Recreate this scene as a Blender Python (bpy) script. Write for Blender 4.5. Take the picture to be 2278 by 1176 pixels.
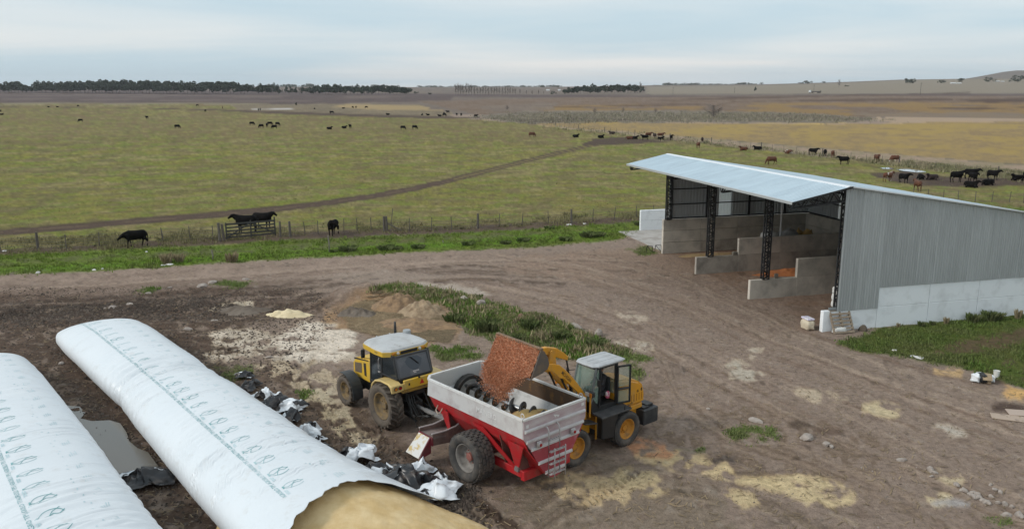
import bpy, bmesh, math, random
import numpy as np
from mathutils import Vector, Matrix, Euler
from math import pi, sin, cos, atan, atan2, hypot, radians, sqrt

random.seed(7)
rng = np.random.default_rng(11)
S = bpy.context.scene
COL = S.collection
for o in list(bpy.data.objects):
    bpy.data.objects.remove(o)

# ------------------------------------------------------------------ camera
FPX, CAM_H, HOR, IMG_W, IMG_H, ROLL = 1818., 12., 191.7, 2278., 1176., -0.004
PITCH = atan((IMG_H / 2 - HOR) / FPX)
cam_data = bpy.data.cameras.new('camera')
cam_data.sensor_width = 36.0
cam_data.lens = 36.0 * FPX / IMG_W
cam_data.clip_start = 0.5
cam_data.clip_end = 30000
cam = bpy.data.objects.new('camera', cam_data)
COL.objects.link(cam)
cam.matrix_world = (Matrix.Translation((0, 0, CAM_H)) @ Matrix.Rotation(pi / 2 - PITCH, 4, 'X')
                    @ Matrix.Rotation(ROLL, 4, 'Z'))
S.camera = cam

# ------------------------------------------------------------------ light
SUN_AZ, SUN_EL = radians(-108), radians(34)          # azimuth clockwise from +Y
w = bpy.data.worlds.new('World')
S.world = w
w.use_nodes = True
nt = w.node_tree
nt.nodes.clear()
N = nt.nodes.new
out = N('ShaderNodeOutputWorld'); bg = N('ShaderNodeBackground')
sky = N('ShaderNodeTexSky'); sky.sky_type = 'NISHITA'; sky.sun_disc = False
sky.sun_elevation = SUN_EL; sky.sun_rotation = SUN_AZ
sky.air_density = 1.0; sky.dust_density = 2.0; sky.ozone_density = 1.5
tc = N('ShaderNodeTexCoord')
sep = N('ShaderNodeSeparateXYZ'); nt.links.new(tc.outputs['Generated'], sep.inputs[0])
# cloud sheets: the view direction projected on a plane overhead
dz = N('ShaderNodeMath'); dz.operation = 'MAXIMUM'; nt.links.new(sep.outputs['Z'], dz.inputs[0]); dz.inputs[1].default_value = 0.0
dz2 = N('ShaderNodeMath'); dz2.operation = 'ADD'; nt.links.new(dz.outputs[0], dz2.inputs[0]); dz2.inputs[1].default_value = 0.10
dv = []
for ax in 'XY':
    m = N('ShaderNodeMath'); m.operation = 'DIVIDE'
    nt.links.new(sep.outputs[ax], m.inputs[0]); nt.links.new(dz2.outputs[0], m.inputs[1]); dv.append(m)
cmb = N('ShaderNodeCombineXYZ')
nt.links.new(dv[0].outputs[0], cmb.inputs[0]); nt.links.new(dv[1].outputs[0], cmb.inputs[1])
mp = N('ShaderNodeMapping'); mp.inputs['Scale'].default_value = (0.11, 0.24, 1); mp.inputs['Rotation'].default_value = (0, 0, radians(8))
mp.inputs['Location'].default_value = (0.7, 1.9, 0)
nt.links.new(cmb.outputs[0], mp.inputs['Vector'])
n1 = N('ShaderNodeTexNoise'); n1.inputs['Scale'].default_value = 1.5; n1.inputs['Detail'].default_value = 5
n1.inputs['Roughness'].default_value = 0.5; n1.inputs['Distortion'].default_value = 0.5
nt.links.new(mp.outputs[0], n1.inputs['Vector'])
cr = N('ShaderNodeValToRGB')
cr.color_ramp.elements[0].position = 0.40; cr.color_ramp.elements[0].color = (5.7, 7.15, 8.0, 1)
cr.color_ramp.elements[1].position = 0.66; cr.color_ramp.elements[1].color = (9.1, 9.05, 8.85, 1)
nt.links.new(n1.outputs['Fac'], cr.inputs[0])
# the overcast thickens (brightens) with elevation, as an overcast sky does
el = N('ShaderNodeMapRange'); el.inputs['From Min'].default_value = 0.0; el.inputs['From Max'].default_value = 0.7
el.inputs['To Min'].default_value = 0.92; el.inputs['To Max'].default_value = 1.0
nt.links.new(sep.outputs['Z'], el.inputs['Value'])
cmul = N('ShaderNodeVectorMath'); cmul.operation = 'SCALE'
nt.links.new(cr.outputs[0], cmul.inputs[0]); nt.links.new(el.outputs[0], cmul.inputs['Scale'])
mix = N('ShaderNodeMix'); mix.data_type = 'RGBA'; mix.inputs['Factor'].default_value = 0.86
nt.links.new(sky.outputs[0], mix.inputs['A']); nt.links.new(cmul.outputs[0], mix.inputs['B'])
nt.links.new(mix.outputs['Result'], bg.inputs['Color'])
bg.inputs['Strength'].default_value = 0.098
nt.links.new(bg.outputs[0], out.inputs[0])

sun_data = bpy.data.lights.new('sun', 'SUN')
sun_data.energy = 1.5; sun_data.angle = radians(11); sun_data.color = (1.0, 0.95, 0.88)
sun = bpy.data.objects.new('sun', sun_data); COL.objects.link(sun)
sd = Vector((sin(SUN_AZ) * cos(SUN_EL), cos(SUN_AZ) * cos(SUN_EL), sin(SUN_EL)))
sun.rotation_euler = (-sd).to_track_quat('-Z', 'Y').to_euler()
S.view_settings.view_transform = 'Standard'; S.view_settings.look = 'None'
S.view_settings.exposure = 0.24; S.view_settings.gamma = 1.0; S.view_settings.use_curve_mapping = False
S.cycles.max_bounces = 6; S.cycles.volume_bounces = 0
S.cycles.transparent_max_bounces = 8

# ------------------------------------------------------------------ survey: photo pixel -> ground point
def ray(x, y):
    a, b = x - IMG_W / 2, y - IMG_H / 2
    a, b = a * cos(ROLL) + b * sin(ROLL), -a * sin(ROLL) + b * cos(ROLL)
    u, v = a / FPX, -b / FPX
    return (u, cos(PITCH) + v * sin(PITCH), -sin(PITCH) + v * cos(PITCH))

def un(x, y, z=0.0):
    d = ray(x, y); t = (z - CAM_H) / d[2]
    return Vector((d[0] * t, d[1] * t, z))

def project(X, Y, Z):
    Z = Z - CAM_H
    f = Y * np.cos(PITCH) - Z * np.sin(PITCH); v = Y * np.sin(PITCH) + Z * np.cos(PITCH)
    f = np.maximum(f, 0.5)
    a, b = FPX * X / f, -FPX * v / f
    return IMG_W / 2 + a * cos(ROLL) - b * sin(ROLL), IMG_H / 2 + a * sin(ROLL) + b * cos(ROLL)

# ------------------------------------------------------------------ value noise in numpy
def _hash(i, j, s):
    n = (i.astype(np.int64) * 374761393 + j.astype(np.int64) * 668265263 + s * 1442695041) & 0x7fffffff
    n = ((n ^ (n >> 13)) * 1274126177) & 0x7fffffff
    return ((n ^ (n >> 16)) & 0xffff) / 65535.0

def vnoise(x, y, s=0):
    i = np.floor(x); j = np.floor(y); f = x - i; g = y - j
    f = f * f * (3 - 2 * f); g = g * g * (3 - 2 * g)
    a = _hash(i, j, s); b = _hash(i + 1, j, s); c = _hash(i, j + 1, s); d = _hash(i + 1, j + 1, s)
    return (a * (1 - f) + b * f) * (1 - g) + (c * (1 - f) + d * f) * g

def fbm(x, y, s=0, o=4):
    t = 0; a = 0.5
    for k in range(o):
        t = t + a * vnoise(x * 2 ** k + 17.3 * k, y * 2 ** k + 9.1 * k, s + k); a *= 0.5
    return t / (1 - 0.5 ** o)

def sstep(a, b, x):
    t = np.clip((x - a) / (b - a), 0, 1); return t * t * (3 - 2 * t)

def lin(r, g, b):
    f = lambda c: (c / 255 / 12.92) if c <= 10 else ((c / 255 + 0.055) / 1.055) ** 2.4
    return np.array([f(r), f(g), f(b)])

# ------------------------------------------------------------------ materials
MATS = {}
def mat(name, col, rough=0.6, metal=0.0, col2=None, scale=3.0, mixlo=0.4, mixhi=0.65, bump=0.0, bscale=30.0, spec=0.5,
        detail=5, stretch=None, island=0.0, objr=0.0):
    """Principled with a noise blend col -> col2 (wear, dust, stains) and a fine noise bump."""
    if name in MATS:
        return MATS[name]
    m = bpy.data.materials.new(name); m.use_nodes = True
    t = m.node_tree; b = t.nodes['Principled BSDF']; L = t.links.new
    b.inputs['Base Color'].default_value = (*col, 1)
    b.inputs['Roughness'].default_value = rough; b.inputs['Metallic'].default_value = metal
    b.inputs['Specular IOR Level'].default_value = spec
    co = t.nodes.new('ShaderNodeTexCoord'); vec = co.outputs['Object']
    if stretch:
        q = t.nodes.new('ShaderNodeMapping'); q.inputs['Scale'].default_value = stretch; L(vec, q.inputs[0]); vec = q.outputs[0]
    if col2 is not None:
        n = t.nodes.new('ShaderNodeTexNoise'); n.inputs['Scale'].default_value = scale; n.inputs['Detail'].default_value = detail
        n.inputs['Roughness'].default_value = 0.62
        L(vec, n.inputs['Vector'])
        r = t.nodes.new('ShaderNodeMapRange'); r.inputs['From Min'].default_value = mixlo; r.inputs['From Max'].default_value = mixhi
        L(n.outputs['Fac'], r.inputs['Value'])
        x = t.nodes.new('ShaderNodeMix'); x.data_type = 'RGBA'
        x.inputs['A'].default_value = (*col, 1); x.inputs['B'].default_value = (*col2, 1)
        L(r.outputs[0], x.inputs['Factor']); src = x.outputs['Result']
        if island:
            g = t.nodes.new('ShaderNodeNewGeometry'); hs = t.nodes.new('ShaderNodeHueSaturation')
            mr = t.nodes.new('ShaderNodeMapRange'); mr.inputs['To Min'].default_value = 1 - island; mr.inputs['To Max'].default_value = 1 + island
            L(g.outputs['Random Per Island'], mr.inputs['Value']); L(mr.outputs[0], hs.inputs['Value']); L(src, hs.inputs['Color']); src = hs.outputs[0]
        if objr:
            g = t.nodes.new('ShaderNodeObjectInfo'); hs = t.nodes.new('ShaderNodeHueSaturation'); mr = t.nodes.new('ShaderNodeMapRange'); mr.inputs['To Min'].default_value = 1 - objr; mr.inputs['To Max'].default_value = 1 + objr
            L(g.outputs['Random'], mr.inputs['Value']); L(mr.outputs[0], hs.inputs['Value']); L(src, hs.inputs['Color']); src = hs.outputs[0]
        L(src, b.inputs['Base Color'])
    if bump:
        n2 = t.nodes.new('ShaderNodeTexNoise'); n2.inputs['Scale'].default_value = bscale; n2.inputs['Detail'].default_value = 4
        L(vec, n2.inputs['Vector'])
        bp = t.nodes.new('ShaderNodeBump'); bp.inputs['Strength'].default_value = bump; bp.inputs['Distance'].default_value = 0.05
        L(n2.outputs['Fac'], bp.inputs['Height']); L(bp.outputs[0], b.inputs['Normal'])
    MATS[name] = m
    return m

# ------------------------------------------------------------------ mesh building
class MB:
    def __init__(s): s.v = []; s.f = []; s.mi = []
    def add(s, vs, fs, mi=0):
        k = len(s.v); s.v += [tuple(p) for p in vs]; s.f += [tuple(i + k for i in f) for f in fs]; s.mi += [mi] * len(fs); return s
    def box(s, c, d, R=None, mi=0):
        x, y, z = d[0] / 2, d[1] / 2, d[2] / 2
        vs = [Vector((a * x, b * y, e * z)) for a in (-1, 1) for b in (-1, 1) for e in (-1, 1)]
        if R is not None: vs = [R @ p for p in vs]
        vs = [p + Vector(c) for p in vs]
        return s.add(vs, [(0, 1, 3, 2), (4, 6, 7, 5), (0, 4, 5, 1), (2, 3, 7, 6), (0, 2, 6, 4), (1, 5, 7, 3)], mi)
    def bar(s, a, b, w, h=None, mi=0):
        """square bar from a to b"""
        a, b = Vector(a), Vector(b); h = h or w; d = b - a
        if d.length < 1e-6: return s
        q = d.to_track_quat('X', 'Z').to_matrix()
        return s.box((a + b) / 2, (d.length, w, h), q, mi)
    def prism(s, poly, a, b, plane='xz', mi=0):
        """2D polygon extruded from a to b along the axis left out"""
        n = len(poly)
        def P(p, t): return (p[0], t, p[1]) if plane == 'xz' else ((t, p[0], p[1]) if plane == 'yz' else (p[0], p[1], t))
        vs = [P(p, a) for p in poly] + [P(p, b) for p in poly]
        return s.add(vs, [tuple(range(n)), tuple(range(2 * n - 1, n - 1, -1))] + [(i, i + n, (i + 1) % n + n, (i + 1) % n) for i in range(n)], mi)
    def hull(s, A, B, mi=0):
        """two point loops of equal length joined and capped"""
        n = len(A)
        return s.add(list(A) + list(B), [tuple(range(n)), tuple(range(2 * n - 1, n - 1, -1))] + [(i, i + n, (i + 1) % n + n, (i + 1) % n) for i in range(n)], mi)
    def tube(s, pts, r, n=6, mi=0, cap=True):
        pts = [Vector(p) for p in pts]; k0 = len(s.v); m = len(pts)
        rr = r if hasattr(r, '__len__') else [r] * m
        up = Vector((0, 0, 1)); vs = []
        for i, p in enumerate(pts):
            d = (pts[min(i + 1, m - 1)] - pts[max(i - 1, 0)]).normalized()
            a = d.cross(up)
            if a.length < 1e-3: a = d.cross(Vector((1, 0, 0)))
            a.normalize(); b = d.cross(a)
            for j in range(n):
                t = 2 * pi * j / n; vs.append(p + (a * cos(t) + b * sin(t)) * rr[i])
        fs = [(i * n + j, i * n + (j + 1) % n, (i + 1) * n + (j + 1) % n, (i + 1) * n + j) for i in range(m - 1) for j in range(n)]
        if cap: fs += [tuple(range(n - 1, -1, -1)), tuple(range((m - 1) * n, m * n))]
        return s.add(vs, fs, mi)
    def lathe(s, prof, c=(0, 0, 0), axis='y', n=24, mi=0):
        """profile of (radius, along) turned about an axis through c"""
        vs = []
        for r, t in prof:
            for j in range(n):
                a = 2 * pi * j / n
                p = (r * cos(a), t, r * sin(a)) if axis == 'y' else ((t, r * cos(a), r * sin(a)) if axis == 'x' else (r * cos(a), r * sin(a), t))
                vs.append((p[0] + c[0], p[1] + c[1], p[2] + c[2]))
        m = len(prof)
        fs = [(i * n + j, i * n + (j + 1) % n, (i + 1) * n + (j + 1) % n, (i + 1) * n + j) for i in range(m - 1) for j in range(n)]
        return s.add(vs, fs, mi)

def mesh_obj(name, me, m, parent=None):
    ob = bpy.data.objects.new(name, me); COL.objects.link(ob)
    for q in (m if isinstance(m, (list, tuple)) else [m]):
        if q and len(me.materials) < len(m if isinstance(m, (list, tuple)) else [m]): me.materials.append(q)
    if parent is not None: ob.parent = parent
    return ob

def obj(name, mb, m, parent=None, bevel=0.0, smooth=False, seg=1, loc=None):
    me = bpy.data.meshes.new(name)
    bm = bmesh.new()
    vs = [bm.verts.new(p) for p in mb.v]
    for f, k in zip(mb.f, mb.mi):
        try:
            q = bm.faces.new([vs[i] for i in f]); q.material_index = k; q.smooth = smooth
        except ValueError: pass
    bmesh.ops.recalc_face_normals(bm, faces=bm.faces)
    if bevel:
        ed = [e for e in bm.edges if len(e.link_faces) == 2 and e.calc_face_angle(0) > 0.6]
        bmesh.ops.bevel(bm, geom=ed, offset=bevel, segments=seg, affect='EDGES', clamp_overlap=True)
    bm.to_mesh(me); bm.free()
    ob = mesh_obj(name, me, m, parent)
    if loc is not None: ob.location = loc
    return ob

def fast_mesh(name, V, F, smooth=False, attr=None):
    """numpy arrays -> mesh; F is (n,3) or (n,4)"""
    me = bpy.data.meshes.new(name); V = np.asarray(V, np.float32); F = np.asarray(F, np.int32); k = F.shape[1]
    me.vertices.add(len(V)); me.vertices.foreach_set('co', V.ravel())
    me.loops.add(F.size); me.loops.foreach_set('vertex_index', F.ravel())
    me.polygons.add(len(F)); me.polygons.foreach_set('loop_start', np.arange(0, F.size, k, dtype=np.int32))
    try: me.polygons.foreach_set('loop_total', np.full(len(F), k, np.int32))
    except Exception: pass
    me.polygons.foreach_set('use_smooth', np.full(len(F), smooth, bool))
    me.update(calc_edges=True)
    if attr is not None:
        a = me.color_attributes.new('col', 'FLOAT_COLOR', 'POINT')
        a.data.foreach_set('color', np.concatenate([attr, np.ones((len(V), 1))], 1).astype(np.float32).ravel())
    return me

def tag(o, label=None, cat=None, group=None, kind=None):
    if label: o['label'] = label
    if cat: o['category'] = cat
    if group: o['group'] = group
    if kind: o['kind'] = kind
    return o

def thing(name, label, cat, loc=(0, 0, 0), rot=0.0, group=None):
    o = bpy.data.objects.new(name, None); COL.objects.link(o)
    o.location = loc; o.rotation_euler = (0, 0, rot); o.empty_display_size = 0.3
    return tag(o, label, cat, group)

def dup(root, loc, rot=0.0, label=None, group=None, scale=None):
    r = root.copy(); COL.objects.link(r); r.location = loc; r.rotation_euler = (0, 0, rot)
    if label: r['label'] = label
    if group: r['group'] = group
    if scale is not None: r.scale = (scale,) * 3 if not hasattr(scale, '__len__') else scale
    for ch in list(root.children):
        c = ch.copy(); COL.objects.link(c); c.parent = r
        for g in ch.children:
            d = g.copy(); COL.objects.link(d); d.parent = c
    return r

def text_geo(txt, size=1.0, bold=0.0):
    cu = bpy.data.curves.new('lettering', 'FONT'); cu.body = txt; cu.size = size; cu.resolution_u = 2; cu.offset = bold
    o = bpy.data.objects.new('lettering', cu); COL.objects.link(o)
    dg = bpy.context.evaluated_depsgraph_get(); me = o.evaluated_get(dg).to_mesh()
    me.calc_loop_triangles()
    v = [tuple(p.co) for p in me.vertices]; f = [tuple(t.vertices) for t in me.loop_triangles]
    o.evaluated_get(dg).to_mesh_clear(); bpy.data.objects.remove(o); bpy.data.curves.remove(cu)
    return v, f
# ------------------------------------------------------------------ ground
RIDGE = np.array([(-400, 195.5), (0, 195), (600, 193.2), (960, 194), (1250, 193), (1450, 190), (1700, 188), (1880, 183.5), (2000, 179.5),
                  (2150, 178), (2400, 176), (3000, 176)], float)
HILL = np.array([(-400, 0), (2120, 0), (2180, 8), (2230, 15.5), (2260, 18), (2300, 17), (2400, 12), (2600, 4), (3000, 0)], float)

def terrain(X, Y):
    """height of the land: flat near by, a slow rise and one hill in the far right distance"""
    X = np.asarray(X, float); Y = np.asarray(Y, float); r = np.hypot(X, Y)
    az = np.arctan2(X, np.maximum(Y, 1e-3))
    px = IMG_W / 2 + np.tan(np.clip(az, -1.0, 1.0)) * FPX * 1.024
    hor = HOR + (px - IMG_W / 2) * ROLL
    e = (hor - np.interp(px, RIDGE[:, 0], RIDGE[:, 1])) / FPX
    hr = CAM_H + e * 3600
    t = np.clip((np.log(np.maximum(r, 1)) - math.log(1300)) / (math.log(3600) - math.log(1300)), 0, 1)
    h = hr * t * t * (3 - 2 * t)
    h = np.where(r > 3600, hr + np.minimum(r - 3600, 4000) * (-0.004), h)
    hill = np.interp(px, HILL[:, 0], HILL[:, 1]) / FPX * 5400
    q = np.clip(1 - np.abs(r - 5400) / 1300, 0, 1)
    return np.where(Y > 0, h + (hill + np.minimum(r - 3600, 4000) * 0.004 * (hill > 1)) * q * q * (3 - 2 * q), 0.0)

BANK = [(800, 655), (880, 652), (975, 668), (1075, 700), (1180, 735), (1280, 772), (1370, 803), (1430, 822)]
BANKW = [un(*p) for p in BANK]
def seg_dist(X, Y, pts):
    """distance to a polyline, and the distance along it"""
    best = np.full(X.shape, 1e9); al = np.zeros(X.shape); acc = 0
    for a, b in zip(pts[:-1], pts[1:]):
        dx, dy = b[0] - a[0], b[1] - a[1]; L = hypot(dx, dy)
        t = np.clip(((X - a[0]) * dx + (Y - a[1]) * dy) / (L * L), 0, 1)
        d = np.hypot(X - a[0] - t * dx, Y - a[1] - t * dy)
        k = d < best; best = np.where(k, d, best); al = np.where(k, acc + t * L, al); acc += L
    return best, al

def bank_h(X, Y):
    d, al = seg_dist(X, Y, BANKW)
    n = fbm(X * 0.9, Y * 0.9, 5, 3)
    return np.clip(1 - (d / (1.7 + 0.8 * (n - 0.5))) ** 2, 0, 1) * (0.22 + 0.55 * n)

def poly_sd(px, py, poly):
    """signed distance (inside positive) to a polygon"""
    P = np.array(poly, float); d2 = np.full(px.shape, 1e18); inside = np.zeros(px.shape, bool)
    for (ax, ay), (bx, by) in zip(P, np.roll(P, -1, 0)):
        ex, ey = bx - ax, by - ay; wx, wy = px - ax, py - ay
        t = np.clip((wx * ex + wy * ey) / (ex * ex + ey * ey + 1e-9), 0, 1)
        d2 = np.minimum(d2, (wx - ex * t) ** 2 + (wy - ey * t) ** 2)
        c = ((ay <= py) & (by > py)) | ((by <= py) & (ay > py))
        with np.errstate(divide='ignore', invalid='ignore'):
            xi = ax + (py - ay) / (by - ay + (by == ay)) * ex
        inside ^= c & (px < xi)
    d = np.sqrt(d2); return np.where(inside, d, -d)

NAZ, AZ = 1060, radians(44)
az = np.linspace(-AZ, AZ, NAZ)
dep = np.concatenate([np.linspace(radians(44), radians(0.55), 500), np.geomspace(radians(0.53), radians(0.075), 60)])
rr = CAM_H / np.tan(dep)
A, Rr = np.meshgrid(az, rr)
GX, GY = (Rr * np.sin(A)).ravel(), (Rr * np.cos(A)).ravel()
PX, PY = project(GX, GY, 0.0)
GR = Rr.ravel()
# boundary-warping noise, isotropic on the ground in log-polar terms
LA, LR = A.ravel() * 40, np.log(GR) * 16
w1 = (fbm(LA * 2, LR * 2, 1, 4) - 0.5); w2 = (fbm(LA * 2 + 50, LR * 2, 2, 4) - 0.5)
big = fbm(LA * 0.5, LR * 0.7, 3, 4)
mid = fbm(LA * 2.2, LR * 2.6, 4, 4)
fine = fbm(GX * 1.6, GY * 1.6, 6, 4)
grit = fbm(GX * 5, GY * 5, 8, 3)
streak = fbm(GX * 0.12 + 3, GY * 1.1, 9, 4)              # drawn out along the driveway
col = np.tile(lin(121, 108, 100), (len(GX), 1)); ZN = ['yard']; zid = np.zeros(len(GX), int)
hgt = np.zeros(len(GX)); GRASS = {}

def paint(poly, rgb, soft=4.0, warp=10.0, wy=None, zone=None, amt=1.0, tex=None, lo=0.45, hi=0.55, var=0.0, rgb2=None, keep=None):
    """lay one soil or cover over a traced patch of ground, its edge broken by noise"""
    global col
    k = (PX > min(p[0] for p in poly) - 60) & (PX < max(p[0] for p in poly) + 60) & (PY > min(p[1] for p in poly) - 40) & (PY < max(p[1] for p in poly) + 40)
    ix = np.nonzero(k)[0]
    wy = warp * 0.45 if wy is None else wy
    d = poly_sd(PX[ix] + w1[ix] * warp * 2, (PY[ix] + w2[ix] * wy * 2) * 1.0, poly)
    a = sstep(-soft, soft, d) * amt
    if tex is not None: a = a * sstep(lo, hi, tex[ix])
    c = lin(*rgb) * np.ones((len(ix), 1))
    if rgb2 is not None:
        m = np.clip((mid[ix] * 0.6 + fine[ix] * 0.4 - 0.5) * 3 + 0.5, 0, 1)[:, None]; c = c * (1 - m) + lin(*rgb2) * m
    col[ix] = col[ix] * (1 - a[:, None]) + c * a[:, None]
    if zone:
        if zone not in ZN: ZN.append(zone)
        zid[ix[a > 0.5]] = ZN.index(zone)
    if keep:
        g = GRASS.setdefault(keep, np.zeros(len(GX))); g[ix] = np.maximum(g[ix], a)
    return ix, a

def strip(pts, hw):
    """outline of a ribbon along a pixel polyline; hw are half heights"""
    up = [(p[0], p[1] - h) for p, h in zip(pts, hw)]; dn = [(p[0], p[1] + h) for p, h in zip(pts, hw)]
    return up + dn[::-1]

X0, X1 = -700, 3000
# far country
paint([(X0, 150), (X1, 150), (X1, 262), (X0, 250)], (131, 117, 104), 1, 0, zone='far_fields', rgb2=(118, 105, 97))
paint([(2100, 150), (X1, 150), (X1, 186), (2100, 186)], (100, 97, 92), 1, 0)
paint([(1300, 195), (X1, 184), (X1, 192), (1300, 199)], (122, 106, 96), 1.2, 14, 1.0, rgb2=(134, 122, 108))
paint([(1440, 200), (X1, 193), (X1, 206), (1440, 209)], (146, 134, 117), 1.2, 14, 1.0)
paint([(X0, 206), (640, 207), (1000, 209), (1500, 213), (X1, 206), (X1, 209), (1500, 218), (1000, 216), (X0, 230)], (98, 83, 80), 1.2, 10, 1.0, zone='ploughed_field')
paint([(X0, 207), (430, 208), (660, 209), (1010, 212), (1000, 224), (620, 233), (X0, 232)], (104, 88, 84), 1.2, 10, 1.0, zone='ploughed_field', rgb2=(93, 79, 76))
fur = vnoise(GX * 0.012 + GY * 0.02, GY * 0.0008 + GX * 0.0004, 41)
paint([(X0, 209), (430, 210), (660, 211), (900, 214), (620, 231), (X0, 230)], (128, 112, 102), 1.2, 8, .8, amt=.55, tex=fur, lo=.55, hi=.75)
paint([(930, 226), (1260, 217), (1800, 213), (X1, 214), (X1, 262), (1100, 262)], (122, 101, 84), 1.5, 14, 1.6, zone='stubble_field', rgb2=(134, 115, 100))
paint([(1180, 238), (1420, 231), (1700, 229), (X1, 226), (X1, 274), (1500, 252), (1200, 247)], (146, 118, 82), 2, 30, 3.0, tex=big, lo=.38, hi=.52, rgb2=(152, 124, 78))
for b in ([(1200, 240), (1400, 234), (1620, 230), (1600, 232), (1400, 237)], [(1620, 226), (1900, 221), (2120, 219), (2110, 223), (1900, 225)], [(2120, 222), (2300, 218), (2320, 227), (2200, 229)],
          [(2060, 240), (2190, 239), (2250, 241), (2180, 244)], [(2230, 240), (2330, 238), (2330, 243)], [(2250, 270), (2330, 269), (2330, 276), (2260, 275)], [(1440, 225), (1650, 216), (1900, 211), (2160, 206), (2160, 208), (1900, 213.5)]):
    paint(b, (86, 66, 57), 1.6, 16, 1.5, amt=.85)
paint([(1060, 236), (1240, 228), (1230, 244), (1100, 250)], (141, 126, 112), 2, 12, 2, amt=.8, rgb2=(120, 105, 94))
paint([(1890, 252), (2200, 250), (2330, 255), (2330, 268), (2000, 275)], (138, 122, 106), 2, 26, 3, amt=.8)
paint([(1050, 258), (1170, 247), (1500, 245), (1800, 252), (1965, 266), (1870, 274), (1500, 273), (1170, 277)], (128, 116, 104), 1.5, 14, 1.5, zone='marsh', rgb2=(108, 100, 88))
paint([(1140, 266), (1300, 263), (1420, 265), (1400, 269), (1170, 272)], (84, 72, 64), 1.3, 14, 1.2)
paint([(1560, 252), (1800, 256), (1960, 266), (1900, 268), (1700, 260)], (100, 84, 74), 1.3, 14, 1.2, amt=.8)
paint([(1165, 276), (1320, 272), (1700, 276), (1960, 276), (2100, 271), (X1, 274), (X1, 450), (2278, 368), (1700, 320), (1400, 294), (1240, 282)], (156, 132, 86), 1.3, 12, 1.2, zone='straw_field', rgb2=(138, 118, 86))
paint([(1165, 276), (1320, 272), (2278, 276), (2278, 345), (1700, 310), (1400, 290)], (162, 138, 78), 2, 40, 4, amt=.6, tex=big, lo=.46, hi=.6)
paint([(1500, 280), (2278, 290), (2278, 345), (1700, 310)], (138, 116, 84), 2, 40, 4, amt=.6, tex=mid, lo=.5, hi=.68)
paint([(1240, 282), (1640, 313), (2000, 344), (2278, 366), (X1, 430), (X1, 480), (2278, 398), (2000, 364), (1640, 324), (1240, 285)], (132, 116, 104), 1.5, 8, 1.2, rgb2=(112, 104, 84))
# pasture
PAST = [(X0, 234), (0, 231), (640, 233), (700, 240), (1000, 261), (1165, 275), (1240, 284), (1400, 301), (1640, 327), (1912, 358), (2278, 398), (X1, 480), (X1, 560), (2278, 470), (1950, 450), (1460, 490), (1060, 512), (860, 520), (613, 530), (497, 538), (0, 566), (X0, 600)]
paint(PAST, (128, 122, 62), 1.4, 6, 1.0, zone='pasture', rgb2=(116, 112, 56), keep='pasture')
paint([(X0, 243), (1000, 268), (1200, 290), (1300, 330), (900, 345), (X0, 330)], (121, 110, 68), 4, 60, 8, amt=.8, tex=big, lo=.42, hi=.56)
paint([(X0, 330), (1150, 330), (1460, 400), (1460, 480), (900, 470), (X0, 500)], (126, 116, 62), 4, 60, 8, amt=.6, tex=mid, lo=.48, hi=.6)
paint([(X0, 300), (1000, 300), (1460, 400), (1460, 470), (X0, 500)], (116, 120, 48), 4, 60, 8, amt=.6, tex=big, lo=.5, hi=.62)
paint([(1320, 320), (1700, 345), (1960, 390), (1900, 430), (1460, 360)], (112, 116, 54), 4, 30, 8, amt=.6)
paint([(X0, 231), (0, 229), (520, 229), (640, 233), (500, 236), (X0, 236)], (142, 130, 104), 1.2, 8, .8)
paint([(520, 233), (700, 231), (930, 233), (1010, 254), (960, 263), (700, 256), (520, 246)], (128, 114, 92), 1.6, 14, 2, zone='marsh', rgb2=(112, 100, 82))
paint([(780, 232), (930, 235), (985, 246), (860, 245), (740, 238)], (160, 138, 100), 1.6, 14, 1.2, amt=.85)
paint([(560, 243.5), (640, 242), (670, 243.5), (600, 245)], (205, 200, 196), .8, 8, .4)
MUD = strip([(X0, 238), (0, 238), (250, 240), (480, 245), (650, 252), (800, 257), (960, 261), (1070, 263)], [.6, .7, .9, 1.8, 3.2, 3.2, 3.0, 1.2])
paint(MUD, (84, 69, 60), 1.2, 8, 1.0, amt=.95, zone='mud_track')
# track through the pasture, two wheel lines in its far half
TRK = [(X0, 560), (0, 517), (180, 503), (300, 492), (450, 480), (600, 466), (720, 452), (820, 438), (920, 420), (1010, 399), (1100, 376), (1190, 353), (1260, 336), (1330, 320), (1375, 313)]
paint(strip(TRK, [10, 7.5, 7.5, 7.5, 7, 7, 6.5, 6.5, 6, 5.5, 5, 4.4, 4, 3.4, 3]), (90, 74, 63), 1.8, 7, 1.5, zone='dirt_track', rgb2=(80, 66, 56))
paint(strip(TRK[9:], [1.4, 1.3, 1.2, 1.1, .9, .8]), (122, 110, 70), 1.0, 3, .6, amt=.85)
paint(strip(TRK[:10], [2.2, 1.8, 1.8, 1.8, 1.7, 1.7, 1.6, 1.6, 1.5, 1.4]), (114, 96, 76), 1.4, 10, 1.2, amt=.6, tex=mid, lo=.42, hi=.55)
paint([(1285, 322), (1325, 309), (1370, 305), (1420, 308), (1500, 309), (1480, 316), (1410, 321), (1330, 324)], (82, 68, 58), 1.5, 10, 1.5, zone='dirt_track')
for y0 in (441, 455):                                        # faint older wheel lines
    paint(strip([(600, y0 + 52), (820, y0 + 36), (1000, y0 + 24), (1250, y0 + 12), (1450, y0)], [1.4] * 5), (112, 98, 66), 1.5, 8, 1.2, amt=.6)
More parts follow.
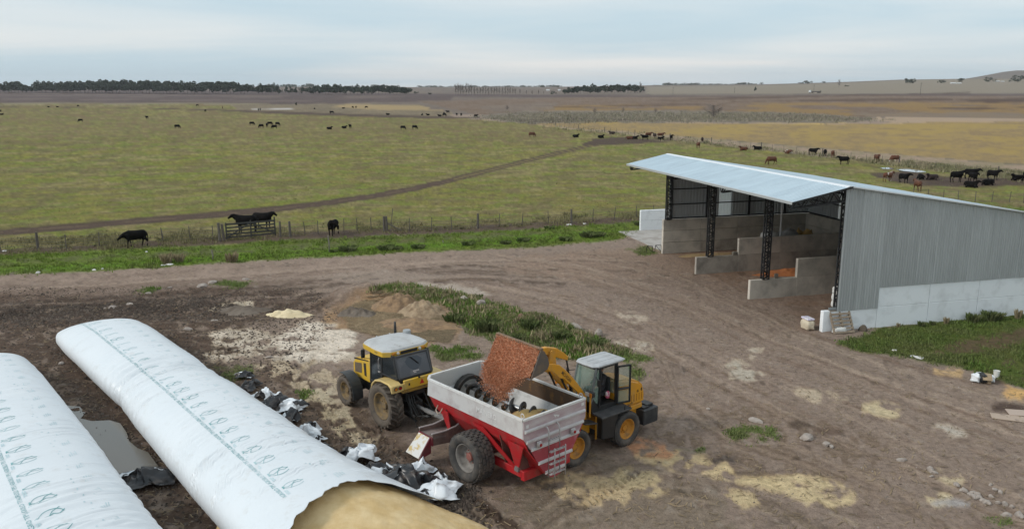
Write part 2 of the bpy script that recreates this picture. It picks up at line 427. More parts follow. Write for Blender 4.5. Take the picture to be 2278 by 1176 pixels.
# trampled pen at the right, and the strip under the far fence
paint([(1930, 386), (2020, 378), (2100, 392), (2278, 395), (X1, 430), (X1, 470), (2278, 414), (2120, 416), (2010, 409)], (92, 77, 66), 2, 14, 2.5, zone='mud_pen', rgb2=(78, 65, 57))
paint([(1915, 368), (2000, 372), (2110, 376), (2200, 386), (2120, 384), (2000, 381)], (66, 60, 48), 1.8, 14, 1.6)
paint(strip([(1300, 296), (1640, 328), (1912, 359), (2278, 400)], [1.6, 2.2, 3.0, 4]), (110, 98, 82), 1.6, 8, 1.6, amt=.8, tex=mid, lo=.4, hi=.6)
paint([(2040, 440), (2278, 446), (X1, 470), (X1, 500), (2278, 462), (2060, 448)], (104, 88, 68), 1.5, 10, 1.6, amt=.7)
paint([(2030, 452), (2278, 464), (X1, 500), (X1, 640), (2278, 600), (2030, 480)], (92, 116, 44), 3, 10, 2, zone='verge', keep='verge')
# ground under the near fence
FEN = [(X0, 590), (0, 552), (240, 540), (497, 526), (613, 516), (860, 506), (1060, 500), (1270, 488), (1460, 478)]
paint(strip(FEN, [26, 20, 18, 16, 14, 13, 12, 10, 9]), (124, 112, 76), 5, 20, 6, amt=.85, rgb2=(104, 96, 58))
FEN2 = [(X0, 602), (0, 561), (240, 549), (400, 540), (497, 534), (613, 526), (740, 522), (860, 515), (1060, 509), (1160, 503), (1270, 497), (1460, 484)]
paint(strip(FEN2, [5, 5, 6, 8, 9, 9, 8, 8, 8, 7, 7, 6]), (84, 70, 60), 2.5, 12, 3, zone='mud_track', rgb2=(100, 84, 70))
# verge
VERG = [(X0, 620), (0, 566), (240, 556), (497, 544), (613, 535), (800, 527), (1000, 519), (1160, 511), (1300, 502), (1460, 489), (1460, 503), (1405, 516), (1375, 532), (1270, 542), (1180, 550), (1000, 557), (800, 567), (500, 584), (250, 601), (0, 612), (X0, 660)]
paint(VERG, (100, 122, 44), 2.5, 10, 3, zone='verge', rgb2=(112, 122, 50), keep='verge')
paint([(X0, 632), (0, 590), (260, 578), (500, 566), (800, 549), (1090, 531), (1310, 518), (1310, 512), (1090, 518), (800, 533), (500, 551), (260, 565), (0, 578), (X0, 610)], (98, 90, 72), 3, 14, 4, amt=.75, tex=mid, lo=.36, hi=.58, rgb2=(92, 98, 56))
paint([(X0, 650), (0, 606), (250, 596), (500, 580), (800, 563), (1000, 550), (1180, 540), (1330, 527), (1400, 512), (1300, 514), (1100, 529), (800, 550), (500, 566), (250, 585), (0, 596)], (106, 134, 40), 3, 12, 3, amt=.95, tex=mid, lo=.30, hi=.46, rgb2=(98, 134, 32))
# yard
paint([(X0, 660), (0, 616), (250, 604), (500, 588), (800, 571), (1000, 562), (1100, 575), (900, 600), (500, 625), (0, 655), (X0, 690)], (134, 119, 110), 5, 20, 4, amt=.8, rgb2=(118, 104, 96))
paint([(1150, 570), (1470, 545), (1560, 600), (1680, 665), (1830, 730), (1700, 760), (1400, 650), (1100, 600)], (126, 108, 96), 8, 30, 8, amt=.7)
paint([(1470, 545), (1560, 600), (1680, 665), (1840, 735), (2100, 690), (2100, 470), (1475, 480)], (112, 93, 80), 6, 10, 4, amt=.8)
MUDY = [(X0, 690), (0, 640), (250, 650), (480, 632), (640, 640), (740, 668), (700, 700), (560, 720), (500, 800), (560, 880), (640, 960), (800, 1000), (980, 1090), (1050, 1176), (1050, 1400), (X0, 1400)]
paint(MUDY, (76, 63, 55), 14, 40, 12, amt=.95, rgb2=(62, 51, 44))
paint([(X0, 640), (X1, 600), (X1, 700), (700, 690), (500, 700), (X0, 740)], (118, 104, 96), 10, 20, 8, amt=.75, tex=streak, lo=.52, hi=.62, rgb2=(104, 91, 84))
paint([(X0, 700), (0, 668), (250, 660), (470, 668), (700, 690), (540, 712), (300, 708), (0, 720)], (58, 49, 44), 6, 30, 7, amt=.9, tex=streak, lo=.34, hi=.52)
paint([(600, 700), (700, 660), (820, 670), (800, 730), (700, 722)], (76, 62, 54), 8, 30, 8, amt=.8, tex=mid, lo=.35, hi=.55)
paint([(460, 860), (620, 810), (800, 900), (1000, 1060), (960, 1110), (760, 1000), (560, 930)], (88, 74, 64), 10, 30, 10, amt=.8, rgb2=(72, 60, 52))
paint([(930, 1040), (1240, 1050), (1300, 1176), (1000, 1176)], (104, 92, 82), 14, 40, 10, amt=.7)
paint([(1040, 620), (1700, 640), (1840, 760), (1700, 900), (1450, 780), (1250, 690)], (124, 110, 102), 20, 60, 14, amt=.6)
paint([(1300, 1000), (1600, 1090), (1700, 1300), (1100, 1300), (1150, 1080)], (112, 103, 92), 20, 60, 14, amt=.55, rgb2=(92, 85, 72))
paint([(1420, 900), (1700, 900), (2000, 980), (1960, 1060), (1640, 1080), (1450, 980)], (98, 84, 72), 16, 60, 14, amt=.7, tex=mid, lo=.42, hi=.58)
paint([(X0, 600), (X1, 600), (X1, 1400), (X0, 1400)], (98, 84, 76), 10, 0, amt=.55, tex=fine, lo=.52, hi=.72)
paint([(X0, 600), (X1, 600), (X1, 1400), (X0, 1400)], (142, 128, 118), 10, 0, amt=.40, tex=mid * .5 + fine * .5, lo=.54, hi=.68)
# wheel ways: darker wet or paler dry lines sweeping through the yard
rw = random.Random(12)
def way(pts, n, spread, dark, light, hw=2.2, prob=.6):
    for k in range(n):
        o_ = rw.uniform(-spread, spread); j = rw.uniform(-.25, .25) * spread; dk_ = rw.random() < prob
        q = [(x + rw.uniform(-12, 12), y + o_ + j * i / len(pts) * (1 if k % 2 else -1)) for i, (x, y) in enumerate(pts)]
        ww = [hw * rw.uniform(.5, 1.3) * (.45 + .75 * (y - 560) / 400) + .5 for x, y in q]
        paint(strip(q, ww), dark if dk_ else light, 2.2, 8, 2.5, amt=rw.uniform(.35, .75), tex=mid * .5 + fine * .5, lo=.34, hi=.52)
way([(-200, 668), (0, 655), (250, 640), (500, 622), (760, 604), (1000, 590), (1250, 585), (1450, 592)], 9, 26, (100, 86, 78), (146, 131, 121), 2.2)
way([(-200, 705), (0, 690), (200, 682), (420, 668), (640, 650), (860, 622), (1040, 606), (1250, 618)], 10, 24, (62, 51, 45), (122, 108, 99), 2.4, .7)
way([(640, 690), (760, 640), (900, 612), (1080, 612), (1260, 650), (1420, 720), (1560, 800), (1760, 900), (2000, 1010), (2300, 1150)], 10, 40, (102, 87, 77), (142, 127, 116), 3.0)
way([(1100, 592), (1300, 625), (1500, 690), (1700, 780), (1900, 860), (2300, 1000)], 10, 46, (104, 88, 78), (144, 129, 118), 2.8)
way([(1300, 600), (1480, 640), (1620, 700), (1760, 770), (1960, 840), (2300, 930)], 8, 40, (106, 90, 80), (140, 126, 115), 2.4)
way([(1480, 700), (1460, 800), (1500, 900), (1620, 980), (1800, 1040), (2100, 1176)], 7, 40, (92, 78, 68), (132, 117, 105), 3.4)
way([(480, 720), (620, 800), (740, 900), (860, 980), (1000, 1060), (1150, 1176)], 9, 40, (60, 49, 42), (104, 88, 77), 3.6, .75)
way([(1180, 1176), (1260, 1110), (1360, 1070), (1500, 1060), (1700, 1090), (1900, 1176)], 7, 40, (84, 73, 63), (134, 121, 108), 3.4)
# pale meal and lime trodden into the mud
pt = mid * .45 + fine * .55
paint([(455, 780), (480, 735), (560, 728), (620, 745), (690, 712), (760, 720), (800, 760), (790, 800), (640, 806), (560, 790), (470, 806)], (232, 216, 196), 5, 26, 9, amt=.95, tex=pt * .7 + streak * .3, lo=.41, hi=.50, rgb2=(196, 180, 160))
paint([(610, 770), (660, 725), (720, 712), (775, 730), (800, 770), (740, 800), (640, 800)], (232, 217, 199), 7, 34, 12, amt=.85, tex=pt * .6 + streak * .4, lo=.40, hi=.50)
paint([(560, 810), (700, 800), (790, 860), (780, 940), (720, 900), (640, 850)], (186, 170, 148), 5, 30, 10, amt=.85, tex=pt, lo=.47, hi=.55)
paint([(660, 860), (720, 860), (800, 960), (840, 985), (780, 990), (700, 920)], (196, 180, 152), 5, 24, 9, amt=.85, tex=pt, lo=.46, hi=.54)
paint([(465, 690), (500, 672), (560, 670), (570, 684), (500, 694)], (196, 182, 162), 3, 12, 4, amt=.9, tex=pt, lo=.38, hi=.5)
paint([(860, 634), (940, 626), (1060, 640), (1090, 655), (1000, 655), (900, 642)], (158, 148, 140), 4, 20, 5, amt=.85)
paint([(700, 612), (860, 600), (1000, 612), (820, 640)], (136, 124, 116), 5, 20, 6, amt=.6)
# spilled meal and grain
for cx_, cy_, a_, b_, c_ in ((1592, 1048, 46, 17, (232, 204, 148)), (1720, 1078, 70, 15, (222, 196, 142)), (1815, 1090, 80, 30, (224, 198, 146)), (1500, 1020, 75, 20, (200, 176, 128)),
                             (1310, 1088, 90, 30, (206, 180, 134)), (1420, 1070, 60, 26, (186, 166, 124)), (1640, 1110, 40, 18, (206, 182, 134)), (1962, 911, 34, 16, (214, 194, 150)), (1652, 825, 34, 18, (190, 180, 164)),
                             (1676, 782, 12, 10, (186, 174, 158)), (2110, 958, 40, 9, (200, 190, 178)), (1400, 706, 32, 9, (166, 154, 142)), (1408, 768, 36, 8, (204, 194, 178)), (1820, 880, 50, 10, (178, 162, 140)),
                             (2110, 1060, 34, 12, (214, 194, 156)), (2095, 1112, 30, 14, (214, 194, 152)), (2112, 824, 22, 7, (186, 150, 98)), (2272, 872, 36, 16, (200, 152, 84)), (1450, 998, 50, 18, (150, 96, 66)),
                             (960, 826, 40, 12, (186, 170, 146)), (810, 970, 26, 10, (180, 164, 140)), (1120, 1030, 30, 10, (150, 132, 112))):
    P_ = [(cx_ + a_ * cos(t) * 1.1, cy_ + b_ * sin(t) * 1.1 + a_ * cos(t) * .18) for t in np.linspace(0, 2 * pi, 12)[:-1]]
    c_ = tuple(v * .68 + w_ * .32 for v, w_ in zip(c_, (196, 180, 160)))
    paint(P_, c_, 9, 24, 9, amt=.95, tex=pt, lo=.36, hi=.54)
for cx_, cy_, a_, b_, c_ in ((2240, 843, 40, 12, (62, 48, 42)), (2250, 905, 44, 12, (58, 46, 42)), (1780, 945, 28, 10, (66, 56, 50)), (1615, 1022, 30, 9, (62, 56, 54)), (1840, 958, 40, 9, (84, 70, 62)), (2120, 1118, 46, 9, (150, 148, 150)),
                             (1440, 878, 30, 26, (98, 84, 74))):
    P_ = [(cx_ + a_ * cos(t), cy_ + b_ * sin(t)) for t in np.linspace(0, 2 * pi, 12)[:-1]]
    paint(P_, c_, 7, 16, 7, amt=.8)
# green in the yard
for P_, k_ in (([(1620, 965), (1660, 945), (1720, 952), (1730, 975), (1670, 990)], .8), ([(470, 634), (500, 626), (570, 630), (540, 640)], .95), ([(314, 646), (340, 640), (352, 646), (330, 652)], .9),
               ([(1500, 1000), (1560, 990), (1560, 1010)], .6), ([(655, 870), (690, 866), (690, 890), (660, 886)], .7), ([(1400, 690), (1460, 700), (1420, 720)], .0), ([(1390, 800), (1440, 815), (1430, 850), (1400, 840)], .8), ([(1395, 555), (1440, 548), (1470, 560), (1430, 570)], .8),
               ([(2190, 1150), (2250, 1150), (2230, 1170)], .7), ([(950, 770), (1060, 770), (1080, 800), (980, 800)], .6), ([(470, 815), (560, 810), (560, 840), (500, 850)], .5)):
    paint(P_, (72, 86, 40), 4, 16, 6, amt=k_, tex=fine, lo=.35, hi=.55, keep='yard_weeds')
LAWN = [(1862, 762), (1930, 742), (1960, 728), (2278, 694), (X1, 640), (X1, 1000), (2278, 862), (2190, 835), (2120, 812), (2030, 795), (1940, 785)]
paint(LAWN, (82, 96, 40), 5, 16, 6, zone='verge', rgb2=(96, 100, 48), keep='lawn')
paint([(2040, 790), (2140, 758), (2278, 728), (X1, 640), (X1, 720), (2278, 762), (2180, 785)], (104, 88, 66), 6, 16, 6, amt=.95, tex=mid, lo=.2, hi=.45)
paint([(2150, 800), (2278, 790), (2330, 850), (2230, 845)], (100, 86, 66), 6, 16, 6, amt=.7, tex=mid, lo=.4, hi=.6)
# bank with weeds, old straw in front of it
paint([(720, 690), (800, 660), (900, 660), (1000, 700), (1030, 740), (940, 770), (800, 740), (720, 720)], (148, 122, 94), 10, 30, 10, amt=.85, rgb2=(120, 98, 78))
BNK = [(820, 658), (860, 645), (960, 655), (1080, 684), (1200, 716), (1330, 768), (1405, 806), (1405, 826), (1290, 806), (1150, 774), (1050, 738), (1010, 698), (900, 668)]
paint(BNK, (70, 82, 38), 5, 20, 7, zone='bank', amt=.95, rgb2=(88, 80, 56), keep='bank')
paint([(1200, 706), (1330, 752), (1420, 792), (1380, 790), (1280, 750)], (104, 84, 76), 5, 16, 6, amt=.7)

# relief
near = 1 - sstep(70, 110, GR)
hgt += terrain(GX, GY)
hgt += near * (fine - .5) * 0.05 + near * (grit - .5) * 0.035
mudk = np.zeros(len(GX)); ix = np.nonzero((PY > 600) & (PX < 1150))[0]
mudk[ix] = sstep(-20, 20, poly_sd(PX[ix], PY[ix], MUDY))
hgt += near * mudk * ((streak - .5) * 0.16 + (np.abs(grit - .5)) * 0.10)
bh = np.zeros(len(GX)); ix = np.nonzero((PX > 700) & (PX < 1520) & (PY > 590) & (PY < 880))[0]
bh[ix] = bank_h(GX[ix], GY[ix]); hgt += bh
# tyre prints: chevron lugs pressed into the mud along wheel paths
for pts in ([(560, 1176), (700, 985), (850, 952), (880, 940)], [(700, 1000), (860, 1040), (1000, 1092), (1100, 1150)], [(900, 1010), (780, 960), (700, 900), (660, 830), (690, 790)],
            [(760, 1010), (900, 1075), (1010, 1130), (1090, 1176)], [(440, 640), (300, 668), (100, 690), (-100, 706)], [(640, 676), (400, 680), (200, 690), (-100, 712)], [(640, 1000), (760, 1040), (860, 1090), (960, 1176)], [(470, 770), (560, 790), (660, 860), (740, 930)], [(560, 760), (660, 800), (760, 850)], 
            [(1290, 1120), (1360, 1080), (1400, 1050)], [(860, 905), (790, 880), (700, 830), (620, 800)]):
    W = [un(*p) for p in pts]
    ix = np.nonzero((PX > min(p[0] for p in pts) - 50) & (PX < max(p[0] for p in pts) + 50) & (PY > min(p[1] for p in pts) - 50) & (PY < max(p[1] for p in pts) + 50))[0]
    d, al = seg_dist(GX[ix], GY[ix], W)
    d = d + (fine[ix] - .5) * .12
    m = sstep(.36, .26, d) * sstep(.3, .5, mid[ix] + .12)
    lug = np.sin((al + d * .5) * 2 * pi / .24)
    hgt[ix] += m * (-0.055 + 0.060 * (lug > 0)); c = 1 - .22 * m * (lug < 0)
    col[ix] *= c[:, None]
yk = sstep(560, 600, PY) * (PY < 1e6)
soil = np.isin(zid, [ZN.index(z) for z in ('yard', 'bank')])
gain = np.where(soil[:, None], np.array([1.52, 1.45, 1.34]), 1.0)
gain = 1 + (gain - 1) * (1 - sstep(.22, .45, col.mean(1)))[:, None]
col = col * gain
spk = vnoise(GX * 3.1, GY * 2.2, 61); spk2 = vnoise(GX * 6.5, GY * 4.5, 62); spk3 = vnoise(GX * 1.3, GY * 1.0, 63)
dk = sstep(.70, .86, spk * .62 + spk2 * .38) * (.55 + .45 * spk3) * near * soil; lt = sstep(.68, .86, vnoise(GX * 3.6 + 9, GY * 2.6, 64) * .6 + vnoise(GX * 7, GY * 5, 65) * .4) * near * soil
col *= (1 - .40 * dk)[:, None]; col = col * (1 - .20 * lt[:, None]) + np.array([.50, .43, .36]) * .20 * lt[:, None]
pk = zid == ZN.index('pasture'); e1 = fbm(LA * .8, LR * 2.6, 81, 5); e2 = fbm(LA * 1.6 + 7, LR * 5.0, 82, 5)
for tex_, lo_, hi_, c_, a_ in ((e1, .46, .60, (134, 122, 84), .75), (e2, .48, .62, (104, 116, 48), .65), (fbm(LA * 1.1 + 21, LR * 3.4, 83, 5), .50, .64, (104, 94, 64), .70)):
    m_ = (sstep(lo_, hi_, tex_) * pk * a_)[:, None]; col = col * (1 - m_) + lin(*c_) * m_
m_ = (sstep(330, 285, PY) * pk * .55)[:, None]; col = col * (1 - m_) + lin(114, 104, 68) * m_
GRASS['pasture'] *= 1 - sstep(-3, 1, poly_sd(PX, PY, strip(TRK, [10, 7.5, 7.5, 7.5, 7, 7, 6.5, 6.5, 6, 5.5, 5, 4.4, 4, 3.4, 3])))
GRASS['verge'] *= 1 - .9 * sstep(-2, 3, poly_sd(PX, PY, [(-700, 632), (0, 590), (260, 578), (500, 566), (800, 549), (1090, 531), (1310, 518), (1310, 512), (1090, 518), (800, 533), (500, 551), (260, 565), (0, 578), (-700, 610)])) * sstep(.34, .5, mid)
gk = np.isin(zid, [ZN.index(z) for z in ('pasture', 'verge')]); gs1 = fbm(LA * 5, LR * 9, 71, 3); gs2 = fbm(LA * 11, LR * 22, 72, 3)
col *= np.where(gk, .58 + .66 * (gs1 * .5 + gs2 * .5) + .28 * (gs2 - .5), 1.0)[:, None]
br = (sstep(.52, .66, fbm(LA * 3, LR * 5, 73, 4)) * gk * (PY < 540) * (.30 + .35 * sstep(340, 300, PY)))[:, None]; col = col * (1 - br) + lin(108, 90, 66) * br
col *= (0.88 + 0.24 * grit * near + 0.12 * (1 - near))[:, None]
col *= np.where(zid == ZN.index('pasture'), 1.16, 1.0)[:, None]
farz = np.isin(zid, [ZN.index(z) for z in ('far_fields', 'ploughed_field', 'stubble_field')])
col *= np.where(farz, .80, 1.0)[:, None] * np.where(GR > 4300, .85, 1.0)[:, None]
col = np.clip(col, 0.004, 0.9)

gm = bpy.data.materials.new('ground'); gm.use_nodes = True
t = gm.node_tree; b = t.nodes['Principled BSDF']; L = t.links.new
at = t.nodes.new('ShaderNodeAttribute'); at.attribute_name = 'col'
geo = t.nodes.new('ShaderNodeNewGeometry')
na = t.nodes.new('ShaderNodeTexNoise'); na.inputs['Scale'].default_value = 5; na.inputs['Detail'].default_value = 8; na.inputs['Roughness'].default_value = .72
L(geo.outputs['Position'], na.inputs['Vector'])
mr = t.nodes.new('ShaderNodeMapRange'); mr.inputs['From Min'].default_value = .25; mr.inputs['From Max'].default_value = .75; mr.inputs['To Min'].default_value = .64; mr.inputs['To Max'].default_value = 1.36
L(na.outputs['Fac'], mr.inputs['Value'])
vm = t.nodes.new('ShaderNodeVectorMath'); vm.operation = 'SCALE'; L(at.outputs['Color'], vm.inputs[0]); L(mr.outputs[0], vm.inputs['Scale'])
L(vm.outputs[0], b.inputs['Base Color'])
nb = t.nodes.new('ShaderNodeTexNoise'); nb.inputs['Scale'].default_value = 14; nb.inputs['Detail'].default_value = 7; nb.inputs['Roughness'].default_value = .7
L(geo.outputs['Position'], nb.inputs['Vector'])
bp = t.nodes.new('ShaderNodeBump'); bp.inputs['Strength'].default_value = .9; bp.inputs['Distance'].default_value = .12
L(nb.outputs['Fac'], bp.inputs['Height']); L(bp.outputs[0], b.inputs['Normal'])
b.inputs['Roughness'].default_value = .95; b.inputs['Specular IOR Level'].default_value = .15

nr = len(rr)
idx = (np.arange(nr - 1)[:, None] * NAZ + np.arange(NAZ - 1)[None, :]).ravel()
quads = np.stack([idx, idx + NAZ, idx + NAZ + 1, idx + 1], 1)[:, ::-1]
fz = np.sort(zid[quads], 1)[:, 1]
VV = np.stack([GX, GY, hgt], 1)
for k, zn in enumerate(ZN):
    q = quads[fz == k]
    if not len(q): continue
    u, inv = np.unique(q, return_inverse=True)
    me = fast_mesh(zn, VV[u], inv.reshape(q.shape), True, col[u])
    tag(mesh_obj(zn, me, gm), kind='structure')
# the rest of the land, out of view: behind and beside the camera
aa = np.linspace(AZ, 2 * pi - AZ, 61); r2 = np.array([0.02, 12.43, 40, 90, 300, 1200, 4000, 9200])
A2, R2 = np.meshgrid(aa, r2); V2 = np.stack([(R2 * np.sin(A2)).ravel(), (R2 * np.cos(A2)).ravel(), terrain((R2 * np.sin(A2)).ravel(), (R2 * np.cos(A2)).ravel())], 1)
i2 = (np.arange(len(r2) - 1)[:, None] * 61 + np.arange(60)[None, :]).ravel(); q2 = np.stack([i2, i2 + 61, i2 + 62, i2 + 1], 1)[:, ::-1]
c2 = np.where((R2.ravel() > 60)[:, None], lin(112, 110, 58), lin(112, 99, 90))
tag(mesh_obj('outer_ground', fast_mesh('outer_ground', V2, q2, True, c2), gm), kind='structure')
a3 = np.linspace(-AZ, AZ, 30); r3 = np.array([0.02, 6, rr[0]]); A3, R3 = np.meshgrid(a3, r3)
V3 = np.stack([(R3 * np.sin(A3)).ravel(), (R3 * np.cos(A3)).ravel(), 0 * R3.ravel()], 1)
i3 = (np.arange(2)[:, None] * 30 + np.arange(29)[None, :]).ravel(); q3 = np.stack([i3, i3 + 30, i3 + 31, i3 + 1], 1)[:, ::-1]
tag(mesh_obj('near_ground', fast_mesh('near_ground', V3, q3, True, np.tile(lin(98, 85, 77), (len(V3), 1))), gm), kind='structure')

def on_land(x, y):
    """ground point under a photo pixel, on the risen land too"""
    p = un(x, y)
    if p.length < 1100 and p.y > 0: return Vector((p.x, p.y, 0.0))
    d = ray(x, y); h = hypot(d[0], d[1]); prev = 0
    for r in np.geomspace(900, 8800, 500):
        z = CAM_H + d[2] / h * r; g = float(terrain(d[0] / h * r, d[1] / h * r))
        if z <= g: return Vector((d[0] / h * r, d[1] / h * r, g))
    r = 3600; return Vector((d[0] / h * r, d[1] / h * r, float(terrain(d[0] / h * r, d[1] / h * r))))
# ------------------------------------------------------------------ open-fronted storage shed
SX, SY, SA = 15.39, 38.968, 0.251
BAY, DEEP, ZR, UR, UF, ZF = 6.628, 12.45, 7.22, 0.73, -2.3, 6.58
LN = 3 * BAY
M_galv = mat('galvanised_sheet', (.50, .525, .535), .42, .45, (.42, .44, .45), 1.3, .35, .7, bump=.05, bscale=6, stretch=(3, 3, .4), objr=.06)
M_roof = mat('roof_sheet', (.54, .64, .70), .42, .35, (.44, .53, .59), .8, .40, .75, stretch=(.5, 2, 2), objr=.035)
M_steel = mat('black_painted_steel', (.018, .019, .021), .55, .1, (.04, .035, .03), 5, .5, .75)
M_cwhite = mat('whitewashed_concrete', (.80, .82, .83), .85, 0, (.58, .59, .59), 1.2, .50, .80, bump=.15, bscale=18, objr=.04)
M_conc = mat('raw_concrete', (.54, .49, .42), .9, 0, (.34, .31, .27), 1.1, .42, .7, bump=.2, bscale=16, objr=.10)
M_concd = mat('stained_concrete', (.46, .41, .35), .9, 0, (.25, .225, .195), .9, .40, .66, bump=.2, bscale=16)
M_fibre = mat('translucent_sheet', (.78, .80, .80), .5, 0, (.7, .72, .72), 2)
t = M_fibre.node_tree; tl = t.nodes.new('ShaderNodeBsdfTranslucent'); tl.inputs['Color'].default_value = (.85, .87, .86, 1); mx = t.nodes.new('ShaderNodeMixShader'); mx.inputs[0].default_value = .62
t.links.new(t.nodes['Principled BSDF'].outputs[0], mx.inputs[1]); t.links.new(tl.outputs[0], mx.inputs[2]); t.links.new(mx.outputs[0], t.nodes['Material Output'].inputs['Surface'])
shed = thing('storage_shed', 'open fronted grain storage shed with pale blue metal roof and corrugated walls', 'shed', (SX, SY, 0), SA)

def zback(u): return ZR - (u - UR) * .157 if u > UR else ZR - (UR - u) * (ZR - ZF) / (UR - UF)

def corr(x0, x1, z0, ztop, y, axis='x', pitch=.15, amp=.024, parent=shed, m=M_galv):
    """one ribbed metal sheet standing between x0 and x1"""
    mb = MB(); xs = []; k = 0; x = x0
    while x < x1 - 1e-4:
        for f, a in ((0, 0), (.3, 0), (.42, 1), (.88, 1)):
            q = x + f * pitch
            if q < x1: xs.append((q, a))
        x += pitch
    xs.append((x1, 0))
    vs = []
    for q, a in xs:
        for z in (z0, ztop(q)):
            vs.append((q, y - a * amp, z) if axis == 'x' else (y + a * amp, q, z))
    fs = [(2 * i, 2 * i + 2, 2 * i + 3, 2 * i + 1) for i in range(len(xs) - 1)]
    mb.add(vs, fs)
    o = obj('corrugated_sheet', mb, m, parent); md = o.modifiers.new('s', 'SOLIDIFY'); md.thickness = .004
    return o

def cpanel(c, d, m, parent=shed, name='concrete_panel', lab=None):
    o = obj(name, MB().box(c, d), m, parent, bevel=.018)
    if lab: o['label'] = lab
    return o

# near side wall: white concrete courses below, sheets above
x = 0.0
for k, wd in enumerate((3.1, 3.05, 3.05, 3.22)):
    cpanel((x + wd / 2, .125, .38), (wd - .016, .25 + .004 * (k % 2), 1.365), M_cwhite); x += wd
x = 3.1
for k, wd in enumerate((3.05, 3.05, 3.22)):
    cpanel((x + wd / 2, .125, 1.59), (wd - .016, .25 - .004 * (k % 2), 1.04), M_cwhite); x += wd
x = UR
while x < DEEP - .05:
    x1 = min(x + 1.03, DEEP)
    z0 = 1.02 if x < 3.0 else 2.08
    if x < 3.1 < x1: x1 = 3.1
    corr(x, x1, z0, zback, -.02 - .003 * (int(x * 7) % 2)); x = x1
# far side wall: three courses of concrete, sheets with one pale translucent sheet
for row in range(3):
    x = .53
    for k, wd in enumerate((3.0, 3.0, 3.0, 2.9)):
        cpanel((x + wd / 2, LN + .125, .425 + .85 * row), (wd - .016, .25 + .005 * ((k + row) % 2), .832), M_concd if row == 0 and k > 0 else M_conc); x += wd
x = .9
while x < DEEP - .05:
    x1 = min(x + 1.0, DEEP); pale = 4.55 < x < 5.0
    if 4.0 < x1 < 4.75 and x1 != 4.75: x1 = 4.75
    elif 4.7 < x < 4.8: x1, pale = 5.75, True
    o = corr(x, x1, 2.56, zback, LN + .05, m=M_fibre if pale else M_galv, pitch=.25, amp=.05)
    if pale: o['label'] = 'pale translucent wall sheet'
    x = x1
# back wall
y = .25
while y < LN - .1:
    y1 = min(y + 3.27, LN)
    for row in range(3):
        cpanel((DEEP - .125, (y + y1) / 2, .425 + .85 * row), (.25 + .005 * (row % 2), y1 - y - .026, .845), M_conc)
    y = y1
y = .0
while y < LN - .05:
    y1 = min(y + 1.02, LN); pale = int(y / 1.02) in (1, 6, 14)
    o = corr(y, y1, 2.56, lambda q: zback(DEEP), DEEP - .06, 'y', m=M_fibre if pale else M_galv, pitch=.255, amp=.05)
    if pale: o['label'] = 'pale translucent wall sheet'
    y = y1
# partitions
for k in (1, 2):
    y = k * BAY + .11
    x = -.16
    for wd in (3.0, 3.1, 3.1, 3.0):
        cpanel((x + wd / 2, y, .46), (wd - .01, .22, 1.33), M_conc if k == 1 else M_concd, name='partition_panel'); x += wd
    x = 2.84
    for wd in (3.1, 3.1, 3.0):
        cpanel((x + wd / 2, y, 1.672), (wd - .01, .214, 1.085), M_conc, name='partition_panel'); x += wd

def lattice(a, b, w0, w1, d0, d1, n, up=(0, 0, 1), name='lattice_beam', chord=.07, web=.042):
    """four-chord lattice: a -> b, width w across, depth d"""
    a, b = Vector(a), Vector(b); ax = (b - a).normalized(); up = Vector(up)
    sd_ = ax.cross(up).normalized(); dn = sd_.cross(ax).normalized()
    mb = MB()
    def P(t, i, j): return a.lerp(b, t) + sd_ * (i * (w0 + (w1 - w0) * t) / 2) + dn * (j * (d0 + (d1 - d0) * t) / 2)
    for i in (-1, 1):
        for j in (-1, 1): mb.bar(P(0, i, j), P(1, i, j), chord)
    for q in range(n):
        t0, t1 = q / n, (q + 1) / n
        s_ = 1 if q % 2 else -1
        for i in (-1, 1): mb.bar(P(t0, i, -s_), P(t1, i, s_), web)
        for j in (-1, 1): mb.bar(P(t0, -s_, j), P(t1, s_, j), web)
    for t_ in (0, 1):
        for i in (-1, 1): mb.bar(P(t_, i, -1), P(t_, i, 1), web)
        for j in (-1, 1): mb.bar(P(t_, -1, j), P(t_, 1, j), web)
    return obj(name, mb, M_steel, shed)

for k in range(4):
    y = (.16, BAY + .11, 2 * BAY + .11, LN - .17)[k]
    zb = (1.06, 1.125, 1.125, 2.56)[k]
    cu_ = .95 if k == 0 else .83
    lattice((cu_, y, zb), (cu_, y, ZR - .35), .36, .36, .24, .24, 20, up=(0, 1, 0), name='lattice_column')
    # cantilever under the front eave, and the rafter running to the back
    lattice((.85, y, ZR - .40), (UF + .10, y, ZF - .22), .24, .18, .62, .26, 9, name='lattice_bracket')
    lattice((.90, y, ZR - .36), (DEEP - .3, y, zback(DEEP) - .34), .24, .24, .46, .46, 22, name='lattice_rafter')
    if k in (1, 2):
        obj('wall_post', MB().box((DEEP - .34, y, 2.6), (.16, .16, 5.0)), M_steel, shed)
for z in (3.63, 4.73):
    obj('wall_rail', MB().box((6.6, LN - .045, z), (11.6, .07, .07)), M_steel, shed)
    obj('wall_rail', MB().box((DEEP - .14, LN / 2, z), (.07, LN - .6, .07)), M_steel, shed)
obj('wall_rail', MB().box((6.6, LN - .045, 2.62), (11.6, .07, .09)), M_steel, shed)
obj('wall_rail', MB().box((DEEP - .14, LN / 2, 2.62), (.07, LN - .6, .09)), M_steel, shed)
for px_ in (3.0, 6.4, 9.4): obj('wall_post', MB().box((px_ + .9, LN - .09, 3.95), (.14, .10, 2.75)), M_steel, shed)
for u_ in np.linspace(UF + .2, DEEP - .3, 12):
    obj('purlin', MB().box((float(u_), LN / 2, zback(float(u_)) - .075), (.06, LN - .3, .09)), M_steel, shed)
obj('rain_pipe', MB().tube([(6.05, 2 * BAY + .3, 2.15), (6.05, 2 * BAY + .3, 6.2)], .06, 8), mat('grey_pipe', (.45, .46, .46), .5), shed)
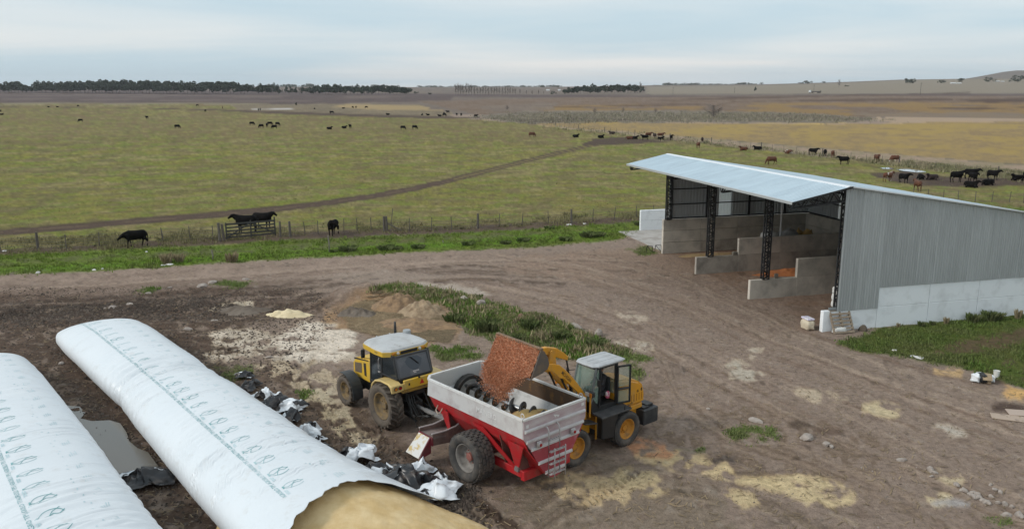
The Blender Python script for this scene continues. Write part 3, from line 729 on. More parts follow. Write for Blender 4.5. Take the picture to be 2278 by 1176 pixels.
# roof sheets, lapped
nS = 18; wS = (LN + .5) / nS
for k in range(nS):
    y0, y1 = -.2 + k * wS, -.2 + (k + 1) * wS
    dzk = .006 * (k % 2)
    for a, b in (((UF, ZF), (UR + .02, ZR + .004)), ((UR + .02, ZR + .004), (DEEP + .25, zback(DEEP + .25)))):
        mb = MB(); ys = []
        n_ = 5
        for i in range(n_):
            p = y0 + (y1 - y0) * i / n_; q = (y1 - y0) / n_
            ys += [(p, 0), (p + q * .68, 0), (p + q * .76, .022), (p + q * .92, .022)]
        ys.append((y1 + .015, 0))
        vs = []
        for (u_, z_) in (a, b): vs += [(u_, yy, z_ + dzk + hh) for yy, hh in ys]
        m_ = len(ys); mb.add(vs, [(i, i + 1, m_ + i + 1, m_ + i) for i in range(m_ - 1)])
        o = obj('roof_sheet', mb, M_roof, shed); md = o.modifiers.new('s', 'SOLIDIFY'); md.thickness = .006; md.offset = -1
M_cap = mat('bright_flashing', (.78, .80, .82), .4, .3)
obj('ridge_cap', MB().prism([(UR - .10, ZR + .0), (UR + .04, ZR + .052), (UR + .34, ZR + .01), (UR + .34, ZR - .02), (UR + .04, ZR + .02), (UR - .1, ZR - .02)], -.22, LN + .3, 'xz'), M_cap, shed)
obj('eave_flashing', MB().prism([(UF - .02, ZF + .03), (UF + .05, ZF + .045), (UF + .05, ZF - .05), (UF - .02, ZF - .09)], -.22, LN + .32, 'xz'), mat('eave_flashing', (.50, .52, .53), .45, .4), shed)
vb = [(UR + .2, ZR - .03), (DEEP + .27, zback(DEEP + .27)), (DEEP + .27, zback(DEEP + .27) + .06), (UR + .2, ZR + .035)]
obj('verge_flashing', MB().prism(vb, -.25, -.10, 'xz'), M_cap, shed)
vb = [(UF - .02, ZF - .07), (UR + .2, ZR - .06), (UR + .2, ZR + .035), (UF - .02, ZF + .03)]
obj('verge_flashing', MB().prism(vb, -.24, -.206, 'xz'), M_steel, shed)

def shp(u, v, z=0.0):
    c, s_ = cos(SA), sin(SA); return Vector((SX + c * u - s_ * v, SY + s_ * u + c * v, z))
tag(obj('concrete_apron', MB().box((0, 0, 0), (5.6, 9.1, .10)), mat('apron_concrete', (.40, .37, .34), .9, 0, (.26, .23, .2), .8, .45, .65, bump=.2), bevel=.02), kind='structure')
o = bpy.data.objects['concrete_apron']; o.location = shp(3.7, 24.9, .0); o.rotation_euler = (0, 0, SA)
yard2 = thing('concrete_wall', 'free standing pale concrete wall beyond the far end of the shed', 'wall', shp(4.2, 29.4), SA)
for k in range(4):
    obj('concrete_panel', MB().box((-.1 + 2.5 * (k % 2), .1, .43 + .88 * (k // 2)), (2.48, .22, .87)), M_cwhite if k % 2 == 0 else M_conc, yard2, bevel=.02)

# what is stored in the bays
def heap(name, label, cat, c, a, b, h, m, seed, rot=0.0, n=56, rag=.55, sharp=1.3, kind=None, cut=None):
    """a loose heap: height field with a ragged rim, closed underneath"""
    rs = np.linspace(0, 1, 22); V = []; F = []
    for i, r in enumerate(rs):
        for j in range(n):
            t = 2 * pi * j / n
            e = 1 + rag * (float(fbm(np.array([cos(t) * 1.4 + seed]), np.array([sin(t) * 1.4 + 7.]), seed, 3)[0]) - .5) * 2
            x, y = a * r * e * cos(t), b * r * e * sin(t)
            z = h * (1 - r ** sharp) * (1 + .5 * (float(fbm(np.array([x * 2.3 / max(a, b) * 2 + seed]), np.array([y * 2.3 / max(a, b) * 2]), seed + 3, 3)[0]) - .5)) - .03
            z += h * .60 * (float(fbm(np.array([x * 3.1 + seed]), np.array([y * 3.1]), seed + 5, 4)[0]) - .5) * (1 - r ** 3) + h * .16 * (float(vnoise(np.array([x * 8.]), np.array([y * 8.]), seed + 9)[0]) - .5) * (1 - r ** 3); z = max(z, -.03) + .02 * (float(vnoise(np.array([x * 9.]), np.array([y * 9.]), seed)[0]) - .5) * (r < .97)
            V.append((x, y, z))
    for i in range(len(rs) - 1):
        for j in range(n): F.append((i * n + j, (i + 1) * n + j, (i + 1) * n + (j + 1) % n, i * n + (j + 1) % n))
    mb = MB(); mb.add(V, F); o = obj(name, mb, m, smooth=True); o.location = c; o.rotation_euler = (0, 0, rot)
    return tag(o, label, cat, kind=kind)
M_meal = mat('yellow_meal', (.50, .33, .12), .95, 0, (.42, .26, .09), 4, .4, .65, bump=.3, bscale=40)
M_orange = mat('orange_grain', (.42, .16, .055), .95, 0, (.34, .11, .035), 5, .4, .65, bump=.4, bscale=60)
heap('grain_heap', 'yellow grain heap in the deepest corner of the shed', 'grain heap', shp(9.9, 17.0), 2.6, 2.4, 1.9, M_meal, 3)
heap('grain_heap', 'low orange grain heap behind the nearer partition of the shed', 'grain heap', shp(6.2, 2 * BAY - 1.3), 2.8, 1.0, .35, M_orange, 5, SA)
heap('grain_heap', 'thin tan grain spill along the far wall inside the shed', 'grain heap', shp(3.8, 18.6), 2.2, .8, .16, mat('tan_grain', (.36, .25, .12), .95, 0, (.24, .17, .09), 3), 8, SA)

def sack(name, label, cat, c, d, m, seed, rot=0.0, cl=None, parent=None, rough=.12):
    """a slumped sack: a pillowed box with soft dents"""
    bm = bmesh.new(); bmesh.ops.create_cube(bm, size=1.0)
    bmesh.ops.subdivide_edges(bm, edges=bm.edges[:], cuts=6, use_grid_fill=True)
    r_ = random.Random(seed); ph = [r_.uniform(0, 6.28) for _ in range(9)]
    for v in bm.verts:
        p = v.co.copy(); q = p * 2
        L_ = (abs(q.x) ** 3.2 + abs(q.y) ** 3.2 + abs(q.z) ** 3.2) ** (1 / 3.2)
        p = p / max(L_, 1e-6)
        k = 1 + rough * (sin(p.x * 9 + ph[0]) * sin(p.y * 8 + ph[1]) + .7 * sin(p.z * 11 + ph[2] + p.x * 6)) * .5 + rough * .4 * sin(p.x * 21 + ph[3]) * sin(p.z * 17 + ph[4])
        p = p * k
        if p.z < -.3: p.x *= 1.06; p.y *= 1.06; p.z = max(p.z, -.5)
        v.co = Vector((p.x * d[0], p.y * d[1], (p.z + .5) * d[2]))
    me = bpy.data.meshes.new(name); bm.to_mesh(me); bm.free()
    for f in me.polygons: f.use_smooth = True
    o = mesh_obj(name, me, m, parent); o.location = c; o.rotation_euler = (0, 0, rot)
    return tag(o, label, cat) if label else o
M_bag = mat('white_woven_sack', (.62, .61, .58), .7, 0, (.45, .43, .40), 6, .5, .7, bump=.25, bscale=25)
M_cream = mat('cream_sack', (.58, .50, .37), .75, 0, (.46, .38, .27), 5, .5, .7, bump=.25, bscale=25)
M_blk = mat('black_film', (.012, .012, .014), .38, 0, (.03, .03, .032), 5, .45, .7, bump=.2, bscale=12)
M_wfilm = mat('white_film', (.74, .77, .80), .4, 0, (.6, .63, .66), 3, .5, .75)
b1 = sack('bulk_bag', 'white bulk bag standing inside the shed behind the long partition', 'bulk bag', shp(5.7, 14.3), (1.25, 1.1, 2.5), M_bag, 1, SA)
b2 = sack('bulk_bag', 'grey slumped bulk bag beside the white bulk bag in the shed', 'bulk bag', shp(7.2, 14.4), (1.5, 1.1, 2.45), mat('grey_sack', (.28, .27, .26), .8, 0, (.4, .39, .37), 4), 2, SA + .2)
sack('sack', 'small grey sack lying on the step of the farther partition', 'sack', shp(2.62, 2 * BAY + .11, 1.12), (.34, .22, .24), mat('drab_sack', (.17, .15, .12), .9, 0, (.26, .24, .2), 6), 4, SA)
tag(obj('wood_block', MB().box((0, 0, .13), (.2, .18, .28)), mat('weathered_wood', (.23, .19, .15), .9, 0, (.14, .115, .09), 6, .4, .65, stretch=(1, 1, 8)), bevel=.02), 'small wooden block standing on the nearer partition', 'block')
bpy.data.objects['wood_block'].location = shp(1.57, BAY + .11, 1.125)
s1 = sack('feed_bag', 'cream feed bag with purple and white top against the white wall end', 'sack', shp(-.42, .62), (.46, .7, .55), M_cream, 6, SA)
obj('folded_top', MB().box((0, 0, .58), (.4, .62, .09)), mat('purple_print', (.52, .46, .60), .6, 0, (.75, .73, .75), 9, .45, .55), s1, bevel=.03)
# bags behind the corner column
for k, (q, zz, nm) in enumerate((((.98, .52), 1.06, 'white small bag at the foot of the corner column on the wall'), ((.96, .5), 1.42, 'white small bag stacked second behind the corner column'), ((1.0, .5), 1.78, 'white crumpled bag topmost behind the corner column'))):
    sack('bag', nm, 'bag', shp(q[0], q[1], zz), (.26, .34, .38), M_bag, 20 + k, SA + .3 * k)
# leaning pallet
M_wood = mat('pallet_wood', (.30, .235, .17), .9, 0, (.18, .14, .105), 4, .4, .65, stretch=(1, 6, 6), bump=.2)
pal = thing('pallet', 'weathered wooden pallet leaning on the white wall of the shed', 'pallet', shp(.93, -.48), SA)
pal.rotation_euler = (radians(-62) + pi, 0, SA); pal.rotation_euler = (radians(62), 0, SA)
for k in range(7): obj('slat', MB().box((0, .06 + k * .185, .055), (1.15, .10, .022)), M_wood, pal, bevel=.004)
for k in range(3): obj('bearer', MB().box((-.53 + k * .53, .62, 0), (.09, 1.25, .085)), M_wood, pal, bevel=.004)
obj('top_board', MB().box((0, 1.27, .075), (1.22, .14, .06)), mat('grey_board', (.17, .18, .18), .9), pal, bevel=.005)
sack('sack', 'white torn sack lying behind the leaning pallet', 'sack', shp(.75, -.34), (.75, .3, .3), M_bag, 9, SA)
# ------------------------------------------------------------------ grain bags
BD = Vector((.625, -.7806, 0)).normalized(); BN = Vector((.7806, .625, 0)).normalized()   # along the bags, across them
def bagp(s, n, z=0.0): return BD * s + BN * n + Vector((0, 0, z))
m = bpy.data.materials.new('bag_film'); m.use_nodes = True
t = m.node_tree; b = t.nodes['Principled BSDF']; L = t.links.new
b.inputs['Base Color'].default_value = (.80, .835, .86, 1); b.inputs['Roughness'].default_value = .36
b.inputs['Specular IOR Level'].default_value = .45
co = t.nodes.new('ShaderNodeTexCoord'); n1 = t.nodes.new('ShaderNodeTexNoise'); n1.inputs['Scale'].default_value = .9; n1.inputs['Detail'].default_value = 6
L(co.outputs['Object'], n1.inputs['Vector'])
r1 = t.nodes.new('ShaderNodeMix'); r1.data_type = 'RGBA'; r1.inputs['A'].default_value = (.73, .755, .775, 1); r1.inputs['B'].default_value = (.66, .70, .73, 1)
L(n1.outputs['Fac'], r1.inputs['Factor']); L(r1.outputs['Result'], b.inputs['Base Color'])
nd = t.nodes.new('ShaderNodeTexNoise'); nd.inputs['Scale'].default_value = 1.7; nd.inputs['Detail'].default_value = 9; nd.inputs['Roughness'].default_value = .72; L(co.outputs['Object'], nd.inputs['Vector'])
rd = t.nodes.new('ShaderNodeMapRange'); rd.inputs['From Min'].default_value = .56; rd.inputs['From Max'].default_value = .80; rd.inputs['To Max'].default_value = .55; L(nd.outputs['Fac'], rd.inputs['Value'])
r2_ = t.nodes.new('ShaderNodeMix'); r2_.data_type = 'RGBA'; r2_.inputs['B'].default_value = (.46, .42, .37, 1); L(rd.outputs[0], r2_.inputs['Factor']); L(r1.outputs['Result'], r2_.inputs['A']); L(r2_.outputs['Result'], b.inputs['Base Color'])
n2 = t.nodes.new('ShaderNodeTexNoise'); n2.inputs['Scale'].default_value = 5; n2.inputs['Detail'].default_value = 3
L(co.outputs['Object'], n2.inputs['Vector'])
bp = t.nodes.new('ShaderNodeBump'); bp.inputs['Strength'].default_value = .10; bp.inputs['Distance'].default_value = .04
L(n2.outputs['Fac'], bp.inputs['Height']); L(bp.outputs[0], b.inputs['Normal'])
M_film = m
M_print = mat('teal_print', (.15, .36, .37), .5, 0, (.42, .58, .60), 1.2, .42, .68)
M_prints = mat('pale_print', (.44, .57, .60), .5, 0, (.64, .74, .77), 1.2, .4, .7)
M_grain = mat('golden_meal', (.68, .475, .22), .95, 0, (.80, .61, .34), 1.6, .40, .66, bump=.8, bscale=55)

def sec(th, W, Hh):
    """rounded cross-section: th from -40 deg (right foot) over the top to 220 deg"""
    z0 = Hh * .44
    c = np.cos(th); s_ = np.sin(th)
    n = W * np.sign(c) * np.abs(c) ** .92
    z = np.where(s_ > 0, z0 + (Hh - z0) * np.abs(s_) ** .95, z0 + z0 * 1.5 * s_)
    return n, z

def bag_surface(s, th, B):
    """world point on a bag; s along, th around (arrays)"""
    W = np.interp(s, B['ws'], B['wv']); Hh = np.interp(s, B['hs'], B['hv']); C = np.interp(s, B['cs'], B['cv'])
    n, z = sec(th, W, Hh)
    wr = np.zeros_like(s)
    for p, a, wd in B['pinch']:
        d = (s + .35 * np.sin(th * 1.3 + p) - p)
        g = np.exp(-(d / (wd * 2.2)) ** 2)
        wr += 1.7 * a * g * np.sin(d * 2 * pi / wd + 1.2 * np.sin(th * 2 + p)) * (.4 + .6 * np.abs(np.sin(th * 1.5 + p * 2)))
    wr += .018 * (fbm(s * 1.1, th * 2.2, B['seed'], 4) - .5) + .02 * (fbm(s * .35, th * 1.2, B['seed'] + 9, 2) - .5)
    wr += .022 * np.abs(np.sin(s * 7 + 5 * fbm(s * .6, th * 1.2, B['seed'] + 4, 3))) ** 6 * (fbm(s * .7, th * .8, B['seed'] + 5, 2) - .35)
    for p, tcn, thw, dep, sl in B['crease']:
        k = np.abs(s - p) < 1.2
        d = s[k] - p - sl * (th[k] - tcn) - .12 * np.sin(2.2 * (th[k] - tcn)); g = np.exp(-((th[k] - tcn) / thw) ** 4)
        wr[k] += dep * g * (-np.exp(-(d / .035) ** 2) + .7 * np.exp(-((d - .085) / .06) ** 2) + .5 * np.exp(-((d + .085) / .06) ** 2))
    rn = np.cos(th); rz = np.sin(th)
    n = n + C + rn * wr; z = np.maximum(z + rz * wr, -.03)
    if 'flare' in B:
        f0, f1 = B['flare']; q = np.clip((s - f0) / (f1 - f0), 0, 1.25); q = q * q
        side = np.clip(1 - th / 1.25, 0, 1.4)
        n = n + q * side * 1.15; z = z - q * np.clip(side, 0, 1) * .20 * np.clip(z, 0, 1)
    return s, n, np.maximum(z, -.03)

def build_bag(name, label, B, NS=860, NT=80):
    T = np.linspace(radians(-42), radians(222), NT); TT = np.linspace(0, 1, NS)
    TT = 1 - (1 - TT) ** 1.0
    t_, th = np.meshgrid(TT, T, indexing='ij'); t_ = t_.ravel(); th = th.ravel()
    sc = B['cut'](th) if 'cut' in B else np.full_like(th, B['s1'])
    b0 = B['end'](th) if 'end' in B else B['s0']
    s = b0 + t_ * (sc - b0)
    s, n, z = bag_surface(s, th, B)
    V = np.stack([BD.x * s + BN.x * n, BD.y * s + BN.y * n, z], 1)
    i = (np.arange(NS - 1)[:, None] * NT + np.arange(NT - 1)[None, :]).ravel(); F = np.stack([i, i + 1, i + NT + 1, i + NT], 1)
    # folded far end: close the first ring onto its middle line
    k0 = len(V); mid_ = V[:NT].copy(); mid_[:, 2] = np.minimum(mid_[:, 2] * .4, .10); mid_[:, 0] = mid_[:, 0] * .9 + V[:NT, 0].mean() * .1 - BD.x * .15; mid_[:, 1] = mid_[:, 1] * .9 + V[:NT, 1].mean() * .1 - BD.y * .15
    V = np.concatenate([V, mid_]); j = np.arange(NT - 1); F = np.concatenate([F, np.stack([j, k0 + j, k0 + j + 1, j + 1], 1)])
    me = fast_mesh(name, V, F, True); o = mesh_obj(name, me, M_film)
    md = o.modifiers.new('s', 'SOLIDIFY'); md.thickness = .008; md.offset = -1
    return tag(o, label, 'grain bag', 'silo bags of grain lying side by side')

B2 = dict(seed=21, s0=-43.3, ws=[-43.6, -42.5, -40, -33.5, -31.6, -29, -22, -19, -15], wv=[1.62, 1.80, 1.94, 1.88, 1.76, 1.94, 2.04, 2.06, 2.05],
          hs=[-43.4, -43.1, -42.3, -41, -39, -33, -31.8, -29, -21, -18.5, -15], hv=[.25, .55, 1.0, 1.30, 1.45, 1.50, 1.42, 1.60, 1.74, 1.74, 1.5],
          cs=[-44, -40, -36, -31.5, -26, -21, -15], cv=[7.95, 8.08, 8.16, 8.27, 8.27, 8.28, 8.35],
          pinch=[(-32.2, .030, .55), (-31.2, .024, .42), (-29.6, .010, .5), (-25.4, .014, .4), (-24.4, .012, .36), (-34.2, .012, .5), (-22.4, .010, .32)], flare=(-23.5, -18.0))
def cut2(th):
    d = np.degrees(th)
    return np.interp(d, [-42, -8, 10, 28, 45, 62, 78, 95, 115, 135, 150, 222], [-20.0, -18.2, -17.5, -17.75, -18.3, -18.55, -18.45, -18.15, -17.8, -17.3, -16.6, -14.5]) + .05 * np.sin(d * .42) + .03 * np.sin(d * .9)
B2['cut'] = cut2
B2['end'] = lambda th: np.interp(np.degrees(th), [-42, 20, 90, 130, 175, 222], [-43.2, -43.3, -43.3, -42.9, -41.7, -41.2])
def creases(seed, s0, s1, n, hot):
    q = random.Random(seed); out = []
    for k in range(n):
        p = q.choice(hot) + q.gauss(0, .55) if k < n * .6 else q.uniform(s0, s1)
        out.append((p, radians(q.choice((25, 45, 60, 90, 130, 150)) + q.uniform(-12, 12)), q.uniform(.25, .75), q.uniform(.010, .034), q.uniform(-.25, .25)))
    return out
B2['crease'] = creases(3, -42, -19, 70, (-32.2, -31.2, -24.8, -29.4, -22.5))
bag2 = build_bag('grain_bag', 'opened white grain bag between the puddle and the tractor', B2)
B1 = dict(crease=creases(5, -38, -18, 60, (-22.6, -21.2, -20.2, -27.5, -31.5)), seed=33, s0=-39.9, s1=-11.0, ws=[-40.4, -39.2, -35, -26, -11], wv=[1.55, 1.85, 1.98, 2.05, 2.12],
          hs=[-40, -39.7, -38.8, -37.7, -35, -26, -22, -11], hv=[.25, .7, 1.25, 1.6, 1.78, 1.84, 1.80, 1.84],
          cs=[-40, -30, -11], cv=[2.66, 2.74, 2.78],
          pinch=[(-22.6, .024, .5), (-21.3, .030, .6), (-20.2, .018, .42), (-27.5, .012, .5), (-31.5, .010, .6), (-18, .016, .5)])
bag1 = build_bag('grain_bag', 'closed white grain bag at the left corner of the yard', B1)

def emblem():
    """ring, leaning S and crossed strokes, as 2D outlines of thin strokes"""
    segs = []
    ring = [(.5 + .46 * cos(a), .30 * sin(a)) for a in np.linspace(.25, 5.95, 22)]
    segs.append((ring, .013))
    segs.append(([(.98, .14), (.80, .02), (.62, .10), (.46, .03), (.22, -.09), (.02, .04)], .018))
    segs.append(([(.30, -.30), (.45, -.02), (.60, .20), (.84, .30)], .015))
    segs.append(([(.00, -.13), (.02, .15)], .032))
    return segs
def stroke(pts, w):
    v = []; f = []
    for i, p in enumerate(pts):
        a = pts[max(i - 1, 0)]; c = pts[min(i + 1, len(pts) - 1)]; dx, dy = c[0] - a[0], c[1] - a[1]; l = hypot(dx, dy) or 1
        v += [(p[0] - dy / l * w, p[1] + dx / l * w), (p[0] + dy / l * w, p[1] - dx / l * w)]
    f = [(2 * i, 2 * i + 1, 2 * i + 3, 2 * i + 2) for i in range(len(pts) - 1)]
    return v, f
def lay_print(B, parent, s_from, s_to, th_text, period, r=1.45):
    """flat lettering and emblems carried round onto the film, reading from the near end; baseline towards the emblems"""
    T, Q = [], []; TF, QF = [], []
    tv, tf = text_geo('AGROSILO TPS |', .118, .0)
    tw = max(p[0] for p in tv)
    e = emblem(); s = s_from
    def put(A, AF, v, f, s_, th0, sc=1.0):
        k = len(A)
        # text x runs towards the far end (-s); text y turns over towards the left edge (+th)
        A += [(s_ - p[0] * sc, th0 + p[1] * sc / r) for p in v]; AF += [tuple(i + k for i in q) for q in f]
    i = 0
    while s > s_to:
        put(T, TF, [(p[0] * (period * .96 / tw), p[1]) for p in tv], tf, s, th_text)
        for pts, w_ in e:
            v, f = stroke(pts, w_)
            sq_ = (1, .55, .8, 1, .9, .35, 1, .75)[(i * 5 + int(-s)) % 8]; v = [(q[1] * .62 * sq_, -q[0] * .40) for q in v]
            put(T, TF, v, f, s - period * .5, th_text - .05)
        for kx, ky, wx in ((.04, -.05, .26), (.06, -.085, .22)):
            put(Q, QF, *stroke([(kx, ky), (kx + wx, ky)], .012), s, th_text)
        rr_ = random.Random(i)
        for ln in range(4):
            put(Q, QF, *stroke([(.12 + .05 * ln, -1.0 - .05 * ln), (.12 + .05 * ln + rr_.uniform(.15, .32), -1.0 - .05 * ln)], .009), s, th_text)
        for ln in range(3):
            x_ = rr_.uniform(.1, .6); y_ = rr_.uniform(-.9, -.72); put(Q, QF, *stroke([(x_, y_), (x_ + .05, y_)], .012), s, th_text)
        s -= period; i += 1
    for A, AF, mm, nm in ((T, TF, M_print, 'printed_lettering'), (Q, QF, M_prints, 'small_print')):
        if not A: continue
        a = np.array(A); s_, n, z = bag_surface(a[:, 0], a[:, 1], B)
        e1 = 1e-3
        sA, nA, zA = bag_surface(a[:, 0], a[:, 1] + e1, B)
        tn, tz = (nA - n), (zA - z); l = np.hypot(tn, tz) + 1e-9
        n = n + tz / l * .006 ; z = z - tn / l * .006
        V = np.stack([BD.x * s_ + BN.x * n, BD.y * s_ + BN.y * n, z], 1)
        mb = MB(); mb.add([tuple(p) for p in V], AF); o = obj(nm, mb, mm, parent); o['kind'] = 'stuff'
lay_print(B2, bag2, -18.75, -43.0, radians(110), .93)
lay_print(B1, bag1, -17.2, -37.5, radians(105), .93)

# meal lying in and in front of the open mouth
NSg, NNg = 170, 150
ss, nn = np.meshgrid(np.linspace(-21.0, -12.5, NSg), np.linspace(5.6, 13.2, NNg), indexing='ij'); ss = ss.ravel(); nn = nn.ravel()
Cn = 8.55 + .25 * (ss + 19); hw = 1.75 + .24 * np.clip(ss + 21, 0, 9)
e = np.clip(1 - np.abs((nn - Cn) / np.where(nn > Cn, hw * (1.28 - .26 * sstep(-17.2, -15.2, ss)), hw * .98)) ** 2.1, 0, 1)
hz = 1.52 * e ** .72 * np.clip(1 - np.clip(ss + 19.2, 0, 9) * .085, .2, 1)
hz = hz - .13 * np.clip(ss + 18.8, 0, 2) * (nn > 9.2) * np.clip((nn - 9.2) / 2, 0, 1)
hz += .05 * (np.abs(fbm(ss * 2.2, nn * 2.2, 14, 4) - .5) * 2 - .4) * (e > .05)
hz += (.10 * (fbm(ss * 1.1, nn * 1.1, 3, 4) - .5) + .02 * (fbm(ss * 6, nn * 6, 5, 3) - .5)) * (e > .02)
hz = np.where(e > 0.001, hz, -.04)
cap = np.full_like(hz, 9.0); tq = np.linspace(radians(-40), radians(180), 60)
for k in np.unique(ss):
    if k > -17.0: continue
    q_, fn, fz_ = bag_surface(np.full(60, k), tq, B2); o_ = np.argsort(fn); r_ = ss == k
    lim = np.interp(nn[r_], fn[o_], fz_[o_], left=-.04, right=-.04) - .05; cap[r_] = np.where(k < -17.6, lim, lim + (k + 17.6) * 1.2)
hz = np.minimum(hz, cap)
Vg = np.stack([BD.x * ss + BN.x * nn, BD.y * ss + BN.y * nn, hz], 1)
i = (np.arange(NSg - 1)[:, None] * NNg + np.arange(NNg - 1)[None, :]).ravel(); Fg = np.stack([i, i + 1, i + NNg + 1, i + NNg], 1)
Fg = Fg[(e > 0.001)[Fg].any(1)]
tag(mesh_obj('grain_pile', fast_mesh('grain_pile', Vg, Fg, True), M_grain), 'golden meal spilling out of the open mouth of the grain bag', 'grain pile')

# puddles
def pool(name, pts, z, m, kind='structure'):
    W = [un(*p) for p in pts]; c = sum((Vector(p) for p in W), Vector()) / len(W)
    mb = MB(); n = len(W)
    mb.add([(p.x, p.y, z) for p in W], [tuple(range(n))])
    return tag(obj(name, mb, m), kind=kind)
mw = bpy.data.materials.new('muddy_water'); mw.use_nodes = True; b = mw.node_tree.nodes['Principled BSDF']
b.inputs['Base Color'].default_value = (.16, .135, .105, 1); b.inputs['Roughness'].default_value = .04; b.inputs['Specular IOR Level'].default_value = .6
M_water = mw
pool('puddle', [(150, 905), (178, 908), (190, 922), (180, 934), (205, 940), (245, 938), (268, 945), (282, 965), (288, 985), (306, 1000), (330, 1010), (352, 1040), (370, 1075), (355, 1082), (300, 1065), (260, 1055), (225, 1040), (160, 990), (140, 940)], .075, M_water)
M_bright = mat('shallow_water', (.30, .33, .36), .05, 0, spec=1.0)
pool('puddle', [(1958, 374), (1975, 372.5), (1990, 375), (1985, 377), (1965, 376)], .035, M_bright)
pool('puddle', [(1992, 377), (2020, 376.5), (2045, 379), (2062, 383), (2040, 384), (2010, 381)], .035, M_bright)

# torn film lying about: white outside, black inside
mf = bpy.data.materials.new('two_sided_film'); mf.use_nodes = True; t = mf.node_tree; b = t.nodes['Principled BSDF']; L = t.links.new
g = t.nodes.new('ShaderNodeNewGeometry'); x = t.nodes.new('ShaderNodeMix'); x.data_type = 'RGBA'
x.inputs['A'].default_value = (.74, .77, .80, 1); x.inputs['B'].default_value = (.014, .014, .016, 1)
L(g.outputs['Backfacing'], x.inputs['Factor'])
nz = t.nodes.new('ShaderNodeTexNoise'); nz.inputs['Scale'].default_value = 3; nz.inputs['Detail'].default_value = 6
cr_ = t.nodes.new('ShaderNodeMapRange'); cr_.inputs['From Min'].default_value = .50; cr_.inputs['From Max'].default_value = .8
L(nz.outputs['Fac'], cr_.inputs['Value'])
x2 = t.nodes.new('ShaderNodeMix'); x2.data_type = 'RGBA'; x2.inputs['B'].default_value = (.16, .13, .11, 1)
L(cr_.outputs[0], x2.inputs['Factor']); L(x.outputs['Result'], x2.inputs['A']); L(x2.outputs['Result'], b.inputs['Base Color'])
b.inputs['Roughness'].default_value = .36
M_two = mf
def scrap(name, label, px, py, w, d, h, seed, flip=False, rot=0.0, cat='plastic scrap', black=.5, group=None):
    """a crumpled sheet: folded height field with creases and turned-over flaps"""
    r_ = random.Random(seed); n = 34; V = []; F = []
    fold = [(r_.uniform(0, 2 * pi), r_.uniform(2.0, 6.0), r_.uniform(0, 6.28), r_.uniform(.5, 1)) for _ in range(6)] + [(r_.uniform(0, 2 * pi), r_.uniform(7.0, 15.0), r_.uniform(0, 6.28), r_.uniform(.12, .26)) for _ in range(7)]
    for i in range(n + 1):
        for j in range(n + 1):
            u, v = i / n - .5, j / n - .5
            e = 0; ox = oy = 0
            for a, fr, ph, am in fold:
                q = u * cos(a) + v * sin(a); s_ = (q * fr + ph) % 2; tri = sqrt((s_ - 1) ** 2 + .006)
                e += am * tri; ox += cos(a) * am * (tri - .5) * .10; oy += sin(a) * am * (tri - .5) * .10
            R_ = hypot(u, v) * 2
            rim = max(0., 1 - R_ ** 3 * .8)
            k = 1 + .25 * sin(4 * atan2(v, u) + seed) * min(R_, 1)
            V.append(((u * k + ox) * w * .9, (v * k + oy) * d * .9, max(.015, (e / 3.3) * h * .85 * (.35 + .65 * rim) - .05 * h)))
    for i in range(n):
        for j in range(n):
            p = i * (n + 1) + j
            A_ = [(p, p + n + 1, p + n + 2), (p, p + n + 2, p + 1)]
            # patches that show the black inner side
            bl = float(vnoise(np.array([i / n * 3.1 + seed]), np.array([j / n * 3.1]), seed)[0]) < black + .12
            for q in A_: F.append(q[::-1] if bl else q)
    me = bpy.data.meshes.new(name); me.from_pydata(V, [], F); me.update()
    off = BN * .30 if px > 480 else Vector()
    for f_ in me.polygons: f_.use_smooth = True
    o = mesh_obj(name, me, M_two); p = un(px, py) + off; o.location = (p.x, p.y, .02); o.rotation_euler = (0, 0, rot)
    return tag(o, label, cat, group or 'scraps of torn bag film on the ground')
scrap('film_scrap', 'black crumpled film bundle with white hem lying across the gap between the two bags', 326, 1076, 1.55, 1.2, .55, 3, black=.93, rot=.3)
scrap('film_scrap', 'white wrinkled film sheet tucked under the black bundle between the bags', 292, 1062, 1.1, .5, .2, 5, black=.05, rot=.5)
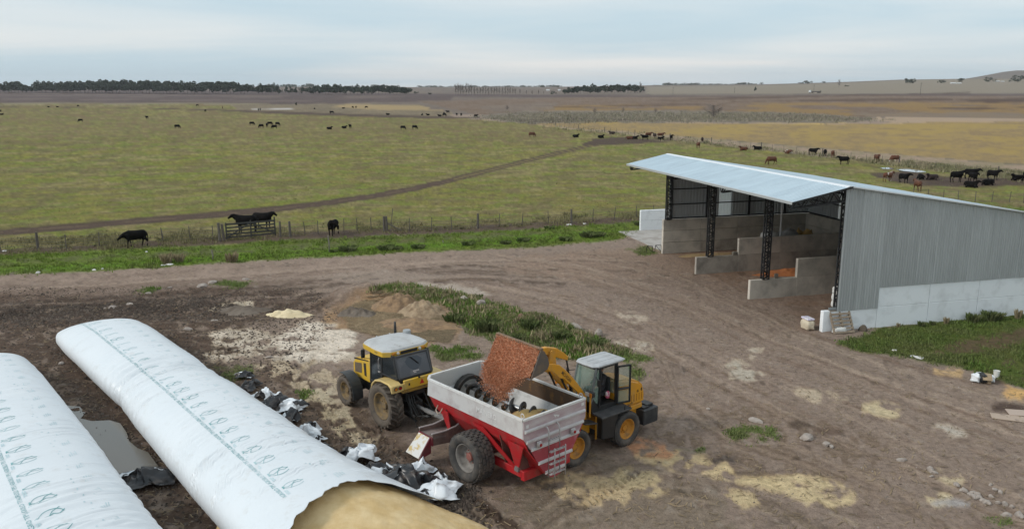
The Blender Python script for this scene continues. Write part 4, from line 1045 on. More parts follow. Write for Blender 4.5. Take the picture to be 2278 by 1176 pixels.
for k, (lb, x_, y_, w_, d_, h_, bl) in enumerate((
    ('dark blue grey film wad topmost in the row along the open bag', 528, 844, .9, .5, .35, .6),
    ('black film roll with white tip second in the row along the open bag', 540, 868, .95, .7, .35, .85),
    ('white bunched film tuft upper in the row along the open bag', 572, 888, .9, .6, .5, .15),
    ('black shredded film wad beside the white tuft along the open bag', 598, 906, 1.0, .8, .5, .75),
    ('brown black film flap sticking up in the row along the open bag', 612, 896, 1.0, .4, .3, .9),
    ('large grey white film sheet folded over in the row along the open bag', 632, 916, 1.25, .9, .5, .28),
    ('grey crumpled film heap lower in the row along the open bag', 634, 940, 1.0, .7, .5, .5),
    ('white folded film parcel with black stripe beside the open bag', 668, 972, .95, .8, .5, .12),
    ('small white film scrap near the striped parcel', 690, 986, .5, .4, .25, .2),
    ('thin grey film strip on the mud near the striped parcel', 704, 1000, .6, .3, .15, .6),
    ('white square film piece standing up beside the black flap near the auger chute', 784, 1030, 1.2, .9, .6, .08),
    ('black film flap behind the white square piece', 756, 1022, .8, .6, .4, .92),
    ('white twisted film strip leaning on the open bag', 828, 1062, 1.2, .7, .5, .22),
    ('white ruffled film tuft in front of the black heap', 850, 1074, .8, .6, .4, .35),
    ('big black crumpled film heap nearest the mouth of the open bag', 888, 1086, 1.6, 1.2, .7, .88),
    ('white film scrap on top behind the big black heap', 918, 1060, .8, .6, .5, .05),
    ('small torn white film strip farthest to the side of the black heap', 965, 1078, .8, .4, .25, .3),
    ('long white film sheet with dirty hem trailing over the mud by the bag mouth', 956, 1108, 1.5, 1.1, .5, .08),
    ('black film shreds under the long white sheet', 918, 1120, 1.2, .8, .35, .85),
    ('dark mud stained film scrap lying flat behind the black heap', 880, 1052, 1.0, .6, .25, .9))):
    scrap('film_scrap', lb, x_, y_, w_, d_, h_, 40 + k, black=bl, rot=k * 1.3)
# ------------------------------------------------------------------ machines
def head_of(hx, hy): return atan2(hy, hx)
M_tyre = mat('tyre_rubber', (.045, .042, .040), .85, 0, (.11, .092, .076), 3, .42, .7, bump=.2)
M_tyred = mat('muddy_tyre', (.115, .092, .072), .92, 0, (.045, .040, .036), 3.5, .5, .75, bump=.25)
M_yel = mat('tractor_yellow', (.62, .38, .03), .45, 0, (.46, .34, .13), 2.6, .46, .78)
M_cab_y = mat('faded_yellow', (.62, .44, .16), .5, 0, (.48, .35, .16), 3, .45, .7)
M_lyel = mat('loader_yellow', (.60, .27, .014), .45, 0, (.42, .24, .08), 3.0, .48, .80)
M_black = mat('black_plastic', (.014, .014, .015), .5, 0, (.035, .032, .03), 4, .5, .8)
M_dark = mat('dark_greasy_metal', (.022, .021, .020), .65, .2, (.06, .048, .04), 5, .5, .75)
M_roofw = mat('cab_roof_white', (.47, .475, .475), .6, 0, (.36, .355, .345), 2, .45, .75)
M_rimy = mat('dirty_yellow_rim', (.22, .145, .06), .8, 0, (.11, .085, .06), 6, .4, .65)
M_rimo = mat('orange_rim', (.46, .20, .02), .6, 0, (.22, .12, .04), 6, .5, .7)
M_rimg = mat('dusty_grey_rim', (.23, .21, .19), .7, .1, (.13, .115, .10), 5, .4, .7)
M_red = mat('cart_red', (.42, .018, .022), .45, 0, (.26, .07, .06), 2.8, .48, .78)
M_cartw = mat('cart_white', (.50, .485, .475), .5, 0, (.34, .29, .285), 1.6, .48, .75)
M_cartp = mat('faded_red_white', (.36, .25, .27), .5, 0, (.50, .45, .45), 1.5, .42, .68, stretch=(1, .5, 1.6))
M_rust = mat('rusty_inside', (.085, .05, .028), .85, 0, (.24, .12, .03), 3.0, .55, .75)
M_inw = mat('worn_white_inside', (.50, .50, .49), .6, 0, (.10, .09, .08), 1.1, .52, .72)
M_auger = mat('auger_steel', (.075, .077, .082), .42, .8, (.14, .13, .12), 4, .45, .7)
M_shaft = mat('bright_shaft', (.42, .43, .44), .35, .9)
M_silver = mat('silver_paint', (.40, .38, .375), .5, .2, (.40, .36, .35), 4)
gl = bpy.data.materials.new('dark_glass'); gl.use_nodes = True; b = gl.node_tree.nodes['Principled BSDF']
b.inputs['Base Color'].default_value = (.025, .03, .034, 1); b.inputs['Roughness'].default_value = .08; b.inputs['Alpha'].default_value = .9; b.inputs['Specular IOR Level'].default_value = .6
gl2 = bpy.data.materials.new('clear_glass'); gl2.use_nodes = True; b = gl2.node_tree.nodes['Principled BSDF']
b.inputs['Base Color'].default_value = (.30, .42, .36, 1); b.inputs['Roughness'].default_value = .06; b.inputs['Alpha'].default_value = .30; b.inputs['Specular IOR Level'].default_value = .7
gl3 = mat('dusty_rear_glass', (.060, .066, .076), .22, 0, (.11, .11, .115), 2.2, .45, .7)
M_lampr = mat('red_lens', (.30, .012, .015), .25); M_lampo = mat('amber_lens', (.55, .20, .03), .25); M_lampw = mat('clear_lens', (.6, .58, .54), .2)
M_hose = mat('rubber_hose', (.03, .03, .028), .6)

def tyre_mesh(r, w, kind, lug_n=20):
    mb = MB(); h = w / 2
    k = .885 if kind == 'ag' else .945
    mb.lathe([(r * .56, -h * .62), (r * .62, -h * .86), (r * .76, -h), (r * .90, -h * .97), (r * k, -h * .80), (r * (k + .012), 0), (r * k, h * .80), (r * .90, h * .97), (r * .76, h), (r * .62, h * .86), (r * .56, h * .62)], n=40)
    for q in range(lug_n):
        a = 2 * pi * q / lug_n
        if kind == 'ag':                     # slanted bars meeting in a chevron
            for sd_ in (-1, 1):
                aa = a + (pi / lug_n if sd_ > 0 else 0)
                A, B_ = [], []
                for (yy, da, rt) in ((.03, .0, 1.0), (.50, -.11, 1.0), (.98, -.20, .93)):
                    for ww in (-.042, .042):
                        for (rad, L_) in ((rt, A), (.84 if yy > .9 else .86, B_)):
                            t_ = aa + da + ww * (1.2 if rad > .91 else 1.8); L_.append((r * rad * cos(t_), sd_ * yy * h, r * rad * sin(t_)))
                v = A + B_; o_ = 6
                mb.add(v, [(0, 1, 3, 2), (2, 3, 5, 4), (0, 2, 2 + o_, o_), (2, 4, 4 + o_, 2 + o_), (1, 1 + o_, 3 + o_, 3), (3, 3 + o_, 5 + o_, 5), (0, o_, 1 + o_, 1), (4, 5, 5 + o_, 4 + o_)])
        else:                                # rows of square blocks
            rows = 5 if kind == 'block' else 4
            for c in range(rows):
                y0 = (-.86 + 1.72 * (c + .09) / rows) * h; y1 = (-.86 + 1.72 * (c + .91) / rows) * h
                aa = a + (pi / lug_n if c % 2 else 0); dw = pi / lug_n * .74
                rt = 1.0 if 0 < c < rows - 1 else .985
                v = [(r * rad * cos(aa + s_ * dw), y, r * rad * sin(aa + s_ * dw)) for rad in (.92, rt) for y in (y0, y1) for s_ in (-1, 1)]
                mb.add(v, [(4, 5, 7, 6), (0, 4, 6, 2), (1, 3, 7, 5), (0, 1, 5, 4), (2, 6, 7, 3)])
    return mb

def wheel(root, c, r, w, kind, mt, mr, side, lug_n=20, hubm=None):
    """a wheel: tyre, dished rim and hub; side=+1 when its outer face looks left"""
    e = bpy.data.objects.new('wheel', None); COL.objects.link(e); e.parent = root; e.location = c; e.empty_display_size = .2
    e.rotation_euler = (0, random.uniform(0, 1), 0)
    obj('tyre', tyre_mesh(r, w, kind, lug_n), mt, e, smooth=False)
    for f in e.children[0].data.polygons: f.use_smooth = f.index < 40 * 10
    s_ = side; R_ = r * .575; h = w / 2
    mb = MB().lathe([(R_, s_ * h * .66), (R_ * 1.02, s_ * h * .74), (R_ * .94, s_ * h * .72), (R_ * .88, s_ * h * .45), (R_ * .80, s_ * h * .10), (R_ * .55, s_ * h * .02), (R_ * .30, s_ * h * .06), (.001, s_ * h * .06)], n=32)
    mb.lathe([(R_, -s_ * h * .66), (R_ * .9, -s_ * h * .5), (R_ * .8, s_ * h * .0)], n=32)
    obj('rim', mb, mr, e, smooth=True)
    hb = MB().lathe([(R_ * .30, s_ * h * .06), (R_ * .28, s_ * h * .30), (R_ * .16, s_ * h * .34), (.001, s_ * h * .34)], n=14)
    for q in range(8):
        a = 2 * pi * q / 8; hb.box((R_ * .44 * cos(a), s_ * h * .09, R_ * .44 * sin(a)), (.03, .05, .03))
    obj('hub', hb, hubm or mr, e)
    return e

def text_on(name, txt, o, right, up, size, m, parent, bold=.0, sx=1.0):
    v, f = text_geo(txt, 1.0, bold); right, up, o = Vector(right).normalized(), Vector(up).normalized(), Vector(o)
    mb = MB(); mb.add([o + right * (p[0] * size * sx) + up * (p[1] * size) for p in v], f)
    me = bpy.data.meshes.new(name); me.from_pydata([tuple(p) for p in mb.v], [], mb.f); me.update()
    return mesh_obj(name, me, m, parent)

# ---------------- tractor
TH = head_of(-.65, .76)
tr = thing('tractor', 'yellow farm tractor with white cab roof hitched to the red cart', 'tractor', (-3.87, 28.15, 0), TH)
for s_ in (1, -1):
    wheel(tr, (0, s_ * .89, .86), .87, .52, 'ag', M_tyred, M_rimy, s_, 20)
    e = wheel(tr, (2.82, s_ * .82, .61), .62, .40, 'ag', M_tyred, M_rimy, s_, 18)
    mb = MB(); A = []; B_ = []
    for a in np.linspace(radians(70), radians(196), 12):
        for R_, L_ in ((.72, A), (.69, B_)): L_.append((2.84 + R_ * cos(a) * 1.06, R_ * sin(a) + .61))
    mb.prism(A + B_[::-1], s_ * .60, s_ * 1.03, 'xz'); obj('front_mudguard', mb, mat('mudguard_rubber', (.026, .032, .036), .6, 0, (.05, .05, .05), 3), tr, smooth=False)
# running gear
mb = MB().box((1.5, 0, .78), (3.0, .46, .42)).lathe([(.16, -.72), (.2, -.5), (.26, -.2), (.26, .2), (.2, .5), (.16, .72)], (0, 0, .86), n=14)
mb.box((2.82, 0, .60), (.22, 1.3, .2)).box((2.9, 0, .8), (.7, .4, .3))
obj('chassis', mb, M_dark, tr, bevel=.03)
mb = MB().box((-.42, .0, .62), (.5, .5, .5)).bar((-.2, .42, .72), (-1.15, .40, .62), .08).bar((-.2, -.42, .72), (-1.15, -.40, .62), .08)
mb.bar((-.45, .38, 1.35), (-.95, .40, .66), .05).bar((-.45, -.38, 1.35), (-.95, -.40, .66), .05).box((-.45, 0, 1.28), (.3, .8, .18)).bar((-.5, 0, 1.2), (-1.0, 0, 1.05), .07)
mb.box((-.62, 0, .82), (.22, .42, .36)).bar((-.5, .3, .45), (-1.1, .3, .42), .06).bar((-.5, -.3, .45), (-1.1, -.3, .42), .06)
obj('rear_linkage', mb, M_dark, tr, bevel=.012)
for k, (y0, y1, dp) in enumerate(((.30, .25, .35), (.22, .05, .5), (.12, -.1, .42), (.34, .3, .75))):
    obj('hydraulic_hose', MB().tube([(-.6, y0, 1.35), (-.8, y0 + .05, 1.0), (-1.1, (y0 + y1) / 2, .95 - dp), (-1.5, y1, .75), (-1.8, y1, .8)], .018, 6), M_hose, tr, smooth=True)
obj('drive_shaft', MB().tube([(-.72, 0, .80), (-1.2, 0, .80), (-1.22, 0, .80), (-2.3, -.05, .78)], [.06, .06, .085, .085], 10), mat('grey_shaft_guard', (.13, .13, .13), .6, 0, (.2, .19, .18), 8), tr)
# bonnet
bon = [(1.30, 1.05), (1.30, 2.02), (1.75, 2.02), (2.45, 1.93), (2.95, 1.78), (3.10, 1.62), (3.12, 1.2), (2.98, 1.02), (2.1, 1.02)]
A = [(x_, .42, z_) for x_, z_ in bon]; mb = MB()
ins = [(x_, .30 if z_ > 1.5 else .42, z_ + (.05 if z_ > 1.7 else 0)) for x_, z_ in bon]
mb.hull([(x_, -.42, z_) for x_, z_ in bon], [(x_, .42, z_) for x_, z_ in bon]); obj('bonnet', mb, M_yel, tr, bevel=.07, seg=3, smooth=False)
for s_ in (1, -1):
    obj('side_grille', MB().prism([(2.92, 1.62), (2.42, 1.70), (2.42, 1.30), (2.92, 1.24)], s_ * .415, s_ * .432, 'xz'), mat('brown_grille', (.10, .075, .05), .8, 0, (.15, .11, .07), 20), tr)
    obj('side_grille', MB().prism([(2.26, 1.74), (2.10, 1.76), (2.08, 1.24), (2.22, 1.26)], s_ * .415, s_ * .432, 'xz'), M_dark, tr)
    obj('bonnet_stripe', MB().prism([(2.95, 1.80), (1.9, 1.93), (1.9, 1.89), (2.95, 1.74)], s_ * .415, s_ * .428, 'xz'), M_dark, tr)
obj('front_grille', MB().box((3.12, 0, 1.36), (.03, .6, .4)), M_dark, tr, bevel=.02)
obj('front_weights', MB().box((3.25, 0, .85), (.35, .7, .4)), M_dark, tr, bevel=.04)
obj('exhaust', MB().tube([(1.45, -.52, 1.9), (1.45, -.52, 3.15), (1.45, -.52, 3.36)], [.05, .05, .042], 10), M_black, tr, smooth=True)
obj('air_cleaner', MB().lathe([(.001, 3.04), (.14, 3.04), (.15, 3.0), (.15, 2.78), (.12, 2.76), (.06, 2.7), (.06, 1.9)], (1.18, -.86, 0), 'z', 16), mat('grey_cap', (.32, .34, .35), .5), tr, smooth=False)
# cab
zf, zt = 1.30, 2.74
FL_, RL_ = (1.24, .74), (-.48, .74)
def pillar(a, b, w_=.07, nm='cab_pillar', m_=M_black): return obj(nm, MB().bar(a, b, w_, w_), m_, tr, bevel=.01)
for s_ in (1, -1):
    pillar((1.28, s_ * .70, zf), (1.20, s_ * .70, zt)); pillar((.42, s_ * .76, zf + .2), (.38, s_ * .74, zt), .08); pillar((-.60, s_ * .72, 1.95), (-.34, s_ * .72, zt), .08)
    pillar((1.28, s_ * .72, 1.42), (.42, s_ * .76, 1.42), .07, 'cab_sill'); pillar((.42, s_ * .76, 1.90), (-.60, s_ * .74, 1.93), .06, 'cab_sill')
    dg = MB().hull([(1.25, s_ * .715, 1.40), (.44, s_ * .765, 1.40), (.40, s_ * .75, zt), (1.20, s_ * .705, zt)], [(1.25, s_ * .70, 1.40), (.44, s_ * .75, 1.40), (.40, s_ * .735, zt), (1.20, s_ * .69, zt)])
    d_ = obj('cab_door', dg, gl, tr)
    obj('door_handle', MB().box((.52, s_ * .79, 1.95), (.12, .05, .04)), M_silver, d_)
    obj('grab_rail', MB().tube([(.50, s_ * .79, 2.5), (.50, s_ * .83, 2.4), (.52, s_ * .83, 2.1), (.52, s_ * .79, 2.05)], .014, 6), M_silver, tr)
    obj('side_window', MB().hull([(.38, s_ * .755, 1.92), (-.56, s_ * .73, 1.95), (-.32, s_ * .73, zt), (.36, s_ * .745, zt)], [(.38, s_ * .74, 1.92), (-.56, s_ * .715, 1.95), (-.32, s_ * .715, zt), (.36, s_ * .73, zt)]), gl, tr)
    # rear mudguard with its lamps
    pf = [(.64, 1.36), (.52, 1.66), (.30, 1.84), (-.10, 1.93), (-.62, 1.93), (-.80, 1.86), (-.84, 1.62), (-.80, 1.60), (-.72, 1.78), (-.58, 1.86), (-.10, 1.86), (.26, 1.78), (.46, 1.62), (.58, 1.36)]
    pf = [(x_, z_ - .05) for x_, z_ in pf]
    mg = obj('rear_mudguard', MB().prism(pf, s_ * .70, s_ * 1.14, 'xz'), M_cab_y, tr, bevel=.02)
    obj('mudguard_end', MB().box((-.80, s_ * .87, 1.70), (.05, .50, .26)), M_cab_y, tr, bevel=.02)
    for y_, mm in ((.98, M_lampo), (.80, M_lampr)):
        obj('tail_lamp', MB().lathe([(.066, -.035), (.070, 0), (.058, .02), (.001, .02)], (-.845, s_ * y_, 1.72), 'x', 16), M_black, tr)
        obj('tail_lamp', MB().lathe([(.056, 0), (.05, .018), (.001, .026)], (-.882, s_ * y_, 1.72), 'x', 16), mm, tr)
    obj('mirror', MB().box((1.10, s_ * 1.10, 2.55), (.06, .17, .34)), M_black, tr, bevel=.03); obj('mirror_arm', MB().tube([(1.22, s_ * .72, 2.25), (1.20, s_ * 1.0, 2.32), (1.12, s_ * 1.08, 2.45)], .014, 6), M_black, tr)
    obj('step', MB().box((.85, s_ * .80, 1.05), (.45, .28, .05)).box((.85, s_ * .84, .68), (.42, .22, .05)).bar((1.05, s_ * .9, 1.05), (1.05, s_ * .94, .68), .04).bar((.65, s_ * .9, 1.05), (.65, s_ * .94, .68), .04), M_dark, tr)
obj('windscreen', MB().hull([(1.30, -.66, 1.42), (1.30, .66, 1.42), (1.22, .66, zt), (1.22, -.66, zt)], [(1.28, -.66, 1.42), (1.28, .66, 1.42), (1.20, .66, zt), (1.20, -.66, zt)]), gl, tr)
rg = obj('rear_window', MB().hull([(-.64, -.66, 1.98), (-.64, .66, 1.98), (-.38, .66, 2.64), (-.38, -.66, 2.64)], [(-.62, -.66, 1.98), (-.62, .66, 1.98), (-.36, .66, 2.64), (-.36, -.66, 2.64)]), gl3, tr)
# clean fan left by the wiper, and the wiper
fan = [(-.05, 0.0)]; 
wp = []
for a in np.linspace(radians(200), radians(340), 18): wp.append((.40 * cos(a), .40 * sin(a)))
def rgp(y_, t_, off=.006): return (-.64 + .26 * t_ - off, y_, 1.98 + .66 * t_)
fv = [rgp(-.04 + p[0] * .95, 1.0 + p[1] * 1.9, .004) for p in wp] + [rgp(.16, .93, .004), rgp(-.22, .93, .004)]
obj('wiped_glass', MB().add(fv, [tuple(range(len(fv)))]), mat('clean_glass', (.030, .040, .052), .10), rg)
obj('wiper', MB().bar(rgp(.04, .92, .02), rgp(-.22, .52, .02), .018).bar(rgp(.10, .95, .02), rgp(-.20, .50, .02), .012), M_black, rg)
for a, b_ in (((-.62, -.70, 1.95), (-.62, .70, 1.95)), ((-.37, -.70, 2.68), (-.37, .70, 2.68)), ((-.63, .68, 1.95), (-.37, .68, 2.68)), ((-.63, -.68, 1.95), (-.37, -.68, 2.68))): obj('window_frame', MB().bar(a, b_, .07, .07), mat('grey_frame', (.05, .052, .056), .5), tr, bevel=.01)
obj('window_sticker', MB().add([rgp(.08, .16), rgp(-.18, .16), rgp(-.18, .22), rgp(.08, .22)], [(0, 1, 2, 3)]).add([rgp(.06, .09), rgp(-.05, .09), rgp(-.05, .14), rgp(.06, .14)], [(0, 1, 2, 3)]), M_silver, rg)
obj('rear_panel', MB().box((-.80, 0, 1.76), (.10, 1.24, .34)), M_yel, tr, bevel=.02)
obj('warning_triangle', MB().add([(-.856, -.02, 1.68), (-.856, -.22, 1.68), (-.856, -.12, 1.87)], [(0, 1, 2)]), mat('warning_red', (.50, .02, .015), .5), tr)
obj('panel_latch', MB().box((-.86, .42, 1.77), (.02, .05, .08)).box((-.87, .0, 1.94), (.05, .06, .05)), M_black, tr)
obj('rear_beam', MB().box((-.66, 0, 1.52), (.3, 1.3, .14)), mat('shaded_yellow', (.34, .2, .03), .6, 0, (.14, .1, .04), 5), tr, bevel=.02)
obj('cab_rear_wall', MB().box((-.62, 0, 1.70), (.05, 1.36, .5)), M_dark, tr)
# inside the cab
obj('driver_seat', MB().box((.15, 0, 1.78), (.5, .5, .14)).box((-.10, 0, 2.1), (.14, .48, .6)), M_black, tr, bevel=.04)
obj('cab_floor', MB().box((.4, 0, 1.30), (1.75, 1.4, .08)), M_dark, tr)
obj('steering_wheel', MB().lathe([(.17, 0), (.19, .015), (.17, .03), (.155, .015), (.17, 0)], (.86, 0, 2.0), 'z', 18).bar((.86, 0, 2.0), (1.1, 0, 1.6), .05), M_black, tr)
# roof: white top with a yellow rim, cut corners
rp = [(-.24, .42), (-.20, .72), (-.02, .96), (.5, .99), (1.35, .92), (1.54, .66), (1.60, .2)]
rp = rp + [(x_, -y_) for x_, y_ in rp[::-1]]
cx_ = .72
def sc(k, kk=None): return [((x_ - cx_) * k + cx_, y_ * (kk or k)) for x_, y_ in rp]
mb = MB(); A = [(x_, y_, 2.83) for x_, y_ in rp]; B_ = [(x_, y_, 2.905) for x_, y_ in sc(.965)]; C_ = [(x_, y_, 2.945) for x_, y_ in sc(.80)]; D_ = [(x_, y_, 2.96) for x_, y_ in sc(.35)]
n_ = len(rp)
vs = A + B_ + C_ + D_; fs = [(k * n_ + i, k * n_ + (i + 1) % n_, (k + 1) * n_ + (i + 1) % n_, (k + 1) * n_ + i) for k in range(3) for i in range(n_)] + [tuple(range(3 * n_, 4 * n_))]
mb.add(vs, fs); rf = obj('cab_roof', mb, M_roofw, tr, smooth=False)
mb = MB(); q1 = [(x_, y_, 2.836) for x_, y_ in sc(1.02)]; q2 = [(x_, y_, 2.66) for x_, y_ in sc(1.0)]
mb.add(q1 + q2, [(i, (i + 1) % n_, n_ + (i + 1) % n_, n_ + i) for i in range(n_)] + [tuple(range(n_ - 1, -1, -1)), tuple(range(n_, 2 * n_))]); obj('roof_rim', mb, M_yel, tr)
obj('roof_rib', MB().bar((-.1, .28, 2.955), (1.5, .28, 2.955), .02).bar((-.1, -.28, 2.955), (1.5, -.28, 2.955), .02), M_roofw, rf)
for s_ in (1, -1):
    obj('work_lamp', MB().lathe([(.055, .02), (.06, 0), (.05, -.02), (.001, -.03)], (-.26, s_ * .46, 2.765), 'x', 14), M_lampw, tr)
    obj('indicator_lamp', MB().box((-.235, s_ * .62, 2.77), (.04, .15, .07)), M_lampo, tr, bevel=.015)
    text_on('roof_lettering', 'EVO', (.42, s_ * 1.005, 2.735), (-s_, 0, 0), (0, 0, 1), .085, M_dark, tr, .004)
obj('rear_roof_shade', MB().box((-.245, 0, 2.765), (.03, .72, .11)), M_black, tr)

# ---------------- grain cart
ct = thing('grain_cart', 'red and white grain cart with auger inside and ladder at the back', 'cart', (1.27, 22.96, 0), head_of(-.66, .751))
LC, WT, ZT, ZB = 4.88, 1.29, 2.55, 1.98
def ring(x0, x1, w_, z_, ch=.22): return [(x0, -w_, z_), (x1 - ch, -w_, z_), (x1, -w_ + ch, z_), (x1, w_ - ch, z_), (x1 - ch, w_, z_), (x0, w_, z_)]
def shell(rings, flip=False):
    mb = MB(); n = len(rings[0]); vs = [p for r_ in rings for p in r_]
    fs = [(k * n + i, k * n + (i + 1) % n, (k + 1) * n + (i + 1) % n, (k + 1) * n + i) for k in range(len(rings) - 1) for i in range(n)]
    return mb.add(vs, fs)
top, low = ring(0, LC, WT, ZT), ring(0, LC + .06, WT, ZB)
# outer white band (sides and front), the rear wall is built apart
mb = MB()
for k in range(5): mb.add([top[k], top[k + 1], low[k + 1], low[k]], [(0, 1, 2, 3)])
band = obj('white_side_band', mb, M_cartw, ct); md = band.modifiers.new('s', 'SOLIDIFY'); md.thickness = .03; md.offset = 0
r1 = ring(0, LC + .02, WT - .03, ZB - .01); ra = ring(0, LC - .12, 1.10, 1.56, .18); r2 = ring(0, LC - .35, .72, 1.05, .12); r3 = ring(0, LC - .55, .38, .62, .08); r4 = ring(0, LC - .55, .16, .44, .04)
mb = MB()
for a, b_ in ((r1, ra), (ra, r2), (r2, r3), (r3, r4)):
    for k in range(5): mb.add([a[k], a[k + 1], b_[k + 1], b_[k]], [(0, 1, 2, 3)])
mb.add(r4, [tuple(range(6))])
hp = obj('hopper', mb, M_red, ct); md = hp.modifiers.new('s', 'SOLIDIFY'); md.thickness = .03; md.offset = 0
# inside faces
i0 = ring(.04, LC - .05, WT - .04, ZT - .01, .2); i1 = ring(.04, LC - .02, WT - .05, ZB + .02, .2); i2 = ring(.06, LC - .45, .70, 1.18, .12); i3 = ring(.06, LC - .5, .3, .9, .1)
mb = MB()
for k in range(5): mb.add([i0[k], i0[k + 1], i1[k + 1], i1[k]], [(0, 1, 2, 3)], 0 if k in (0,) else 1)
mb.add([i0[5], i0[0], i1[0], i1[5]], [(0, 1, 2, 3)], 1)
for a, b_ in ((i1, i2), (i2, i3)):
    for k in range(6): mb.add([a[k], a[(k + 1) % 6], b_[(k + 1) % 6], b_[k]], [(0, 1, 2, 3)], 1)
obj('hopper_lining', mb, [M_rust, M_inw], ct)
rim = MB()
for a, b_ in zip(top, top[1:] + top[:1]):
    rim.bar((a[0], a[1], ZT + .01), (b_[0], b_[1], ZT + .01), .085, .06)
obj('top_rim', rim, mat('chipped_white_rim', (.62, .61, .59), .5, 0, (.38, .34, .30), 5, .55, .75), ct)
# rear wall: faded upper part, red foot, pressed ribs
prof = [(1.29, ZT), (1.29, ZB), (1.02, 1.58), (.72, 1.05), (.40, .62), (.20, .44), (0, .40)]
rear = prof + [(-y_, z_) for y_, z_ in prof[-2::-1]]
up_ = [(1.29, ZT), (1.29, ZB), (1.02, 1.58), (-1.02, 1.58), (-1.29, ZB), (-1.29, ZT)]
dn_ = [(1.02, 1.58), (.72, 1.05), (.40, .62), (.20, .44), (0, .40), (-.20, .44), (-.40, .62), (-.72, 1.05), (-1.02, 1.58)]
obj('rear_wall', MB().prism(up_, -.03, .03, 'yz'), M_cartp, ct)
obj('rear_wall', MB().prism(dn_, -.03, .03, 'yz'), mat('dull_red', (.34, .05, .065), .5, 0, (.40, .20, .22), 1.4, .5, .75), ct)
for z_, wd in ((2.20, 1.27), (1.86, 1.20), (1.57, 1.0), (1.05, .71), (.66, .42)):
    obj('rib', MB().hull([(-.03, -wd, z_ + .05), (-.03, wd, z_ + .05), (-.085, wd - .02, z_ + .02), (-.085, -wd + .02, z_ + .02)], [(-.03, -wd, z_ - .06), (-.03, wd, z_ - .06), (-.085, wd - .02, z_ - .03), (-.085, -wd + .02, z_ - .03)]), M_cartw, ct)
for y_ in (.74, -.68):
    lp = obj('rear_lamp', MB().box((-.10, y_, 1.70), (.05, .2, .2)), M_silver, ct, bevel=.03)
    obj('lens', MB().lathe([(.085, -.02), (.09, -.05), (.07, -.075), (.001, -.08)], (-.10, y_, 1.70), 'x', 16), M_silver, lp)
    obj('lens', MB().lathe([(.05, -.07), (.045, -.095), (.001, -.10)], (-.10, y_, 1.70), 'x', 14), M_lampr, lp)
# ladder
for y_ in (.47, .02): obj('ladder_rail', MB().tube([(-.03, y_, 2.18), (-.16, y_, 2.17), (-.22, y_, 2.08), (-.23, y_, 1.9), (-.23, y_, .62)], .022, 8), M_silver, ct, smooth=True)
for y_ in (.29, -.16): obj('ladder_rail', MB().tube([(-.30, y_, 1.50), (-.30, y_, .52)], .02, 8), M_silver, ct, smooth=True)
for z_, a, b_, x_ in ((1.78, .47, .02, -.23), (1.42, .47, -.16, -.26), (1.03, .47, -.16, -.26), (.70, .47, -.16, -.26)):
    rg_ = MB().box((x_ - .02, (a + b_) / 2, z_), (.09, abs(a - b_), .02))
    for q in range(5): rg_.box((x_ - .02, a + (b_ - a) * (q + .5) / 5, z_ + .02), (.07, .03, .03))
    obj('ladder_step', rg_, M_silver, ct)
# frame, gussets, axle
for s_ in (1, -1):
    obj('frame_rail', MB().box((2.2, s_ * .92, .62), (3.6, .12, .24)), M_red, ct, bevel=.012)
    for x_, gp in ((1.2, [(2.40, 1.74), (1.86, 1.74), (.60, .76), (.72, .70)]), (.5, [(.74, 1.70), (.04, 1.70), (.56, .70), (.66, .70)]), (3.9, [(4.1, 1.66), (3.7, 1.66), (3.86, .72), (3.96, .72)])):
        gy = lambda z_: s_ * (.985 + .285 * (z_ - .70) / 1.04)
        obj('gusset', MB().hull([(a_, gy(z_), z_) for a_, z_ in gp], [(a_, gy(z_) - s_ * .035, z_) for a_, z_ in gp]), M_red, ct)
        obj('gusset_web', MB().hull([(x_ - .05, s_ * 1.2, 1.72), (x_ - .02, s_ * 1.2, 1.72), (x_ - .02, s_ * .96, .70), (x_ - .05, s_ * .96, .70)], [(x_ - .05, s_ * .75, 1.15), (x_ - .02, s_ * .75, 1.15), (x_ - .02, s_ * .6, .70), (x_ - .05, s_ * .6, .70)]), mat('brown_red_web', (.13, .055, .045), .7), ct)
    wheel(ct, (2.14, s_ * 1.52, .78), .80, .70, 'block', M_tyre, M_rimg, s_, 26, mat('red_hub', (.26, .10, .08), .7))
    obj('lifting_eye', MB().lathe([(.05, 0), (.07, .012), (.09, 0), (.07, -.012), (.05, 0)], (.10, s_ * 1.22, ZT + .10), 'y', 14), M_cartw, ct)
obj('rear_crossbeam', MB().box((.38, 0, .58), (.16, 1.96, .30)), M_red, ct, bevel=.012); obj('front_crossbeam', MB().box((3.95, 0, .62), (.16, 1.84, .24)), M_red, ct, bevel=.012)
obj('axle', MB().box((2.14, 0, .72), (.2, 2.4, .2)), mat('grey_red_axle', (.16, .07, .06), .7), ct, bevel=.02)
obj('jack_foot', MB().box((.58, .98, .74), (.16, .16, .10)).lathe([(.09, -.03), (.09, .03), (.001, .03)], (.58, .98, .82), 'z', 10), mat('grey_metal', (.22, .2, .19), .6, .3), ct)
obj('drawbar', MB().bar((4.0, .62, .62), (5.75, .06, .58), .16, .18).bar((4.0, -.62, .62), (5.75, -.06, .58), .16, .18).box((5.95, 0, .56), (.5, .14, .12)), mat('pinkish_drawbar', (.30, .16, .14), .7, 0, (.22, .17, .15), 4), ct, bevel=.015)
obj('parking_jack', MB().tube([(4.9, .35, .2), (4.9, .35, 1.05)], .05, 8), M_dark, ct)
